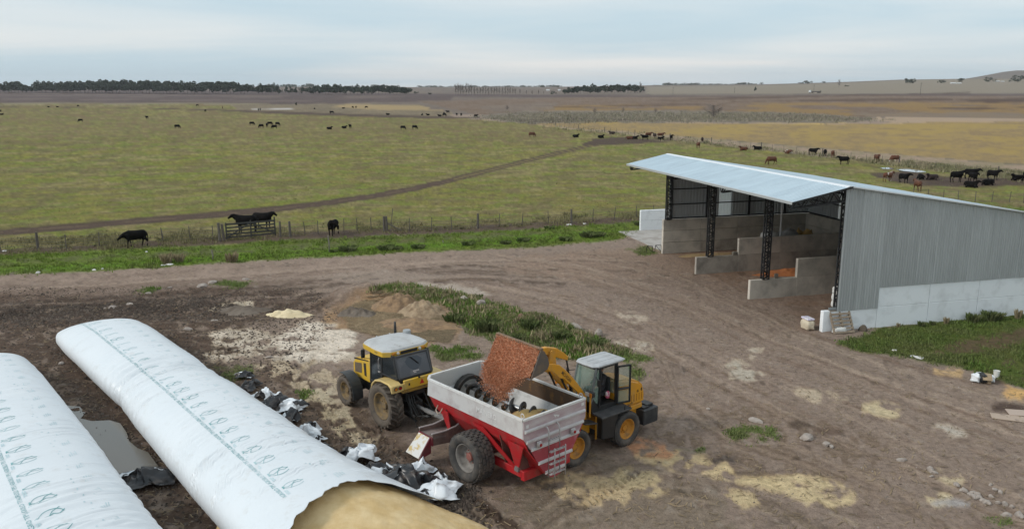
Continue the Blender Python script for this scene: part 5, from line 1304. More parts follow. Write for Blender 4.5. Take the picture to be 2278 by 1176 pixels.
# side chute with its curved cheeks and outlet
ch = obj('discharge_chute', MB().hull([(4.42, .35, .80), (3.72, .35, .80), (3.66, 1.85, .98), (4.36, 1.85, .98)], [(4.42, .35, .74), (3.72, .35, .74), (3.66, 1.85, .92), (4.36, 1.85, .92)]), mat('worn_grey_steel', (.20, .17, .155), .55, .3, (.32, .28, .25), 3, .45, .7), ct)
for x_ in (4.40, 3.70):
    obj('chute_cheek', MB().prism([(.35, .62), (.42, 1.42), (.62, 1.22), (.95, 1.08), (1.35, 1.04), (1.88, 1.08), (1.92, .70), (1.2, .62)], x_ - .02, x_ + .02, 'yz'), mat('brown_steel', (.13, .09, .075), .7, 0, (.22, .16, .13), 3), ct)
    obj('cheek_edge', MB().tube([(x_, .40, 1.45), (x_, .62, 1.24), (x_, .95, 1.10), (x_, 1.35, 1.06), (x_, 1.90, 1.10)], .025, 6), mat('pale_edge', (.48, .44, .42), .6), ct)
obj('chute_beam', MB().box((4.03, 1.90, .84), (.76, .05, .28)), mat('maroon', (.19, .02, .03), .6, 0, (.13, .04, .04), 3), ct)
obj('chute_outlet', MB().hull([(4.34, 1.94, .95), (3.76, 1.94, .95), (3.70, 2.42, .40), (4.40, 2.42, .40)], [(4.34, 1.96, .98), (3.76, 1.96, .98), (3.70, 2.45, .43), (4.40, 2.45, .43)]), mat('white_outlet', (.62, .60, .57), .5, 0, (.50, .36, .14), 4, .5, .6), ct)
obj('outlet_side', MB().hull([(3.75, 1.93, 1.0), (3.75, 1.93, .45), (3.68, 2.44, .38), (3.70, 2.30, .62)], [(3.72, 1.93, 1.0), (3.72, 1.93, .45), (3.65, 2.44, .38), (3.67, 2.30, .62)]), mat('maroon', (.19, .02, .03)), ct)
obj('hose_loop', MB().tube([(4.25, 1.22, 1.75), (4.22, 1.34, 1.62), (4.10, 1.36, 1.52), (3.98, 1.34, 1.60), (3.98, 1.25, 1.72)], .018, 6), mat('cream_hose', (.42, .36, .28), .7), ct, smooth=True)
# lettering, faded
M_let = mat('faded_lettering', (.62, .61, .60), .6)
text_on('lettering', 'MAINERO', (2.13, WT + .022, 2.20), (-1, 0, 0), (0, 0, 1), .25, M_let, ct, .012, .88)
text_on('lettering', '6100', (1.44, WT + .022, 2.06), (-1, 0, 0), (0, 0, 1), .15, M_let, ct, .006, .9)
obj('emblem', MB().add([(-.036, -.16, 2.36), (-.036, .10, 2.44), (-.036, .02, 2.32), (-.036, -.03, 2.37), (-.036, -.10, 2.30)], [(0, 1, 2, 3, 4)]), M_let, ct)
obj('sticker', MB().add([(-.036, -1.1, 2.38), (-.036, -1.22, 2.38), (-.036, -1.22, 2.48), (-.036, -1.1, 2.48)], [(0, 1, 2, 3)]), M_let, ct); obj('sticker', MB().add([(-.036, 1.1, 2.30), (-.036, 1.2, 2.30), (-.036, 1.2, 2.40), (-.036, 1.1, 2.40)], [(0, 1, 2, 3)]), M_let, ct)
# mixing auger
AY, AZ_ = -.28, 1.93
au = obj('auger_shaft', MB().tube([(.05, AY, AZ_), (LC - .2, AY, AZ_)], .065, 12), M_shaft, ct, smooth=True)
def flight(x0, x1, turns, R_, hand=1):
    n = int(turns * 22); vs = []; 
    for i in range(n + 1):
        a = hand * 2 * pi * turns * i / n; x_ = x0 + (x1 - x0) * i / n
        for q in (.065, R_): vs.append((x_, AY + q * cos(a), AZ_ + q * sin(a)))
    mb = MB(); mb.add(vs, [(2 * i, 2 * i + 1, 2 * i + 3, 2 * i + 2) for i in range(n)]); o = obj('auger_flight', mb, M_auger, ct, smooth=True); md = o.modifiers.new('s', 'SOLIDIFY'); md.thickness = .012
flight(.25, 2.25, 4.3, .27); flight(2.5, LC - .45, 4.2, .27, -1)
arch = MB(); A = []; B_ = []
for a in np.linspace(radians(-20), radians(200), 20):
    A.append((AY - .1 + .62 * cos(a), 1.72 + .58 * sin(a))); B_.append((AY - .1 + .50 * cos(a), 1.72 + .46 * sin(a)))
arch.prism(A + B_[::-1], LC - .36, LC - .12, 'yz'); obj('dark_arch', arch, M_dark, ct)  # dark half ring just inside the front wall of the hopper
# grain lying in the cart
gs = MB(); n1_, n2_ = 40, 22; V = []; F = []
for i in range(n1_ + 1):
    for j in range(n2_ + 1):
        x_ = .07 + (LC - .5) * i / n1_; y_ = -1.0 + 2.0 * j / n2_
        z_ = 1.52 + .58 * math.exp(-((x_ - 1.25) / .95) ** 2) - .22 * abs(y_ + .2) + .08 * (float(fbm(np.array([x_ * 2.]), np.array([y_ * 2.]), 4, 3)[0]) - .5)
        V.append((x_, y_ * min(1, .62 + .30 * (z_ - 1.0)), z_))
F = [(i * (n2_ + 1) + j, i * (n2_ + 1) + j + 1, (i + 1) * (n2_ + 1) + j + 1, (i + 1) * (n2_ + 1) + j) for i in range(n1_) for j in range(n2_)]
gm_ = fast_mesh('grain_load', np.array(V), np.array(F), True)
o = mesh_obj('grain_load', gm_, mat('tan_meal', (.46, .32, .13), .95, 0, (.32, .17, .07), 2.2, .48, .62, bump=.4, bscale=50)); o.location = ct.location; o.rotation_euler = ct.rotation_euler
tag(o, 'tan meal heaped round the auger inside the red and white cart', 'grain load')

# ---------------- wheel loader
LH = head_of(-.773, -.634)
ld = thing('wheel_loader', 'orange yellow wheel loader with raised bucket and open cab door', 'loader', (3.32, 26.65, 0), LH)
for x_ in (0, 2.37):
    for s_ in (1, -1): wheel(ld, (x_, s_ * .74, .61), .625, .44, 'loader', M_tyre, M_rimo, s_, 20)
obj('rear_frame', MB().box((-.2, 0, .85), (2.2, .7, .5)).box((0, 0, .62), (.24, 1.2, .2)), M_lyel, ld, bevel=.02)
obj('front_frame', MB().box((1.95, 0, .85), (1.5, .62, .46)).box((2.37, 0, .62), (.24, 1.2, .2)).prism([(1.35, .8), (1.35, 1.95), (1.55, 2.18), (1.78, 2.1), (2.3, 1.15), (2.5, .7)], -.30, -.22, 'xz').prism([(1.35, .8), (1.35, 1.95), (1.55, 2.18), (1.78, 2.1), (2.3, 1.15), (2.5, .7)], .22, .30, 'xz'), M_lyel, ld, bevel=.012)
hood = [(.08, 1.12), (.08, 2.22), (-.40, 2.18), (-1.02, 1.96), (-1.22, 1.80), (-1.32, 1.50), (-1.32, 1.14)]
hd = obj('engine_hood', MB().hull([(x_, -.50, z_) for x_, z_ in hood], [(x_, .50, z_) for x_, z_ in hood]), M_lyel, ld, bevel=.08, seg=3)
obj('hood_skirt', MB().box((-.55, 0, 1.04), (1.35, .94, .18)), M_lyel, ld, bevel=.02)
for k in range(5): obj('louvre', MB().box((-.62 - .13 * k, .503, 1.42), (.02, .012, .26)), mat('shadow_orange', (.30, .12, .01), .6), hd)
obj('hood_mark', MB().lathe([(.035, -.006), (.001, -.006)], (-1.12, .507, 1.66), 'y', 14).box((-1.12, .505, 1.66), (.05, .006, .12)), M_black, hd, bevel=.01)
obj('hood_mark', MB().add([(-.98, .508, 1.60), (-.88, .508, 1.60), (-.93, .508, 1.70), (-.95, .508, 1.62), (-.91, .508, 1.62), (-.93, .508, 1.665)], [(0, 3, 5, 2), (1, 2, 5, 4), (0, 1, 4, 3)]), M_black, hd)
text_on('hood_lettering', 'M 501HB', (-.30, .507, 1.22), (-1, 0, 0), (0, 0, 1), .10, M_black, hd, .006)
obj('hood_mark', MB().add([(-.44, .508, 1.58), (-.56, .508, 1.58), (-.56, .508, 1.64), (-.44, .508, 1.64)], [(0, 1, 2, 3)]), mat('white_sticker', (.6, .55, .56), .6), hd)
cw = obj('counterweight', MB().box((-1.43, 0, .64), (.76, 1.44, .56)), mat('black_iron', (.022, .024, .027), .55, .1, (.05, .05, .05), 3), ld, bevel=.03)
obj('counterweight_cap', MB().box((-1.55, .35, .96), (.34, .38, .10)).box((-1.3, .0, .95), (.3, 1.2, .05)), M_black, cw, bevel=.015)
for s_ in (1, -1):
    obj('rear_wing', MB().hull([(1.28, s_ * .50, 1.40), (-.15, s_ * .50, 1.40), (-.15, s_ * .96, 1.36), (1.28, s_ * .96, 1.36)], [(1.28, s_ * .50, 1.34), (-.15, s_ * .50, 1.34), (-.15, s_ * .96, 1.30), (1.28, s_ * .96, 1.30)]), mat('worn_black_plate', (.045, .045, .047), .6, .1, (.09, .088, .085), 3, .45, .7), ld, bevel=.01)
    obj('side_tank', MB().prism([(1.2, .55), (.62, .48), (.56, .95), (.40, 1.30), (1.2, 1.30)], s_ * .52, s_ * .90, 'xz'), M_black, ld, bevel=.03)
    obj('front_wing', MB().hull([(2.05, s_ * .52, 1.36), (1.46, s_ * .52, 1.24), (1.46, s_ * .95, 1.24), (2.05, s_ * .95, 1.36)], [(2.05, s_ * .52, 1.32), (1.46, s_ * .52, 1.20), (1.46, s_ * .95, 1.20), (2.05, s_ * .95, 1.32)]), M_black, ld, bevel=.015)
    obj('wing_stay', MB().tube([(1.48, s_ * .93, 1.22), (1.46, s_ * .93, .85)], .018, 6), M_black, ld)
    hl = obj('headlamp', MB().box((1.62, s_ * .72, 2.22), (.14, .34, .18)), M_black, ld, bevel=.02)
    obj('lens', MB().box((1.70, s_ * .66, 2.22), (.02, .17, .13)), M_lampw, hl); obj('lens', MB().box((1.70, s_ * .82, 2.22), (.02, .1, .13)), M_lampo, hl)
    obj('headlamp_post', MB().bar((1.52, s_ * .62, 1.36), (1.58, s_ * .70, 2.14), .05), M_lyel, ld)
    obj('mirror', MB().box((1.25, s_ * .74, 2.50), (.05, .14, .26)), M_black, ld, bevel=.02); obj('mirror_arm', MB().bar((1.15, s_ * .5, 2.62), (1.25, s_ * .72, 2.55), .02), M_black, ld)
obj('handrail', MB().tube([(.18, .93, 1.36), (.18, .93, 1.48), (-.08, .93, 1.46), (-.1, .93, 1.34)], .016, 6), M_black, ld)
obj('ladder', MB().bar((1.22, .62, .5), (1.22, .62, 1.3), .04).bar((.98, .62, .5), (.98, .62, 1.3), .04).bar((1.22, .62, .6), (.98, .62, .6), .04).bar((1.22, .62, .9), (.98, .62, .9), .04).bar((1.22, .62, 1.15), (.98, .62, 1.15), .04), M_lyel, ld)
# cab
cb = M_black
obj('cab_base', MB().prism([(1.30, 1.36), (1.34, 1.75), (1.22, 1.86), (1.02, 1.56), (.10, 1.52), (.10, 1.36)], -.50, .50, 'xz'), cb, ld, bevel=.01)
for s_ in (1, -1):
    obj('cab_pillar', MB().bar((1.32, s_ * .46, 1.70), (1.06, s_ * .43, 2.90), .07), mat('grey_pillar', (.13, .14, .14), .5), ld, bevel=.01)
    obj('cab_pillar', MB().bar((.98, s_ * .49, 1.50), (.90, s_ * .46, 2.90), .09, .07), cb, ld, bevel=.01)
    obj('cab_pillar', MB().bar((.14, s_ * .49, 1.50), (.14, s_ * .46, 2.90), .12, .08), cb, ld, bevel=.01)
    obj('quarter_window', MB().hull([(1.28, s_ * .465, 1.86), (1.00, s_ * .48, 1.62), (.93, s_ * .455, 2.88), (1.08, s_ * .44, 2.88)], [(1.28, s_ * .455, 1.86), (1.00, s_ * .47, 1.62), (.93, s_ * .445, 2.88), (1.08, s_ * .43, 2.88)]), gl2, ld)
    obj('cab_header', MB().bar((1.06, s_ * .44, 2.88), (.1, s_ * .46, 2.88), .08), cb, ld)
obj('cab_header', MB().bar((1.06, -.44, 2.88), (1.06, .44, 2.88), .08).bar((.12, -.44, 2.88), (.12, .44, 2.88), .08), cb, ld)
obj('windscreen', MB().hull([(1.33, -.42, 1.78), (1.33, .42, 1.78), (1.09, .40, 2.86), (1.09, -.40, 2.86)], [(1.315, -.42, 1.78), (1.315, .42, 1.78), (1.075, .40, 2.86), (1.075, -.40, 2.86)]), gl2, ld)
obj('rear_window', MB().box((.10, 0, 2.3), (.012, .80, 1.1)), gl2, ld)
obj('far_window', MB().box((.55, -.475, 2.25), (.74, .012, 1.3)), gl2, ld)
dr = obj('cab_door', MB().bar((.16, .56, 1.46), (.16, .56, 2.80), .06).bar((-.30, .70, 1.46), (-.30, .70, 2.80), .06).bar((.16, .56, 1.48), (-.30, .70, 1.48), .06).bar((.16, .56, 2.78), (-.30, .70, 2.78), .06).bar((.16, .56, 1.98), (-.30, .70, 1.98), .14, .04), cb, ld, bevel=.008)
dr['label'] = 'open cab door swung back against the hood'
for z0, z1 in ((1.50, 1.92), (2.05, 2.76)):
    obj('door_glass', MB().hull([(.14, .565, z0), (-.28, .695, z0), (-.28, .695, z1), (.14, .565, z1)], [(.14, .555, z0), (-.28, .685, z0), (-.28, .685, z1), (.14, .555, z1)]), gl2, dr)
rq = [(-.24, -.46), (-.10, -.50), (1.02, -.49), (1.20, -.36), (1.22, 0), (1.20, .38), (1.02, .51), (-.10, .52), (-.24, .48)]
def sq(k): return [((x_ - .5) * k + .5, y_ * k) for x_, y_ in rq]
n_ = len(rq); L0 = [(x_, y_, 2.90) for x_, y_ in sq(.98)]; L1 = [(x_, y_, 2.95) for x_, y_ in sq(1.03)]; L2 = [(x_, y_, 2.985) for x_, y_ in sq(.97)]; L3 = [(x_, y_, 3.015) for x_, y_ in sq(.80)]; L4 = [(x_, y_, 3.02) for x_, y_ in sq(.3)]
mb = MB(); mb.add(L0 + L1 + L2 + L3 + L4, [(k * n_ + i, k * n_ + (i + 1) % n_, (k + 1) * n_ + (i + 1) % n_, (k + 1) * n_ + i) for k in range(4) for i in range(n_)] + [tuple(range(4 * n_, 5 * n_)), tuple(range(n_ - 1, -1, -1))])
rf = obj('cab_roof', mb, mat('dull_roof', (.44, .45, .46), .6, 0, (.36, .36, .36), 3), ld)
for y_ in (-.28, 0, .28): obj('roof_rib', MB().box((.5, y_, 3.02), (1.15, .05, .02)), MATS['dull_roof'], rf, bevel=.008)
# lift arms (traced side), crank, links
armp = [(3.24, 3.52), (2.95, 3.46), (2.72, 3.38), (2.46, 3.16), (2.17, 2.87), (1.92, 2.58), (1.62, 2.20), (1.50, 2.06), (1.58, 1.98), (1.69, 2.06), (2.05, 2.40), (2.28, 2.63), (2.43, 2.78), (2.52, 2.87), (2.71, 2.94), (2.86, 3.09), (3.06, 3.25), (3.34, 3.34), (3.40, 3.46)]
for s_ in (1, -1):
    la = obj('lift_arm', MB().prism(armp, s_ * .36, s_ * .44, 'xz'), M_lyel, ld, bevel=.012)
    dv_ = Vector((-.72, 0, -.70)); upv = Vector((-.70, 0, .72)) if s_ > 0 else Vector((-.70, 0, .72))
    if s_ > 0: text_on('arm_lettering', 'MICHIGAN', (2.66, .444, 3.09), (-.70, 0, -.72), (-.72, 0, .70), .165, M_black, la, .008, .72)
    obj('lift_cylinder', MB().tube([(1.72, s_ * .27, 1.35), (2.18, s_ * .27, 2.25)], .065, 10).tube([(2.18, s_ * .27, 2.25), (2.52, s_ * .27, 2.90)], .036, 8), M_dark, ld)
obj('arm_crosstube', MB().tube([(2.30, -.36, 2.72), (2.30, .36, 2.72)], .11, 12).tube([(3.22, -.5, 3.42), (3.22, .5, 3.42)], .07, 12), M_lyel, ld)
obj('arm_tower', MB().prism([(2.93, 3.36), (2.86, 3.76), (2.78, 3.80), (2.66, 3.72), (2.60, 3.26)], .10, .16, 'xz').prism([(2.93, 3.36), (2.86, 3.76), (2.78, 3.80), (2.66, 3.72), (2.60, 3.26)], -.16, -.10, 'xz').box((2.7, 0, 3.2), (.2, .8, .14)), M_lyel, ld)
obj('bell_crank', MB().prism([(3.30, 3.92), (2.92, 3.92), (2.51, 3.80), (2.21, 3.60), (1.98, 3.40), (2.03, 3.28), (2.4, 3.44), (2.66, 3.56), (2.81, 3.60), (3.1, 3.74), (3.62, 4.02), (3.64, 4.10)], -.08, .08, 'xz'), M_lyel, ld, bevel=.02)
obj('tilt_cylinder', MB().tube([(2.02, 0, 3.34), (1.90, 0, 2.75)], .03, 8).tube([(1.90, 0, 2.75), (1.75, 0, 2.0)], .06, 10), M_dark, ld)
# bucket
bp_ = [(4.02, 4.32), (3.92, 4.24), (3.78, 4.02), (3.73, 3.80), (3.80, 3.66), (4.00, 3.58), (4.44, 3.50)]
inn = [(x_ + .035 * (1 if x_ < 3.95 else .3), z_ + (.03 if z_ < 3.7 else -.02 if z_ > 4.2 else 0)) for x_, z_ in bp_]
mb = MB(); k_ = len(bp_); vs = [(x_, y_, z_) for L_ in (bp_, inn) for y_ in (-1.04, 1.04) for x_, z_ in L_]
mb.add(vs, [(i, i + 1, k_ + i + 1, k_ + i) for i in range(k_ - 1)] + [(2 * k_ + i, 3 * k_ + i, 3 * k_ + i + 1, 2 * k_ + i + 1) for i in range(k_ - 1)] + [(0, k_, 3 * k_, 2 * k_), (k_ - 1, 3 * k_ - 1, 4 * k_ - 1, 2 * k_ - 1)])
bk = obj('bucket', mb, mat('worn_bucket_steel', (.085, .075, .068), .6, .4, (.17, .11, .06), 3, .45, .7), ld)
for s_ in (1, -1): obj('side_plate', MB().prism([(4.06, 4.34)] + bp_[1:-1] + [(4.46, 3.49)], s_ * 1.04, s_ * 1.075, 'xz'), mat('scraped_side_plate', (.115, .10, .09), .6, .3, (.20, .14, .09), 3.5, .45, .7), bk, bevel=.006)
obj('bucket_rim', MB().box((4.03, 0, 4.33), (.12, 2.16, .07)), mat('brown_worn_rim', (.14, .085, .05), .7, 0, (.22, .14, .08), 5), bk, bevel=.012)
obj('bucket_edge', MB().box((4.45, 0, 3.50), (.12, 2.14, .04)), M_shaft, bk)

# ---------------- grain pouring from the bucket
def ldp(x_, y_, z_):
    c, s_ = cos(LH), sin(LH); return (3.32 + c * x_ - s_ * y_, 26.65 + s_ * x_ + c * y_, z_)
M_pour = mat('orange_pellets', (.50, .185, .085), .95, 0, (.80, .48, .31), 17, .46, .66, bump=.5, bscale=45, island=.35)
V = []; F = []; NU, NV_ = 90, 60
for i in range(NU + 1):
    y_ = -1.03 + 2.06 * i / NU
    edge = min(1, (1 - abs(y_)) * 3.2)
    wob = float(fbm(np.array([y_ * 3.]), np.array([3.3]), 12, 3)[0])
    wob = float(fbm(np.array([y_ * 6.5]), np.array([3.3]), 12, 3)[0]); zend = 2.78 + .25 * max(0, -y_) + .8 * max(0, y_ - .1) + 1.1 * (wob - .5)
    for j in range(NV_ + 1):
        t_ = j / NV_
        if t_ < .30:                        # heaped face in the mouth of the bucket
            q = t_ / .30; bl_ = .14 * sin(pi * min(q * .8, 1)) * (1 - min(1, abs(y_)) ** 6); x_ = 4.05 + .42 * q + .8 * bl_; z_ = 4.32 - .80 * q + .5 * bl_
        else:
            q = (t_ - .30) / .70; bl_ = .082 * (1 - min(1, abs(y_)) ** 6); x_ = 4.47 + .8 * bl_ + .12 * q; z_ = 3.52 + .5 * bl_ - (3.52 + .5 * bl_ - zend) * q ** 1.05
        nz = float(fbm(np.array([y_ * 7.]), np.array([z_ * 1.6]), 15, 3)[0]) - .5
        x_ += .08 * nz * edge + .05 * (random.random() - .5); yy = y_ - (.45 * max(0, t_ - .3) if y_ > -.2 else .1 * max(0, t_ - .3)) * (y_ + .2) + .02 * (random.random() - .5)
        V.append(ldp(x_, yy, z_ + .03 * (random.random() - .5)))
for i in range(NU):
    for j in range(NV_):
        if j > NV_ * .36 and float(vnoise(np.array([i * .33]), np.array([j * .10]), 33)[0]) * .75 + random.random() * .3 < (j / NV_ - .34) * 1.55: continue
        p = i * (NV_ + 1) + j; F.append((p, p + 1, p + NV_ + 2, p + NV_ + 1))
parts = []
for k in range(21000):
    t_ = random.random(); y_ = random.uniform(-1.03, 1.03)
    zend = 2.5 + .25 * max(0, -y_) + .9 * max(0, y_ - .1) + .5 * random.random() - (.35 * random.random() if k % 3 == 0 else 0)
    if t_ < .25:
        q = random.random(); bl_ = .14 * sin(pi * min(q * .8, 1)) * (1 - min(1, abs(y_)) ** 6); x_ = 4.05 + .42 * q + .8 * bl_ + random.gauss(.03, .025); z_ = 4.32 - .80 * q + .5 * bl_ + random.gauss(.02, .025)
    else:
        q = random.random() ** .85; x_ = 4.52 + .14 * q + random.gauss(.02, .05 + .08 * q); y_ *= 1 + (.10 * random.random() if k % 4 == 0 else 0); z_ = 3.58 - (3.58 - zend) * q; y_ -= (.42 * q if y_ > -.2 else .1 * q) * (y_ + .2)
    k0 = len(V); r_ = random.uniform(.010, .021); c = Vector(ldp(x_, y_, z_))
    V += [tuple(c + Vector(d) * r_) for d in ((1, 0, -.4), (-.5, .87, -.4), (-.5, -.87, -.4), (0, 0, 1))]
    parts += [(k0, k0 + 1, k0 + 3), (k0 + 1, k0 + 2, k0 + 3), (k0 + 2, k0, k0 + 3)]
F3 = []
for q in F: F3 += [(q[0], q[1], q[2]), (q[0], q[2], q[3])]
me = fast_mesh('falling_grain', np.array(V), np.array(F3 + parts))
tag(mesh_obj('falling_grain', me, M_pour), 'orange grain pouring from the loader bucket into the cart', 'falling grain', kind='stuff')

# ---------------- the driver, seated in the loader
def skin_mesh(name, V, E, R, sub=1, root=0):
    me = bpy.data.meshes.new(name); me.from_pydata([tuple(v) for v in V], E, []); me.update()
    o = bpy.data.objects.new(name, me); COL.objects.link(o)
    sk = o.modifiers.new('k', 'SKIN'); sk.use_smooth_shade = True
    for i, r_ in enumerate(R):
        q = r_ if hasattr(r_, '__len__') else (r_, r_); me.skin_vertices[0].data[i].radius = q
        me.skin_vertices[0].data[i].use_root = (i == root)
    if sub: sb = o.modifiers.new('s', 'SUBSURF'); sb.levels = sub; sb.render_levels = sub
    dg = bpy.context.evaluated_depsgraph_get(); dg.update()
    m2 = bpy.data.meshes.new_from_object(o.evaluated_get(dg)); m2.name = name
    bpy.data.objects.remove(o); bpy.data.meshes.remove(me)
    for f in m2.polygons: f.use_smooth = True
    return m2
M_cloth = mat('dark_work_clothes', (.012, .012, .016), .85, 0, (.03, .028, .03), 6); M_skin = mat('skin', (.36, .19, .13), .55); M_hair = mat('dark_hair', (.015, .011, .009), .7)
pv = [(.38, 0, 1.92), (.35, 0, 2.14), (.36, 0, 2.34), (.37, 0, 2.45), (.39, 0, 2.52),
      (.37, .17, 2.38), (.50, .23, 2.16), (.72, .17, 2.10), (.37, -.17, 2.38), (.50, -.23, 2.16), (.72, -.17, 2.10),
      (.42, .10, 1.90), (.76, .14, 1.92), (.86, .14, 1.56), (.98, .14, 1.54), (.42, -.10, 1.90), (.76, -.14, 1.92), (.86, -.14, 1.56), (.98, -.14, 1.54)]
pe = [(0, 1), (1, 2), (2, 3), (3, 4), (2, 5), (5, 6), (6, 7), (2, 8), (8, 9), (9, 10), (0, 11), (11, 12), (12, 13), (13, 14), (0, 15), (15, 16), (16, 17), (17, 18)]
prd = [(.16, .12), (.15, .11), (.16, .10), (.07, .07), (.055, .055), .075, .055, .038, .075, .055, .038, .09, .075, .055, .045, .09, .075, .055, .045]
bd = mesh_obj('person', skin_mesh('person', pv, pe, prd), M_cloth); bd.parent = None
bd.location = ld.location; bd.rotation_euler = (0, 0, LH)
tag(bd, 'person in dark clothes sitting at the controls of the loader', 'person')
hm = MB(); hm.lathe([(.001, -.115), (.045, -.105), (.070, -.07), (.082, -.02), (.085, .03), (.074, .085), (.045, .115), (.001, .122)], (0, 0, 0), 'z', 18)
hm.add([(.078, -.012, -.005), (.078, .012, -.005), (.105, 0, -.028), (.082, 0, .02)], [(0, 1, 2), (0, 2, 3), (1, 3, 2)])
for s_ in (1, -1): hm.box((0, s_ * .088, -.005), (.035, .016, .055))
hdm = obj('head', hm, M_skin, bd, smooth=True); hdm.location = (.41, 0, 2.61); hdm.rotation_euler = (0, 0, radians(25))
hr = MB().lathe([(.092, .0), (.096, .045), (.082, .095), (.05, .125), (.001, .132)], (-.012, 0, .0), 'z', 18); obj('hair', hr, M_hair, hdm, smooth=True)
for s_ in (1, -1): obj('eye', MB().box((.078, s_ * .03, .018), (.012, .022, .009)), M_hair, hdm)
obj('mouth', MB().box((.080, 0, -.055), (.010, .04, .007)), mat('lips', (.25, .09, .08), .5), hdm)
for s_ in (1, -1):
    hmb = MB().box((.76, s_ * .165, 2.09), (.09, .075, .03))
    for q in range(4):
        y0 = s_ * (.135 + .020 * q); Lf = (.062, .072, .068, .052)[q]
        hmb.tube([(.80, y0, 2.095), (.80 + Lf * .6, y0, 2.09), (.80 + Lf * .8, y0, 2.065), (.80 + Lf * .6, y0, 2.045)], .0085, 6)
    hmb.tube([(.75, s_ * .128, 2.085), (.775, s_ * .108, 2.07), (.80, s_ * .105, 2.055)], .009, 6)
    obj('hand', hmb, M_skin, bd, bevel=0)
obj('steering_wheel', MB().lathe([(.16, 0), (.175, .014), (.16, .028), (.147, .014), (.16, 0)], (.86, 0, 2.02), 'z', 18).bar((.86, 0, 2.02), (1.08, 0, 1.6), .05), M_black, ld)
obj('driver_seat', MB().box((.36, 0, 1.76), (.42, .44, .12)).box((.17, 0, 2.05), (.10, .42, .52)), mat('seat_fabric', (.03, .03, .032), .8), ld, bevel=.03)
obj('cab_console', MB().box((1.12, 0, 1.75), (.2, .5, .5)).box((.5, -.36, 1.75), (.6, .14, .4)), M_dark, ld, bevel=.03)
sack('rag', 'pink and white rag hanging by the driver seat in the loader cab', 'rag', ldp(.42, .36, 1.66), (.16, .08, .26), mat('pink_rag', (.42, .06, .12), .8, 0, (.6, .55, .55), 5, .48, .55), 31, LH)
# ------------------------------------------------------------------ fences and gate
M_post = mat('weathered_post', (.085, .072, .060), .9, 0, (.15, .135, .115), 5, .4, .7, stretch=(4, 4, 1))
M_pgrey = mat('grey_gate_wood', (.07, .068, .062), .9, 0, (.04, .037, .034), 4, .4, .7, stretch=(1, 4, 4))
M_wire = mat('fence_wire', (.12, .12, .12), .5, .7)
def post_mesh(r, h, seed, lean=0.03):
    q = random.Random(seed); mb = MB(); lx, ly = q.uniform(-lean, lean) * h, q.uniform(-lean, lean) * h
    mb.tube([(0, 0, -.3), (lx * .4, ly * .4, h * .4), (lx, ly, h)], [r * 1.1, r, r * .9], 6); me = bpy.data.meshes.new('post')
    me.from_pydata(mb.v, [], mb.f); me.materials.append(M_post); return me
THIN = [post_mesh(.035, 1.15, k, .08) for k in range(4)]; THICK = [post_mesh(.10, 1.3, 10 + k, .10) for k in range(3)]
def fence(name, label, pts, wires=5, top=1.05, group=None, step=None, sc=1.0):
    """pts: (ground point, is it a stout post)"""
    o = thing(name, label, 'fence', pts[0][0], 0, group)
    for k, (p, st) in enumerate(pts):
        c = bpy.data.objects.new('post', (THICK[k % 3] if st else THIN[k % 4])); COL.objects.link(c); c.parent = o
        c.location = Vector(p) - Vector(pts[0][0]); c.rotation_euler = (0, 0, k * 1.7); c.scale = (sc, sc, 1)
    for w_ in range(wires):
        mb = MB(); z = top * (w_ + .7) / wires
        for (a, _), (b_, _) in zip(pts[:-1], pts[1:]):
            a, b_ = Vector(a) - Vector(pts[0][0]), Vector(b_) - Vector(pts[0][0])
            mb.tube([a + Vector((0, 0, z)), (a + b_) / 2 + Vector((0, 0, z - .02)), b_ + Vector((0, 0, z))], .009 * sc, 3, cap=False)
        obj('wire', mb, M_wire, o)
    return o
P = lambda x, y: un(x, y)
left_posts = [(-60, 564, 0), (3, 561, 0), (85, 553, 1), (148, 555, 0), (221, 549, 0), (290, 543, 0), (362, 537, 0), (423, 534, 0), (474, 533, 0), (489, 537, 1)]
fence('fence', 'wire fence of thin posts running left from the wooden gate', [(P(x, y), s_) for x, y, s_ in left_posts])
right_posts = [(624, 527, 1), (646, 527, 1), (679, 523, 0), (708, 521, 0), (765, 516, 0), (795, 514, 0), (826, 513, 0), (855, 515, 1), (861, 515, 1), (911, 514, 0), (960, 512, 0), (1005, 511, 0), (1063, 508, 1), (1110, 504, 0), (1161, 502, 0), (1220, 497, 0), (1271, 497, 1), (1318, 492, 0), (1366, 488, 0), (1416, 485, 0), (1455, 483, 0), (1500, 481, 0)]
f2 = fence('fence', 'wire fence between the wooden gate and the shed', [(P(x, y), s_) for x, y, s_ in right_posts])
a, b_ = P(861, 515) - P(624, 527), P(893, 515) - P(624, 527)
obj('brace', MB().tube([a + Vector((0, 0, .75)), b_ + Vector((0, 0, .1))], .05, 6), M_post, f2)
obj('tall_stick', MB().tube([a + Vector((.3, 0, 0)), a + Vector((.55, 0, 2.0))], .03, 5), M_post, f2)
A, B_ = un(1150, 272), un(2330, 404); n_ = 58
far_pts = []
for k in range(n_):
    t_ = k / (n_ - 1); q = A.lerp(B_, t_); q = q + Vector((0, 2.0 * sin(t_ * 3), 0)); far_pts.append((q, k % 5 == 0))
fence('fence', 'long wire fence between the green pasture and the yellow straw field', far_pts, wires=3, sc=.9)
fence('fence', 'wire fence in the grass behind the shed roof', [(P(x, y), 0) for x, y in ((2030, 441), (2064, 444), (2098, 446), (2131, 448), (2169, 450), (2206, 450), (2245, 450), (2277, 452), (2310, 455))], sc=1.1)
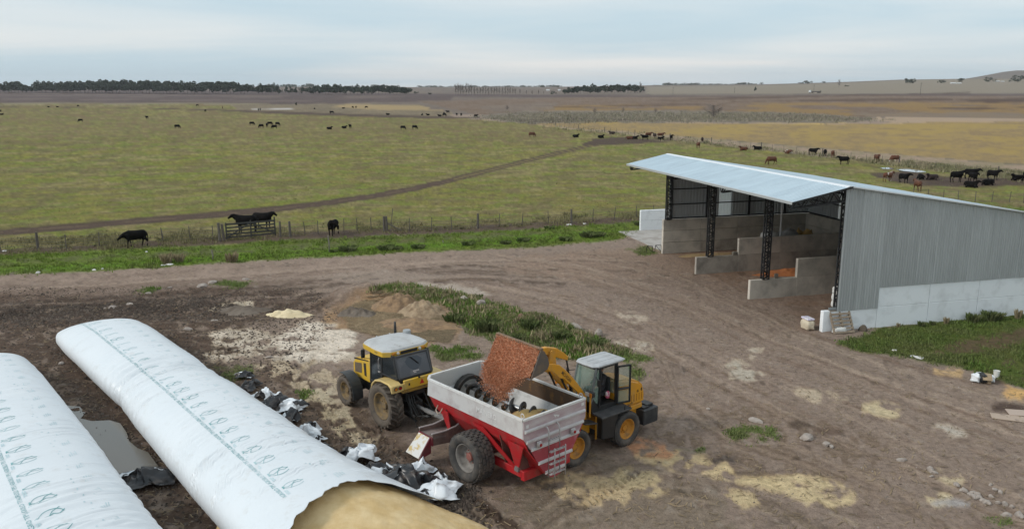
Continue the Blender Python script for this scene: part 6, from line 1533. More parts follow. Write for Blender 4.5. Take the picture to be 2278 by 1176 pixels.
# gate of boards
g0, g1 = un(503, 534), un(614, 524); gd = (g1 - g0); GL = gd.length
gt = thing('field_gate', 'grey wooden board gate standing in front of the two black cows', 'gate', g0, atan2(gd.y, gd.x))
for k, z in enumerate((.22, .46, .72, .98, 1.26)): obj('board', MB().box((GL / 2, (.012 if k % 2 else -.012), z + .03 * (k - 2) * .2), (GL, .03, .115 if k < 4 else .14)), M_pgrey, gt, bevel=.006)
for x_, h_ in ((.06, 1.38), (GL * .5, 1.42), (GL - .06, 1.55)): obj('upright', MB().box((x_, -.04, h_ / 2 + .04), (.11, .05, h_)), M_pgrey, gt, bevel=.006)
obj('diagonal', MB().bar((.08, -.075, .2), (GL * .5, -.075, 1.28), .03, .10), M_pgrey, gt); obj('diagonal', MB().bar((GL - .08, -.075, .25), (GL * .5, -.075, 1.30), .03, .10), M_pgrey, gt)
for k, (x, y, h_) in enumerate(((490, 537, 1.5), (499, 535, 1.35))): obj('gate_post', MB().tube([un(x, y) - g0 + Vector((0, 0, -.2)), un(x, y) - g0 + Vector((-.06 * k - .05, 0, h_))], [.12, .10], 7), M_post, None).location = g0
for o in [q for q in COL.objects if q.name.startswith('gate_post')]: tag(o, 'stout old gate post at the left end of the board gate' if o.name == 'gate_post' else 'thinner slanting gate post touching the board gate', 'post')
for x, y, t_, r_, lb in ((732, 560, 524, .055, 'pale crooked post standing alone on the bright verge'), (473, 578, 557, .05, 'short leaning stick post at the edge of the verge'), (985, 541, 534, .04, 'small white stake in the verge grass'), (362, 537, 512, .03, 'thin stick beside the grazing black cow')):
    p = un(x, y); h_ = (y - t_) / 1818 * p.length * 1.02
    tag(obj('verge_post', MB().tube([(0, 0, -.2), (.04, 0, h_ * .5), (-.03, .02, h_)], [r_ * 1.1, r_, r_ * .85], 6), mat('pale_post', (.24, .22, .19), .9, 0, (.15, .13, .11), 5), loc=p), lb, 'post')

# ------------------------------------------------------------------ cattle
def cow_mesh(name, pose):
    """body, neck, head and legs lofted, then fused into one continuous skin"""
    mb = MB()
    def loft(pts, n=12):
        """rings (x, y, z, half width, half height); they stand across the path"""
        P = [Vector(p[:3]) for p in pts]; vs = []; m_ = len(P)
        for i, p in enumerate(pts):
            d = (P[min(i + 1, m_ - 1)] - P[max(i - 1, 0)]).normalized(); s_ = d.cross(Vector((0, 0, 1)))
            if s_.length < .2: s_ = Vector((0, -1, 0))
            s_.normalize(); u_ = s_.cross(d).normalized()
            for j in range(n):
                t_ = 2 * pi * j / n; c, sn = cos(t_), sin(t_); vs.append(P[i] + s_ * (c * p[3]) + u_ * (sn * p[4]))
        fs = [(i * n + j, i * n + (j + 1) % n, (i + 1) * n + (j + 1) % n, (i + 1) * n + j) for i in range(m_ - 1) for j in range(n)]
        mb.add(vs, fs + [tuple(range(n - 1, -1, -1)), tuple(range((m_ - 1) * n, m_ * n))])
    dn = pose in ('lie', 'rest'); z = -.52 if dn else 0
    W = 1.12 if dn else 1
    loft([(-1.0, 0, 1.10 + z, .10, .16), (-.92, 0, 1.06 + z, .22 * W, .27), (-.70, 0, 1.02 + z, .29 * W, .34), (-.35, 0, .97 + z, .32 * W, .37), (.05, 0, .95 + z, .35 * W, .39), (.40, 0, .97 + z, .31 * W, .40), (.62, 0, .98 + z, .25, .38), (.80, 0, 1.0 + z, .17, .26)])
    neck = {'stand': [(.52, 0, 1.08), (.85, 0, 1.24), (1.06, 0, 1.36)], 'graze': [(.55, 0, 1.02), (.86, 0, .78), (1.02, 0, .50)], 'turn': [(.52, 0, 1.08), (.80, .14, 1.26), (.92, .32, 1.36)],
            'low': [(.55, 0, 1.06), (.88, 0, 1.02), (1.10, 0, .96)], 'lie': [(.52, 0, .58), (.80, .06, .78), (.96, .12, .92)], 'rest': [(.55, 0, .52), (.84, .08, .58), (1.02, .16, .58)]}[pose]
    head = {'stand': (.34, 0, -.20), 'graze': (.13, 0, -.38), 'turn': (.14, .30, -.18), 'low': (.32, 0, -.24), 'lie': (.30, .12, -.16), 'rest': (.26, .18, -.16)}[pose]
    loft([(*neck[0], .20, .30), (*neck[1], .145, .22), (*neck[2], .11, .155)])
    a = Vector(neck[2]); h_ = Vector(head)
    loft([(*(a - h_ * .18), .08, .08), (*(a + h_ * .05), .125, .13), (*(a + h_ * .45), .115, .115), (*(a + h_ * .85), .085, .085), (*(a + h_ * 1.12), .078, .070), (*(a + h_ * 1.2), .05, .045)])
    sd_ = Vector((-h_.y, h_.x, 0)).normalized() if hypot(h_.x, h_.y) > .05 else Vector((0, 1, 0))
    for s_ in (1, -1):
        e = a + sd_ * (.09 * s_) + Vector((0, 0, .07)); e2 = e + sd_ * (.19 * s_) + Vector((0, 0, -.01)); e1 = (e + e2) / 2
        loft([(*e, .035, .035), (*e1, .055, .035), (*e2, .03, .025)], 8)
        if not dn:
            f = {'graze': .15, 'stand': .05, 'turn': .08, 'low': .18}[pose] * s_
            loft([(.48 + f * .2, s_ * .16, .92, .13, .17), (.50 + f * .5, s_ * .175, .62, .085, .11), (.50 + f * .9, s_ * .17, .38, .058, .062), (.49 + f, s_ * .17, .16, .048, .05), (.51 + f, s_ * .17, .07, .055, .06), (.52 + f, s_ * .17, .0, .068, .075)], 10)
            loft([(-.72, s_ * .15, .98, .15, .26), (-.74 - f * .3, s_ * .185, .70, .11, .17), (-.86 - f * .7, s_ * .175, .46, .062, .08), (-.80 - f, s_ * .17, .20, .05, .055), (-.77 - f, s_ * .17, .07, .055, .06), (-.75 - f, s_ * .17, .0, .068, .075)], 10)
        else:
            loft([(.56, s_ * .22, .30, .11, .14), (.82, s_ * .25, .14, .075, .075), (.78, s_ * .30, .07, .06, .06), (.52, s_ * .32, .06, .05, .05)], 10)
            loft([(-.62, s_ * .24, .32, .15, .22), (-.38, s_ * .36, .18, .12, .12), (-.34, s_ * .42, .09, .07, .07), (-.62, s_ * .46, .06, .05, .05)], 10)
    if dn: loft([(-1.0, 0, .56, .045, .045), (-1.10, .06, .30, .035, .035), (-1.12, .2, .08, .04, .04)], 8)
    else: loft([(-1.0, 0, 1.18, .045, .045), (-1.08, 0, 1.0, .042, .042), (-1.09, .01, .62, .042, .042), (-1.08, .02, .45, .055, .05), (-1.07, .02, .34, .042, .04)], 8)
    if not dn: loft([(-.48, 0, .66, .12, .10), (-.40, 0, .57, .11, .06)], 8)
    o = obj(name, mb, None); r_ = o.modifiers.new('r', 'REMESH'); r_.mode = 'VOXEL'; r_.voxel_size = .034; r_.use_smooth_shade = True
    sm = o.modifiers.new('s', 'SMOOTH'); sm.iterations = 4; sm.factor = .5; dc = o.modifiers.new('d', 'DECIMATE'); dc.ratio = .35
    dg = bpy.context.evaluated_depsgraph_get(); dg.update(); m2 = bpy.data.meshes.new_from_object(o.evaluated_get(dg)); m2.name = name
    me = o.data; bpy.data.objects.remove(o); bpy.data.meshes.remove(me)
    for f in m2.polygons: f.use_smooth = True
    m2.materials.clear(); return m2
POSES = {p: cow_mesh('cow_' + p, p) for p in ('stand', 'graze', 'turn', 'low', 'lie', 'rest')}
HIDE = {'black': mat('black_hide', (.005, .0048, .005), .9, 0, (.010, .008, .007), 3, spec=.12), 'brown': mat('red_brown_hide', (.105, .035, .014), .75, 0, (.07, .024, .010), 3),
        'dark': mat('dark_brown_hide', (.030, .013, .008), .75, 0, (.016, .009, .007), 3), 'pied': mat('brown_and_white_hide', (.115, .038, .016), .75, 0, (.50, .46, .42), 1.7, .58, .62, detail=1)}
for m_ in POSES.values(): m_.materials.append(HIDE['black'])
HD = {'L': pi, 'R': 0, 'F': -pi / 2, 'B': pi / 2}
def cow(x, y, pose, col_, face, label=None, sc=1.0, group=None, ang=None):
    o = bpy.data.objects.new('cow', POSES[pose]); COL.objects.link(o); p = on_land(x, y); o.location = p
    o.rotation_euler = (0, 0, (HD[face[0]] if ang is None else radians(ang)) + (random.uniform(-.35, .35) if len(face) == 1 else 0))
    sc *= .84; o.scale = (sc * .92, sc * 1.08, sc * 1.05); o.material_slots[0].link = 'OBJECT'; o.material_slots[0].material = HIDE[col_]
    return tag(o, label, 'cow', group or 'cattle grazing and resting on the pasture')
C_ = cow
C_(302, 549, 'low', 'black', 'L!', 'black cow with lowered head by the fence left of the wooden gate', 1.1, ang=215)
C_(548, 517, 'stand', 'black', 'L!', 'black cow behind the gate facing away to the left post', 1.25, ang=190)
C_(586, 509, 'stand', 'black', 'R!', 'taller black cow behind the gate with nose over its right end', 1.2, ang=-10)
C_(741, 523, 'turn', 'black', 'F!', 'black cow facing the yard alone at the wire fence', 1.06, ang=-102)
C_(1715, 366, 'graze', 'brown', 'L!', 'red brown cow grazing just above the shed roof ridge', 1.05, ang=184)
C_(1754, 342, 'rest', 'pied', 'R', 'brown and white cow lying by the far fence')
C_(1809, 345, 'stand', 'black', 'R', 'black cow standing by the far fence, first of a row of three', ang=-35)
C_(1835, 348, 'stand', 'black', 'F', 'black cow in the middle of the row of three at the far fence')
C_(1852, 351, 'stand', 'brown', 'F', 'red brown cow ending the row of three at the far fence')
C_(1876, 366, 'stand', 'black', 'L!', 'black cow walking sideways on the grass between shed ridge and far fence', 1.05, ang=176)
C_(1950, 360, 'stand', 'brown', 'F', 'brown cow with pale belly standing close to a fence post')
C_(1989, 362, 'graze', 'pied', 'L', 'brown and white cow grazing at the far fence')
C_(1975, 404, 'stand', 'pied', 'R', 'brown cow with white legs at the edge of the muddy pen', ang=15)
C_(2010, 407, 'turn', 'black', 'F', 'black cow facing the shed beside the white legged brown cow')
C_(2048, 399, 'rest', 'black', 'F', 'black cow lying at the back of the muddy pen seen end on')
C_(2073, 400, 'lie', 'dark', 'L!', 'dark brown cow lying sideways at the back of the muddy pen', ang=185)
C_(2040, 424, 'stand', 'brown', 'B', 'red brown cow standing in front of the muddy pen', 1.02, ang=70)
C_(2128, 405, 'stand', 'black', 'R!', 'large black cow standing sideways in the muddy pen', 1.15, ang=10)
C_(2160, 398, 'stand', 'black', 'R', 'black cow behind the large sideways cow in the pen', 1.1, ang=-10)
C_(2164, 405, 'stand', 'black', 'F', 'black cow facing the shed in the middle of the pen crowd')
C_(2160, 417, 'lie', 'black', 'R', 'black cow lying nearest the shed in the muddy pen', 1.05, ang=-60)
C_(2197, 412, 'rest', 'black', 'L', 'black cow lying beside the standing one in the pen', 1.05, ang=200)
C_(2208, 400, 'turn', 'black', 'F', 'black cow standing apart near the tussocks of the far fence', 1.05, ang=-50)
C_(2263, 402, 'lie', 'black', 'L', 'black cow lying at the far end of the muddy pen', 1.05, ang=170)
C_(2282, 404, 'stand', 'black', 'F', 'black cow standing at the end of the pen, cut by the picture edge', 1.05)
for x, y, po, co_, fc, lb in (
    (1184, 305, 'graze', 'brown', 'R', 'brown cow grazing alone near the start of the far fence'), (1281, 306, 'lie', 'black', 'R', 'black cow lying in the grass nearest the track junction'),
    (1337, 307.5, 'lie', 'black', 'R', 'black cow lying just before the muddy track end'), (1361, 299, 'lie', 'dark', 'L', 'dark cow lying against the far fence behind the track end'),
    (1401, 310, 'rest', 'brown', 'L', 'small brown calf lying on the mud at the track end'), (1412, 310, 'lie', 'black', 'R', 'black cow lying beside the small brown calf'),
    (1434, 312, 'stand', 'black', 'L', 'black cow standing sideways at the track end'), (1443, 306, 'stand', 'brown', 'R', 'brown cow behind the sideways black cow at the far fence'),
    (1456, 308, 'stand', 'dark', 'B', 'dark brown cow standing end on at the far fence'), (1470, 307, 'stand', 'brown', 'R', 'brown cow with pale mark at the far fence crowd'),
    (1470, 311.5, 'lie', 'black', 'R', 'black cow lying in front of the brown ones at the far fence'), (1493, 312, 'turn', 'black', 'F', 'black cow standing at the end of the far fence crowd'),
    (1562, 318, 'stand', 'dark', 'F', 'dark brown cow with raised head at the far fence'), (1553, 330, 'stand', 'brown', 'F', 'brown cow standing in the open grass between track end and shed'),
    (1654, 335, 'lie', 'brown', 'L', 'small brown cow lying near the far fence above the roof corner'), (1685, 334, 'lie', 'black', 'L', 'long black cow lying near the far fence above the roof'),
    (561, 279, 'graze', 'black', 'R', 'black cow grazing at the left of the bunch of six'), (581, 285, 'graze', 'black', 'L', 'black cow grazing in front of the bunch of six'), (594, 283, 'stand', 'black', 'F', 'black cow facing forward in the bunch of six'),
    (601, 279, 'graze', 'black', 'R', 'black cow at the back of the bunch of six'), (610, 287, 'graze', 'black', 'L', 'black cow nearest the camera in the bunch of six'), (618, 280, 'graze', 'black', 'R', 'black cow at the right end of the bunch of six'),
    (179, 272, 'graze', 'black', 'L', 'lone black cow grazing in the left half of the pasture'), (327, 265, 'stand', 'black', 'F', 'lone black cow seen end on in the left pasture'), (395, 286, 'graze', 'black', 'R', 'lone black cow grazing nearer than the others in the left pasture'),
    (457, 249, 'graze', 'black', 'F', 'small black cow by the dark mud line'), (4, 256, 'lie', 'black', 'R', 'black cow lying at the left edge of the picture'),
    (733, 288, 'lie', 'black', 'R', 'black cow lying apart between two grazing groups'), (766, 286, 'lie', 'black', 'R', 'long black cow lying beside a standing one'), (779, 286, 'stand', 'black', 'F', 'black cow standing beside the long lying one'),
    (897, 289, 'graze', 'black', 'R', 'black cow grazing, left one of a pair in mid pasture'), (923, 288, 'graze', 'black', 'R', 'black cow grazing, right one of a pair in mid pasture')):
    C_(x, y, po, co_, fc, lb)
for x, y, po in ((174, 237.5, 'graze'), (2, 249.5, 'stand'), (439, 236.5, 'graze'), (575, 246.5, 'graze'), (579, 246.5, 'stand'), (700, 243, 'lie'), (735, 253, 'stand'), (739, 253, 'graze'), (764, 242, 'lie'), (785, 241, 'graze'), (792, 241, 'stand'), (815, 241, 'graze'),
                 (863, 256, 'lie'), (939, 257, 'lie'), (952, 257, 'lie'), (978, 259, 'lie'), (989, 259, 'graze'), (996, 252, 'stand'), (988, 254, 'lie'), (1016, 258, 'stand'), (1026, 258, 'graze'), (1059, 261.5, 'stand'), (108, 239, 'lie'), (128, 239, 'lie')):
    C_(x, y, po, 'black', random.choice('LRFB'), 'tiny black cow on the far dark mud line', group='far cattle along the dark mud line')
C_(495, 242, 'stand', 'brown', 'F', 'tiny orange brown cow far off on the mud line')
# ------------------------------------------------------------------ trees and the far country
M_leaf = mat('dark_tree_leaves', (.022, .034, .020), .8, 0, (.040, .054, .028), 6, .35, .65, island=.35)
M_leaf2 = mat('olive_tree_leaves', (.040, .048, .026), .8, 0, (.060, .064, .034), 6, .35, .65, island=.35)
M_bark = mat('grey_bark', (.16, .14, .12), .9, 0, (.09, .08, .07), 6)
M_twig = mat('bare_twigs', (.22, .19, .17), .9, 0, (.16, .135, .12), 5)
def crown_mesh(seed, w_, h_, z0, n=520, leaf=.09, m=None, lobes=9):
    """leaf clumps through an uneven crown; unit tree height"""
    q = np.random.default_rng(seed); V = []; F = []
    L_ = [(q.normal(0, w_ * .24), q.normal(0, w_ * .24), z0 + (1 - z0) * q.uniform(.18, .86), q.uniform(.5, 1.0) * w_ * .30, q.uniform(.6, 1.05) * (1 - z0) * .25) for _ in range(lobes)]
    for k in range(n):
        a = L_[k % lobes]; d = q.normal(size=3); d /= np.linalg.norm(d) + 1e-9; r_ = q.uniform(.55, 1.0) ** .5
        c = np.array([a[0] + d[0] * a[3] * r_, a[1] + d[1] * a[3] * r_, a[2] + d[2] * a[4] * r_]); s_ = leaf * q.uniform(.5, 1.2)
        u = q.normal(size=3); u /= np.linalg.norm(u); v = np.cross(u, q.normal(size=3)); v /= np.linalg.norm(v) + 1e-9
        b_ = len(V); V += [tuple(c + u * s_), tuple(c + v * s_ * .7), tuple(c - u * s_ * .9), tuple(c - v * s_ * .6)]; F.append((b_, b_ + 1, b_ + 2, b_ + 3))
    me = bpy.data.meshes.new('crown'); me.from_pydata(V, [], F); me.materials.append(m or M_leaf); return me
def trunk_mesh(seed, h_, r_, limbs=5, m=None):
    q = random.Random(seed); mb = MB(); mb.tube([(0, 0, -.02), (q.uniform(-.02, .02), 0, h_ * .5), (q.uniform(-.03, .03), 0, h_)], [r_, r_ * .75, r_ * .35], 6)
    for k in range(limbs):
        a = q.uniform(0, 6.28); z = h_ * q.uniform(.35, .9); L_ = q.uniform(.12, .24)
        mb.tube([(0, 0, z), (cos(a) * L_ * .6, sin(a) * L_ * .6, z + L_ * .6), (cos(a) * L_, sin(a) * L_, z + L_ * 1.2)], [r_ * .45, r_ * .3, r_ * .1], 4)
    me = bpy.data.meshes.new('trunk'); me.from_pydata(mb.v, [], mb.f); me.materials.append(m or M_bark); return me
def bare_mesh(seed, w_, n=70, tall=True):
    """leafless branches"""
    q = random.Random(seed); mb = MB()
    for k in range(n):
        z = q.uniform(.12, .85); a = q.uniform(0, 6.28); L_ = (q.uniform(.10, .30) if tall else q.uniform(.25, .6)) * (1.1 - z * .7); up = q.uniform(.7, 1.6) if tall else q.uniform(.3, 1.2)
        b_ = (cos(a) * L_ * w_ * .5, sin(a) * L_ * w_ * .5, z + L_ * up * .5); c = (cos(a) * L_ * w_, sin(a) * L_ * w_, min(1.0, z + L_ * up))
        mb.tube([(0, 0, z), b_, c], [.010, .007, .003], 3, cap=False)
        for j in range(3):
            aa = a + q.uniform(-1, 1); l2 = L_ * .45; mb.tube([b_, (b_[0] + cos(aa) * l2 * w_, b_[1] + sin(aa) * l2 * w_, min(1.02, b_[2] + l2 * up))], [.006, .002], 3, cap=False)
    me = bpy.data.meshes.new('branches'); me.from_pydata(mb.v, [], mb.f); me.materials.append(M_twig); return me
EU = [(crown_mesh(50 + k, .95 + .12 * (k % 3), 1, .20, 560), trunk_mesh(70 + k, .55, .022)) for k in range(6)]
RD = [(crown_mesh(90 + k, 1.15, 1, .10, 480, .085, M_leaf2, 8), trunk_mesh(95 + k, .45, .03)) for k in range(3)]
CO = [(crown_mesh(120 + k, .55, 1, .06, 420, .07, M_leaf, 7), trunk_mesh(125 + k, .5, .025)) for k in range(2)]
BA = [(bare_mesh(130 + k, .75, 42), trunk_mesh(140 + k, .92, .016, 3, M_twig)) for k in range(3)]
BS = [(bare_mesh(150 + k, 1.3, 70, False), trunk_mesh(160 + k, .5, .02, 4, M_twig)) for k in range(2)]
def tree(name, x, base, topy, pair, label, cat='tree', group=None, wid=1.0, push=0.0, crown='crown'):
    p = on_land(x, base); d = hypot(p.x, p.y)
    if push: p = Vector((p.x * (1 + push), p.y * (1 + push), 0)); p.z = float(terrain(p.x, p.y)); d *= 1 + push
    h_ = (base - topy) / FPX * d
    o = thing(name, label, cat, p, random.uniform(0, 6.28), group); o.scale = (h_ * wid, h_ * wid, h_)
    for me, nm in zip(pair, (crown, 'trunk')):
        c = bpy.data.objects.new(nm, me); COL.objects.link(c); c.parent = o
    return o
rt = random.Random(5)
lb_l = 'dark eucalyptus tree in the long windbreak beyond the ploughed field'
x = -30
while x < 602:
    gap = 60 < x < 70 or 526 < x < 533
    if not gap:
        env = np.interp(x, [-30, 55, 70, 90, 110, 180, 215, 330, 400, 520, 530, 600], [187, 188, 193, 186, 190, 186, 183.5, 185, 186, 184, 192, 190])
        tree('eucalyptus_tree', x, np.interp(x, [0, 300, 600], [207.4, 208.6, 210.4]) + rt.uniform(-.3, .3), env + rt.uniform(-1.8, 2.2), EU[rt.randrange(6)], ('dark tree left of the small gap near the picture edge in the long windbreak' if x < 65 else 'dark eucalyptus in the long windbreak between its two small gaps' if x < 528 else 'dark tree right of the last gap in the long windbreak'), group='trees of the left windbreak', push=rt.uniform(0, .05))
    x += rt.uniform(6.5, 9.5)
x = 686
while x < 914:
    tree('eucalyptus_tree', x, np.interp(x, [690, 914], [211, 211]) + rt.uniform(-.3, .3), np.interp(x, [686, 700, 800, 870, 912], [196, 190.5, 192, 191.5, 195]) + rt.uniform(-1.5, 2), EU[rt.randrange(6)], 'dark tree in the second windbreak left of the bare poplars', group='trees of the middle windbreak', push=rt.uniform(0, .04)); x += rt.uniform(6.5, 9.5)
x = 1256
while x < 1420:
    tree('eucalyptus_tree', x, np.interp(x, [1256, 1430], [210.5, 207.5]) + rt.uniform(-.4, .4), np.interp(x, [1256, 1280, 1320, 1370, 1420], [199, 195, 190.5, 190, 191.5]) + rt.uniform(-1.5, 2), EU[rt.randrange(6)], 'dark tree in the clump right of the bare poplars', group='trees of the dark clump', push=rt.uniform(0, .05)); x += rt.uniform(6, 9)
tree('cypress_tree', 1414, 206.5, 193.5, CO[0], 'dark pointed tree at the right end of the dark clump'); tree('cypress_tree', 1430, 206.5, 193.5, CO[1], 'dark pointed tree below the tall bare tree')
tree('bare_tree', 1424, 206, 182, BA[0], 'tall bare tree rising above the end of the dark clump', crown='branches', wid=1.2)
for k, x in enumerate(np.arange(606, 688, 7.5)):
    if k in (1, 2, 5, 7, 9): tree('sparse_tree', x, 210.5, (188, 197, 193, 196, 195)[(1, 2, 5, 7, 9).index(k)], (EU[k % 6][0], EU[k % 6][1]), 'thin ragged tree in the gap between the two windbreaks', group='ragged trees in the gap', wid=.6)
    else: tree('bare_tree', x, 210.5, 194 + k % 4, BA[k % 3], 'thin bare tree in the gap between the two windbreaks', group='bare trees in the gap', crown='branches')
x = 1014
while x < 1212:
    tp = np.interp(x, [1014, 1045, 1060, 1140, 1160, 1212], [185.5, 186, 192, 193.5, 199, 201]) + rt.uniform(-1, 1.5)
    tree('poplar_tree', x, np.interp(x, [1014, 1212], [211.5, 211]) + rt.uniform(-.3, .3), tp, BA[rt.randrange(3)], 'bare grey poplar in the leafless row', group='bare poplars in a row', crown='branches', wid=1.1); x += rt.uniform(4.6, 7.2) if x < 1145 else rt.uniform(9, 15)
tree('bush', 925, 209, 203.5, RD[0], 'low dark bush right of the second windbreak', 'bush', wid=1.6); tree('bush', 955, 211, 207, RD[1], 'flat dark bush between windbreak and poplars', 'bush', wid=2.5)
tree('tree', 1229, 210.5, 203, RD[2], 'small round dark tree left of the dark clump', wid=1.1)
tree('cypress_tree', 1680, 203, 193, CO[0], 'lone dark cone shaped tree in the open field')
for x, b_, t_, w_, lb in ((1797, 187, 179.5, 1.8, 'round tree on the skyline right of the shed roof'), (1782, 187, 183, 2.2, 'low shrub on the skyline beside the round tree'), (1831, 186, 182, 2.0, 'small pale shrub on the skyline'), (2140, 184, 176, 1.5, 'round tree at the foot of the hill'), (2198, 183, 173.5, 1.25, 'upright tree below the hill'), (2264, 182.5, 170, 1.5, 'largest round tree at the right edge below the hill'), (2246, 182.5, 178.5, 1.0, 'small bush beside the largest tree below the hill'), (1884, 193, 190, 2.4, 'low flat bush in the far field'), (1694, 188.5, 183.5, 1.0, 'tiny tree on the skyline above the lone cone shaped tree'), (1206, 195, 190, 1.4, 'small dark tree on the skyline behind the poplars'), (1243, 196, 190.5, 1.0, 'thin pale tree on the skyline left of the dark clump')):
    tree('far_tree', x, b_, t_, RD[int(x) % 3], lb, wid=w_)
for x, dt in ((2014, 0), (2019, .6), (2025, .3), (2030, -.4)): tree('far_tree', x, 186, 176.5 + dt, RD[x % 3], 'tree in the clump of four on the far slope', group='clump of four far trees', wid=.8)
for x in (2093, 2100): tree('far_tree', x, 185.5, 179, RD[x % 3], 'tree of the pair on the far slope left of the hill', group='pair of far trees', wid=.9)
tree('bare_tree', 1866, 194, 178, BA[1], 'bare round tree alone in the far field', crown='branches', wid=1.6)
o = tree('bare_bush', 1587, 263, 233, BS[0], 'big bare bush at the edge of the marsh', 'bush', crown='branches', wid=1.35)
for x, b_, t_, lb in ((1128, 246, 234, 'small bare tree left of the marsh'), (1323, 252, 240, 'small bare shrub at the back edge of the marsh'), (1386, 250, 239, 'thin bare shrub behind the marsh'), (1458, 252, 241, 'faint bare shrub behind the marsh, nearest the big bush')): tree('bare_bush', x, b_, t_, BS[1], lb, 'bush', crown='branches', wid=.9)
tree('conifer_shrub', 659, 236, 229, CO[1], 'small orange green shrub on the far mud flat', 'bush', wid=1.2)

def woods(x0, x1, y0, y1, hpx, dist, seed):
    """a far wood that reads as one low mass: many small leaf clumps"""
    q = np.random.default_rng(seed); V = []; F = []
    for k in range(int((x1 - x0) * 1.1)):
        x = q.uniform(x0, x1); y = y0 + (y1 - y0) * (x - x0) / (x1 - x0); d = ray(x, y); hh = hypot(d[0], d[1]); r_ = dist * q.uniform(.98, 1.02)
        cx, cy = d[0] / hh * r_, d[1] / hh * r_; base = CAM_H + d[2] / hh * r_; h_ = hpx / FPX * r_ * q.uniform(.45, 1.05) * (0.6 + .8 * float(vnoise(np.array([x * .09]), np.array([3.]), seed)[0]))
        for j in range(16):
            c = np.array([cx + q.normal(0, h_ * .45), cy + q.normal(0, h_ * .45), base - 2 + abs(q.uniform(0, h_ + 2))]); s_ = h_ * q.uniform(.15, .34); u = q.normal(size=3); u /= np.linalg.norm(u); v = np.cross(u, q.normal(size=3)); v /= np.linalg.norm(v)
            b_ = len(V); V += [tuple(c + u * s_), tuple(c + v * s_), tuple(c - u * s_), tuple(c - v * s_)]; F.append((b_, b_ + 1, b_ + 2, b_ + 3))
    o = mesh_obj('distant_woods', fast_mesh('distant_woods', np.array(V), np.array(F)), M_leaf2)
    return tag(o, kind='stuff')
tag(woods(1476, 1682, 190.6, 189.3, 4.2, 3650, 3), 'low bluish wood on the skyline above the straw field', 'woods'); tag(woods(590, 700, 194.6, 194, 5, 3700, 4), 'bluish wood behind the gap of the windbreaks', 'woods')
tag(woods(806, 880, 194, 194, 4, 3700, 5), 'bluish wood showing above the second windbreak', 'woods'); tag(woods(930, 1250, 194.6, 193.6, 3.2, 3720, 6), 'low bluish wood along the skyline behind the poplars', 'woods'); tag(woods(1440, 1480, 191.4, 190.8, 1.6, 3700, 8), 'faint end of the skyline wood by the tall bare tree', 'woods')

# poles, truck, farm buildings far away
M_pole = mat('pole_wood', (.10, .085, .075), .9)
for k, (x, b_, t_) in enumerate(((1497, 209.5, 195), (1634, 207, 196), (1810, 208, 190.5), (2047, 211, 188))):
    p = on_land(x, b_); h_ = (b_ - t_) / FPX * p.length
    o = thing('power_pole', ('power pole right of the dark clump', 'power pole left of the lone cone shaped tree', 'power pole standing at the far truck', 'tallest power pole in the fields below the hill')[k], 'pole', p, 0, 'power poles across the fields')
    obj('mast', MB().tube([(0, 0, 0), (0, 0, h_)], [.22, .16], 6), M_pole, o); obj('crossarm', MB().box((0, 0, h_ - .7), (2.6, .18, .2)), M_pole, o)
p = on_land(1813, 207.2); L_ = 25 / FPX * p.length; k_ = L_ / 15
tk = thing('truck', 'far truck with white cab and dark load bed on the country road', 'truck', p, pi); tk.scale = (k_,) * 3
M_wcab = mat('white_cab_paint', (.72, .73, .74), .4)
obj('cab', MB().prism([(5.2, .7), (7.4, .7), (7.5, 1.9), (7.1, 3.3), (5.2, 3.5)], -1.2, 1.2, 'xz'), M_wcab, tk, bevel=.1)
obj('load_bed', MB().box((-1.3, 0, 1.5), (12.0, 2.4, .5)).box((-6.9, 0, 2.2), (.15, 2.4, 1.3)).box((4.6, 0, 2.3), (.15, 2.4, 1.6)).box((-1.4, 1.15, 2.0), (9, .08, .7)).box((-1.4, -1.15, 2.0), (9, .08, .7)), mat('dark_bed', (.06, .05, .05), .7), tk)
for x_ in (6.4, 3.4, -3.4, -4.7, -6.0):
    for s_ in (1, -1): obj('wheel', MB().lathe([(.001, -.2), (.45, -.2), (.55, -.12), (.55, .12), (.45, .2), (.001, .2)], (x_, s_ * 1.05, .55), 'y', 12), M_tyre, tk)
def farm(x, b_, wpx, hpx, lb, roofc=(.5, .5, .5)):
    p = on_land(x, b_); d = p.length; W, Hh = wpx / FPX * d, hpx / FPX * d
    o = thing('farm_building', lb, 'building', p, 0); mw_ = mat('pale_farm_wall', (.62, .60, .57), .8)
    obj('wall', MB().box((0, 0, Hh * .3), (W, W * .5, Hh * .6)), mw_, o); obj('roof', MB().prism([(-W * .27, Hh * .6), (W * .27, Hh * .6), (0, Hh)], -W / 2 - 1, W / 2 + 1, 'yz'), mat('pale_metal_roof', (.62, .62, .62), .5, .2), o)
    for k in (-.3, 0, .3): obj('window', MB().box((W * k, -W * .25 - .05, Hh * .32), (W * .08, .1, Hh * .2)), M_dark, o)
farm(2120, 187.2, 9, 3, 'low white farm building left on the far slope'); farm(2133, 187, 7, 2.4, 'smaller white farm building next to the low one'); farm(2219, 182.5, 6, 2.4, 'white farm building between the two trees below the hill'); farm(2230, 182.8, 5, 2, 'pale farm shed beside the white farm building below the hill'); farm(1219, 203, 6, 4, 'pale farm house left of the dark clump of trees'); farm(1244, 203, 4, 4, 'pale narrow farm house touching the dark clump')

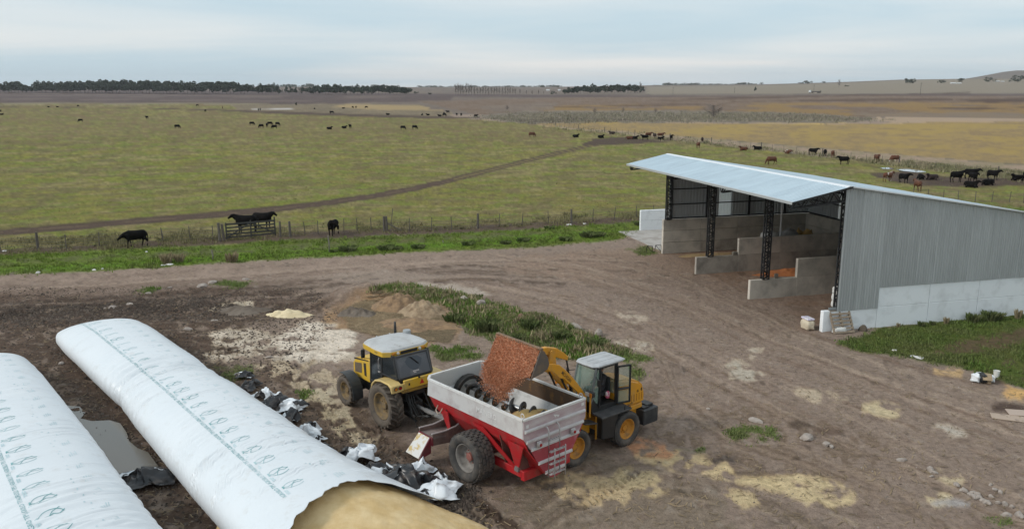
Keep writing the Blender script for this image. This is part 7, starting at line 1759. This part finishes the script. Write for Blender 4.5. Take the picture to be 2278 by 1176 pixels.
# ------------------------------------------------------------------ grasses and weeds
def gmat(name, c1, c2, isl=.35): return mat(name, c1, .85, 0, c2, .35, .38, .62, island=isl, spec=.2)
def tufts(name, label, mask, n, h0, h1, spread, m, rmax=400, sub=None, blades=4, lean=.5, seed=1):
    q = np.random.default_rng(seed); wgt = GRASS[mask].copy(); wgt[wgt < .35] = 0; wgt *= GR ** 2.0 * (GR < rmax)
    if sub is not None: wgt *= sub
    if wgt.sum() <= 0: return
    ix = q.choice(len(GX), n, p=wgt / wgt.sum()); cell = GR[ix] ** 2 / CAM_H * .0012 + .05
    X = GX[ix] + q.normal(size=n) * cell * .6; Y = GY[ix] + q.normal(size=n) * cell * .9; Z = hgt[ix] - .02
    patch = vnoise(X * .35, Y * .35, 77) * .7 + vnoise(X * 1.4, Y * 1.4, 78) * .6 + .25
    Hh = (h0 + (h1 - h0) * q.random(n)) * patch
    B = blades; X, Y, Z, Hh = (np.repeat(a, B) for a in (X, Y, Z, Hh)); N_ = len(X); a = q.uniform(0, 2 * pi, N_)
    bx, by = X + q.normal(size=N_) * spread, Y + q.normal(size=N_) * spread; w_ = Hh * .13 + .008
    ln = Hh * q.uniform(.1, lean, N_); t_ = q.uniform(0, 2 * pi, N_)
    V = np.empty((N_ * 3, 3)); V[0::3] = np.stack([bx + np.cos(a) * w_, by + np.sin(a) * w_, Z], 1); V[1::3] = np.stack([bx - np.cos(a) * w_, by - np.sin(a) * w_, Z], 1)
    V[2::3] = np.stack([bx + np.cos(t_) * ln, by + np.sin(t_) * ln, Z + Hh * q.uniform(.6, 1, N_)], 1)
    return tag(mesh_obj(name, fast_mesh(name, V, np.arange(N_ * 3).reshape(-1, 3)), m), label, 'grass', kind='stuff')
gV = gmat('verge_grass', (.135, .200, .028), (.145, .170, .052)); gP = gmat('pasture_grass', (.175, .180, .058), (.250, .220, .120)); gB = gmat('bank_weeds', (.125, .205, .038), (.175, .200, .075)); gD = gmat('dry_grass', (.34, .28, .17), (.24, .20, .12))
gS = gmat('straw_bits', (.30, .22, .13), (.20, .15, .09))
tufts('verge_grass', 'bright green grass on the verge between fence and yard', 'verge', 26000, .06, .26, .10, gV, 110)
tufts('pasture_grass', 'short green and tan grass of the pasture', 'pasture', 30000, .05, .18, .16, gP, 230, seed=2)
tufts('bank_weeds', 'green weeds covering the earth bank', 'bank', 9000, .05, .24, .10, gB, seed=3, sub=sstep(.36, .52, mid) + .15)
tufts('bank_dry_grass', 'dry stalks among the weeds on the bank', 'bank', 1200, .15, .42, .08, gD, seed=4, sub=(mid > .48))
pth = np.ones(len(GX)); ix = np.nonzero((PY > 640) & (PY < 900) & (PX > 1800))[0]
pth[ix] = 1 - .9 * np.maximum(sstep(-4, 4, poly_sd(PX[ix], PY[ix], [(2040, 790), (2140, 758), (2278, 728), (2600, 660), (2600, 720), (2278, 762), (2180, 785)])), sstep(-4, 4, poly_sd(PX[ix], PY[ix], [(2150, 800), (2278, 790), (2330, 850), (2230, 845)]))) 
tufts('lawn_grass', 'green grass along the white shed wall', 'lawn', 15000, .05, .22, .09, gmat('lawn_blades', (.095, .150, .030), (.135, .150, .055)), seed=5, sub=pth * sstep(.25, .5, mid + .12))
tufts('yard_weeds', 'small green weeds scattered in the yard', 'yard_weeds', 3000, .04, .16, .08, gB, seed=6)
# dry grass under the near fence and tussocks of the far fence
GRASS['fence_foot'] = np.zeros(len(GX)); ix = np.nonzero((PY > 440) & (PY < 600) & (PX < 1480))[0]
GRASS['fence_foot'][ix] = sstep(-3, 3, poly_sd(PX[ix], PY[ix], strip(FEN, [24, 18, 16, 13, 11, 10, 9, 8, 7])))
tufts('dry_fence_grass', 'dry tan grass along the foot of the near fence', 'fence_foot', 6500, .06, .34, .12, gmat('fence_dry', (.24, .21, .11), (.17, .16, .075)), seed=7, sub=sstep(.4, .6, mid))
GRASS['marsh'] = np.zeros(len(GX)); ix = np.nonzero((PY > 240) & (PY < 285) & (PX > 1020))[0]
GRASS['marsh'][ix] = sstep(-1, 1, poly_sd(PX[ix], PY[ix], [(1080, 262), (1170, 252), (1500, 250), (1800, 255), (1950, 266), (1870, 272), (1500, 270), (1170, 275)]))
tufts('marsh_reeds', 'grey reeds and tussocks of the marsh', 'marsh', 5000, .3, 1.1, .6, gmat('marsh_reeds', (.30, .26, .20), (.20, .19, .13)), 600, seed=8, blades=5)
GRASS['farfence'] = np.zeros(len(GX)); ix = np.nonzero((PY > 265) & (PY < 430) & (PX > 1200))[0]
GRASS['farfence'][ix] = sstep(-1, 1, poly_sd(PX[ix], PY[ix], strip([(1240, 285), (1640, 326), (1912, 357), (2100, 374), (2340, 402)], [1.5, 2, 2.5, 5, 7])))
tufts('fence_tussocks', 'pale and olive tussocks along the far fence', 'farfence', 3500, .2, .75, .35, gmat('tussock_grass', (.32, .27, .18), (.16, .165, .08)), 400, seed=9, blades=5, sub=.15 + sstep(1900, 2150, PX))
# straw, twigs and clods strewn over the yard
def strew(name, label, n, poly, s0, s1, m, seed, flat=False, tex=None, cat='litter'):
    q = np.random.default_rng(seed); k = np.nonzero((PY > 560) & (GR < 75))[0]; d = poly_sd(PX[k], PY[k], poly); k = k[d > 0]; wg = GR[k] ** 2.0
    if tex is not None: wg = wg * tex[k]
    ix = q.choice(k, n, p=wg / wg.sum()); X = GX[ix] + q.normal(size=n) * .08; Y = GY[ix] + q.normal(size=n) * .12; Z = hgt[ix]; s_ = q.uniform(s0, s1, n) ** 1.0 * q.uniform(.4, 1, n)
    if flat:
        a = q.uniform(0, 2 * pi, n); L_ = s_; w_ = s_ * .07 + .004; dx, dy = np.cos(a) * L_, np.sin(a) * L_; nx, ny = -np.sin(a) * w_, np.cos(a) * w_; z = Z + .012 + q.uniform(0, .02, n)
        V = np.empty((n * 4, 3)); V[0::4] = np.stack([X + dx + nx, Y + dy + ny, z], 1); V[1::4] = np.stack([X + dx - nx, Y + dy - ny, z], 1); V[2::4] = np.stack([X - dx - nx, Y - dy - ny, z + .01], 1); V[3::4] = np.stack([X - dx + nx, Y - dy + ny, z + .01], 1)
        F = np.arange(n * 4).reshape(-1, 4)
    else:
        base = np.array([(1, 0, -.35), (-.45, .9, -.3), (-.5, -.8, -.35), (.1, .1, .75), (.5, .6, .2)]); V = np.empty((n, 5, 3)); rot = q.uniform(0, 2 * pi, n); c, sn = np.cos(rot), np.sin(rot)
        for j, b_ in enumerate(base):
            jx, jy, jz = (b_[0] * q.uniform(.6, 1.3, n), b_[1] * q.uniform(.6, 1.3, n), b_[2] * q.uniform(.6, 1.2, n)); V[:, j] = np.stack([X + (jx * c - jy * sn) * s_, Y + (jx * sn + jy * c) * s_, Z + jz * s_ * .7], 1)
        V = V.reshape(-1, 3); tri = np.array([(0, 4, 3), (4, 1, 3), (1, 2, 3), (2, 0, 3), (0, 1, 4)]); F = (np.arange(n)[:, None, None] * 5 + tri[None]).reshape(-1, 3)
    return tag(mesh_obj(name, fast_mesh(name, V, F), m), label, cat, kind='stuff')
M_clod = gmat('earth_clods', (.13, .10, .078), (.22, .18, .145), .4); M_clodd = gmat('dark_clods', (.065, .050, .040), (.11, .086, .070), .35); M_peb = gmat('pale_pebbles', (.34, .30, .27), (.24, .21, .185), .25)
YARD = [(0, 615), (500, 590), (1000, 565), (1400, 545), (1480, 570), (1840, 735), (2278, 870), (2400, 1176), (2400, 1300), (0, 1300)]
strew('earth_clods', 'brown earth clods strewn over the yard', 9000, YARD, .02, .075, M_clod, 1)
strew('mud_clods', 'dark mud clods churned up around the bags', 20000, [(0, 640), (700, 640), (760, 700), (600, 880), (900, 1000), (1080, 1090), (1080, 1300), (0, 1300)], .03, .13, M_clodd, 2, tex=.3 + mid)
strew('mud_lumps', 'black mud lumps beside the torn film', 900, [(930, 1080), (1010, 1050), (1060, 1090), (1040, 1130), (980, 1120)], .08, .20, M_clodd, 3)
strew('mud_lumps', 'dark churned lumps behind the far end of the opened bag', 2200, [(0, 690), (250, 670), (480, 660), (560, 690), (520, 712), (250, 712), (0, 735)], .08, .22, M_clodd, 8)
strew('pale_pebbles', 'pale pebbles scattered on the yard', 3500, YARD, .015, .05, M_peb, 4)
strew('straw_litter', 'dry straw bits scattered on the yard', 16000, YARD, .05, .16, gS, 5, True, tex=.2 + mid ** 2, cat='straw')
strew('loose_straw', 'loose straw around the old straw heaps', 14000, [(760, 690), (830, 660), (930, 665), (1020, 720), (1000, 760), (880, 760), (780, 730)], .08, .22, gS, 6, True, cat='straw')

# heaps, rocks, litter
M_straw = mat('rotted_straw', (.31, .20, .11), .95, 0, (.18, .115, .07), 3, .4, .66, bump=.8, bscale=22)
def at(x, y, dz=0.0):
    p = un(x, y); z = float(bank_h(np.array([p.x]), np.array([p.y]))[0]); return Vector((p.x, p.y, z + dz))
heap('straw_heap', 'brown rotted straw heap behind the tractor cab, left one', 'straw heap', at(885, 684), 1.5, 1.1, .75, M_straw, 31, .2)
heap('straw_heap', 'paler straw heap with a rounded top, nearest the green bank', 'straw heap', at(938, 696), 1.5, 1.0, .72, mat('pale_straw', (.38, .28, .18), .95, 0, (.22, .15, .09), 3, .4, .66, bump=.8, bscale=22), 32, -.2)
heap('straw_heap', 'low spread of brown straw between the heaps and the tractor', 'straw heap', at(930, 724), 2.2, 1.4, .3, M_straw, 33, -.3)
heap('manure_heap', 'dark manure heap left of the straw heaps', 'heap', at(783, 698), 1.0, .8, .4, M_clod, 34)
heap('manure_heap', 'dark clotted heap at the far edge of the pale meal', 'heap', at(805, 700), .8, .7, .35, M_clod, 35)
heap('manure_heap', 'low dark earth hump left of the cream meal heap', 'heap', at(540, 692), 1.5, .8, .3, M_clod, 36)
heap('meal_heap', 'small cream meal heap with a smooth top on dark mud', 'grain heap', at(640, 702), 1.25, .55, .36, mat('cream_meal', (.70, .58, .38), .95, 0, (.62, .50, .31), 3, bump=.15), 37)
M_rock = mat('pale_rock', (.36, .31, .27), .9, 0, (.22, .18, .155), 3, .4, .66, bump=.6, bscale=9)
def rock(x, y, w_, h_, seed, lb, m=M_rock, group=None):
    bm = bmesh.new(); bmesh.ops.create_icosphere(bm, subdivisions=2, radius=1.0); q = np.random.default_rng(seed); cuts = [(v / np.linalg.norm(v), q.uniform(.55, .85)) for v in q.normal(size=(9, 3))]
    for v in bm.verts:
        p = np.array(v.co)
        for n_, d_ in cuts:
            e = p @ n_ - d_
            if e > 0: p = p - n_ * e
        v.co = Vector((p[0] * w_, p[1] * w_ * .7, p[2] * h_))
    me = bpy.data.meshes.new('rock'); bm.to_mesh(me); bm.free(); o = mesh_obj('rock', me, m); o.location = at(x, y, h_ * .25); o.rotation_euler = (0, 0, seed * 1.1)
    return tag(o, lb, 'rock', group)
rock(1793, 975, .36, .16, 1, 'flat pale boulder in the middle of the yard right of the loader'); rock(1681, 937, .30, .12, 2, 'flat pinkish rock above the green weed patch'); rock(1837, 990, .16, .12, 3, 'small white rock right of the flat boulder'); rock(1849, 994, .12, .08, 4, 'smallest white rock right of the flat boulder')
rock(1575, 910, .10, .06, 5, 'little pale stone right of the loader counterweight'); rock(2005, 1023, .20, .07, 6, 'thin flat stone right of the spilled meal')
for k, (x, y, w_) in enumerate(((2068, 1046, .2), (2080, 1052, .12), (2072, 1060, .1))): rock(x, y, w_, w_ * .6, 10 + k, 'white stone by the small cream spill', group='white stones by the cream spill')
rs = random.Random(4)
for k in range(14):
    t_ = k / 13; rock(2130 + 62 * t_ + rs.uniform(-7, 7), 1083 + 36 * t_ + rs.uniform(-6, 6), rs.uniform(.09, .17), .08, 20 + k, 'cream stone in the row of rubble', group='row of cream rubble stones')
for k, (x, y) in enumerate(((2213, 1090), (2226, 1095), (2205, 1105), (2220, 1118), (2235, 1120), (2250, 1128), (2203, 1080))): rock(x, y, rs.uniform(.08, .16), .08, 40 + k, 'cream stone in the loose rubble at the right', group='loose cream rubble stones')
rock(2238, 1146, .17, .12, 60, 'rounded white stone by the green clump at the lower right'); rock(2266, 1147, .20, .13, 61, 'larger white stone at the lower right edge')
rock(1279, 735, .55, .32, 62, 'large pinkish rock on top of the bank'); rock(1262, 728, .25, .18, 63, 'smaller pink rock beside the large one on the bank'); rock(1330, 745, .35, .3, 64, 'brown rock at the right end of the bank'); rock(1030, 683, .36, .26, 65, 'grey brown rock at the near face of the bank'); rock(1070, 697, .28, .24, 66, 'pink white rock half way along the bank'); rock(1063, 708, .2, .1, 67, 'white chip under the pink rock on the bank'); rock(1160, 727, .2, .2, 68, 'round brown stone on the bank', mat('brown_stone', (.16, .09, .06), .9)); rock(1234, 720, .22, .2, 69, 'dull pink stone on the bank behind the bucket'); rock(985, 678, .2, .12, 72, 'small grey stone near the straw heaps')
for x, y, w_, lb in ((472, 630, .42, 'white limestone lump topmost by the small green patch'), (450, 637, .5, 'wide white limestone lump left of the topmost one'), (378, 640, .22, 'grey limestone lump further left'), (331, 653, .24, 'white limestone lump by the leftmost green patch'), (250, 684, .32, 'white flat lump in the dark ruts'), (288, 677, .26, 'pale square lump in the dark ruts'), (233, 686, .14, 'tiny pale lump beside the flat one in the ruts'), (417, 733, .3, 'pale lump on grey mud right of the far bag end'), (477, 714, .22, 'small white lump above the pale meal'), (600, 795, .2, 'flat white lump at the lower edge of the meal'), (136, 809, .22, 'grey flat stone between the bag ends'), (548, 622, .3, 'flat white stone right of the green patch')): rock(x, y, w_, w_ * .35, int(x), lb)
for k, (x, y, w_) in enumerate(((377, 589, .3), (362, 591, .2), (85, 607, .22), (210, 601, .16), (228, 599, .1), (10, 559, .25), (326, 561, .14), (1300, 498, .25), (1265, 500, .3))): rock(x, y, w_, .09, 80 + k, 'white scrap lying on the grass verge', mat('white_scrap', (.62, .60, .57), .7), 'white scraps on the verge')
for k, (x, y, w_) in enumerate(((2030, 772 + 20, .16), (2045, 795, .28), (1990, 780, .14))): rock(x, y, w_, .06, 95 + k, 'pale litter scrap on the grass by the shed', mat('white_scrap', (.62, .60, .57)), 'litter on the shed lawn')
rock(1917, 735, .28, .3, 99, 'round earth covered stone beside the leaning pallet', mat('earthy_stone', (.10, .08, .06), .95))
sack('plastic_bag', 'knotted white plastic bag lying on the dirt at the right', 'bag', un(2173, 848), (.42, .36, .36), mat('white_plastic', (.74, .76, .77), .35, bump=.3, bscale=14), 51, .3, rough=.3)
sack('black_sack', 'black sack between the white bag and the cardboard box', 'sack', un(2184, 850), (.3, .42, .40), M_blk, 52, .2, rough=.25)
bx = thing('cardboard_box', 'crushed brown cardboard box next to the black sack', 'box', un(2194, 850), -.5); obj('side', MB().box((0, 0, .17), (.34, .40, .34)), mat('cardboard', (.34, .25, .15), .85, 0, (.26, .19, .12), 4), bx, bevel=.02); obj('flap', MB().hull([(-.17, -.2, .34), (.17, -.2, .34), (.2, -.36, .22), (-.14, -.36, .2)], [(-.17, -.2, .335), (.17, -.2, .335), (.2, -.36, .215), (-.14, -.36, .195)]), MATS['cardboard'], bx)
sack('plastic_bag', 'small white plastic bag behind the cardboard box', 'bag', un(2203, 849), (.22, .3, .3), MATS['white_plastic'], 53, .1, rough=.3)
tag(obj('bucket', MB().lathe([(.001, .01), (.10, .01), (.125, .26), (.13, .28), (.118, .28), (.10, .03)], (0, 0, 0), 'z', 16), mat('white_pail', (.66, .66, .62), .5), loc=un(2216, 838)), 'small white pail standing at the edge of the grass', 'pail')
M_ply = mat('mouldy_board', (.40, .31, .24), .9, 0, (.13, .09, .08), 2.6, .56, .72)
o = tag(obj('board', MB().box((0, 0, .02), (1.5, .55, .03)), M_ply, loc=un(2256, 931), bevel=.006), 'long tan board lying on the ground at the right edge', 'board'); o.rotation_euler = (0, 0, radians(-22))
o = tag(obj('board', MB().box((0, 0, .06), (.9, .5, .03)), mat('tan_board', (.42, .33, .27), .9), loc=un(2270, 921), bevel=.006), 'shorter tan board on top of the long one', 'board'); o.rotation_euler = (radians(4), 0, radians(-12))
for k, (x, y) in enumerate(((1445, 562), (1464, 560))):
    o = tag(obj('metal_stand', MB().bar((-.25, 0, 0), (-.2, 0, .5), .04).bar((.25, 0, 0), (.2, 0, .5), .04).bar((-.2, 0, .5), (.2, 0, .5), .04).bar((-.2, 0, .5), (.25, .3, 0), .03), M_dark, loc=un(x, y)), ('small dark metal stand on the dirt outside the far shed wall', 'dark metal stand touching the far shed wall end')[k], 'stand')
# weeds and tussocks as single plants
def tuss_mesh(seed, n, h_, w_, m, spread=1.0):
    q = np.random.default_rng(seed); V = []; F = []
    for k in range(n):
        a = q.uniform(0, 2 * pi); r_ = q.uniform(0, .35) * w_; t_ = a + q.normal(0, .6); L_ = h_ * q.uniform(.5, 1); ln = L_ * q.uniform(.2, .9) * spread; b_ = len(V); ww = .016
        x, y = cos(a) * r_, sin(a) * r_; V += [(x - sin(t_) * ww, y + cos(t_) * ww, -.03), (x + sin(t_) * ww, y - cos(t_) * ww, -.03), (x + cos(t_) * ln * .45, y + sin(t_) * ln * .45, L_ * .75), (x + cos(t_) * ln, y + sin(t_) * ln, L_ * .95)]; F += [(b_, b_ + 1, b_ + 2), (b_ + 1, b_ + 3, b_ + 2)]
    me = bpy.data.meshes.new('tussock'); me.from_pydata(V, [], F); me.materials.append(m); return me
gT = gmat('tussock_leaves', (.085, .120, .035), (.150, .155, .075)); TU = [tuss_mesh(k, 260, .62, 1.5, gT, .7) for k in range(3)]; TD = [tuss_mesh(9 + k, 160, .7, 1.0, gD, .5) for k in range(2)]
for k, (x, y, s_) in enumerate(((773, 558, .9), (742, 560, .4), (860, 556, .9), (882, 555, .6), (930, 552, .7), (1042, 545, .7), (1125, 542, .6), (1164, 537, .7), (1258, 535, .7), (1310, 527, 1.0), (1330, 525, .8), (1222, 509, .6), (1425, 501, .8))):
    o = bpy.data.objects.new('tussock', TU[k % 3]); COL.objects.link(o); o.location = un(x, y); o.scale = (s_ * 1.25, s_ * 1.25, s_ * .8); o.rotation_euler = (0, 0, k * 2.0); tag(o, 'dark green tussock growing in the bright verge', 'plant', 'tussocks in the verge')
for x, y, s_, lb in ((517, 582, 1.1, 'grey green tussock at the edge of the driveway left of the pale post'), (372, 586, 1.2, 'dry brown stems at the driveway edge near the white scraps'), (400, 583, 1.0, 'dry brown stems right of the others at the driveway edge')): o = bpy.data.objects.new('dry_plant', TD[int(x) % 2]); COL.objects.link(o); o.location = un(x, y); o.scale = (s_,) * 3; tag(o, lb, 'plant')
for k, (x, y, s_) in enumerate(((1085, 735, 1.1), (1010, 716, .8), (1180, 745, .8), (1250, 770, .7), (1330, 790, .8), (1060, 672, .6), (1150, 760, .7))):
    o = bpy.data.objects.new('weed_clump', TU[k % 3]); COL.objects.link(o); o.location = at(x, y); o.scale = (s_,) * 3; o.rotation_euler = (0, 0, k * 1.3); tag(o, 'leafy weed clump growing on the earth bank', 'plant', 'weed clumps on the bank')
for k, (u_, v_, s_) in enumerate(((5.5, -.4, .5), (4.2, -.3, .4), (8.6, -.45, .9), (9.6, -.5, 1.0), (10.2, -.4, .8), (7.0, -.4, .6), (6.2, -.35, .4), (11.4, -.5, .8))):
    o = bpy.data.objects.new('wall_weed', (TD if k in (1, 5, 7) else TU)[k % 2]); COL.objects.link(o); o.location = shp(u_, v_); o.scale = (s_ * .6, s_ * .6, s_ * .95); tag(o, 'tall weed growing against the white shed wall', 'plant', 'weeds along the white wall')

# ------------------------------------------------------------------ air
hz = obj('haze', MB().box((0, 0, 62), (21000, 21000, 148)), None)
m = bpy.data.materials.new('haze'); m.use_nodes = True; t = m.node_tree; t.nodes.clear(); vo = t.nodes.new('ShaderNodeVolumePrincipled'); ou = t.nodes.new('ShaderNodeOutputMaterial')
vo.inputs['Color'].default_value = (.86, .90, .95, 1); vo.inputs['Density'].default_value = 0.00006; vo.inputs['Anisotropy'].default_value = .2; t.links.new(vo.outputs[0], ou.inputs['Volume'])
hz.data.materials.clear(); hz.data.materials.append(m); tag(hz, kind='stuff'); m.cycles.homogeneous_volume = True if hasattr(m.cycles, 'homogeneous_volume') else True
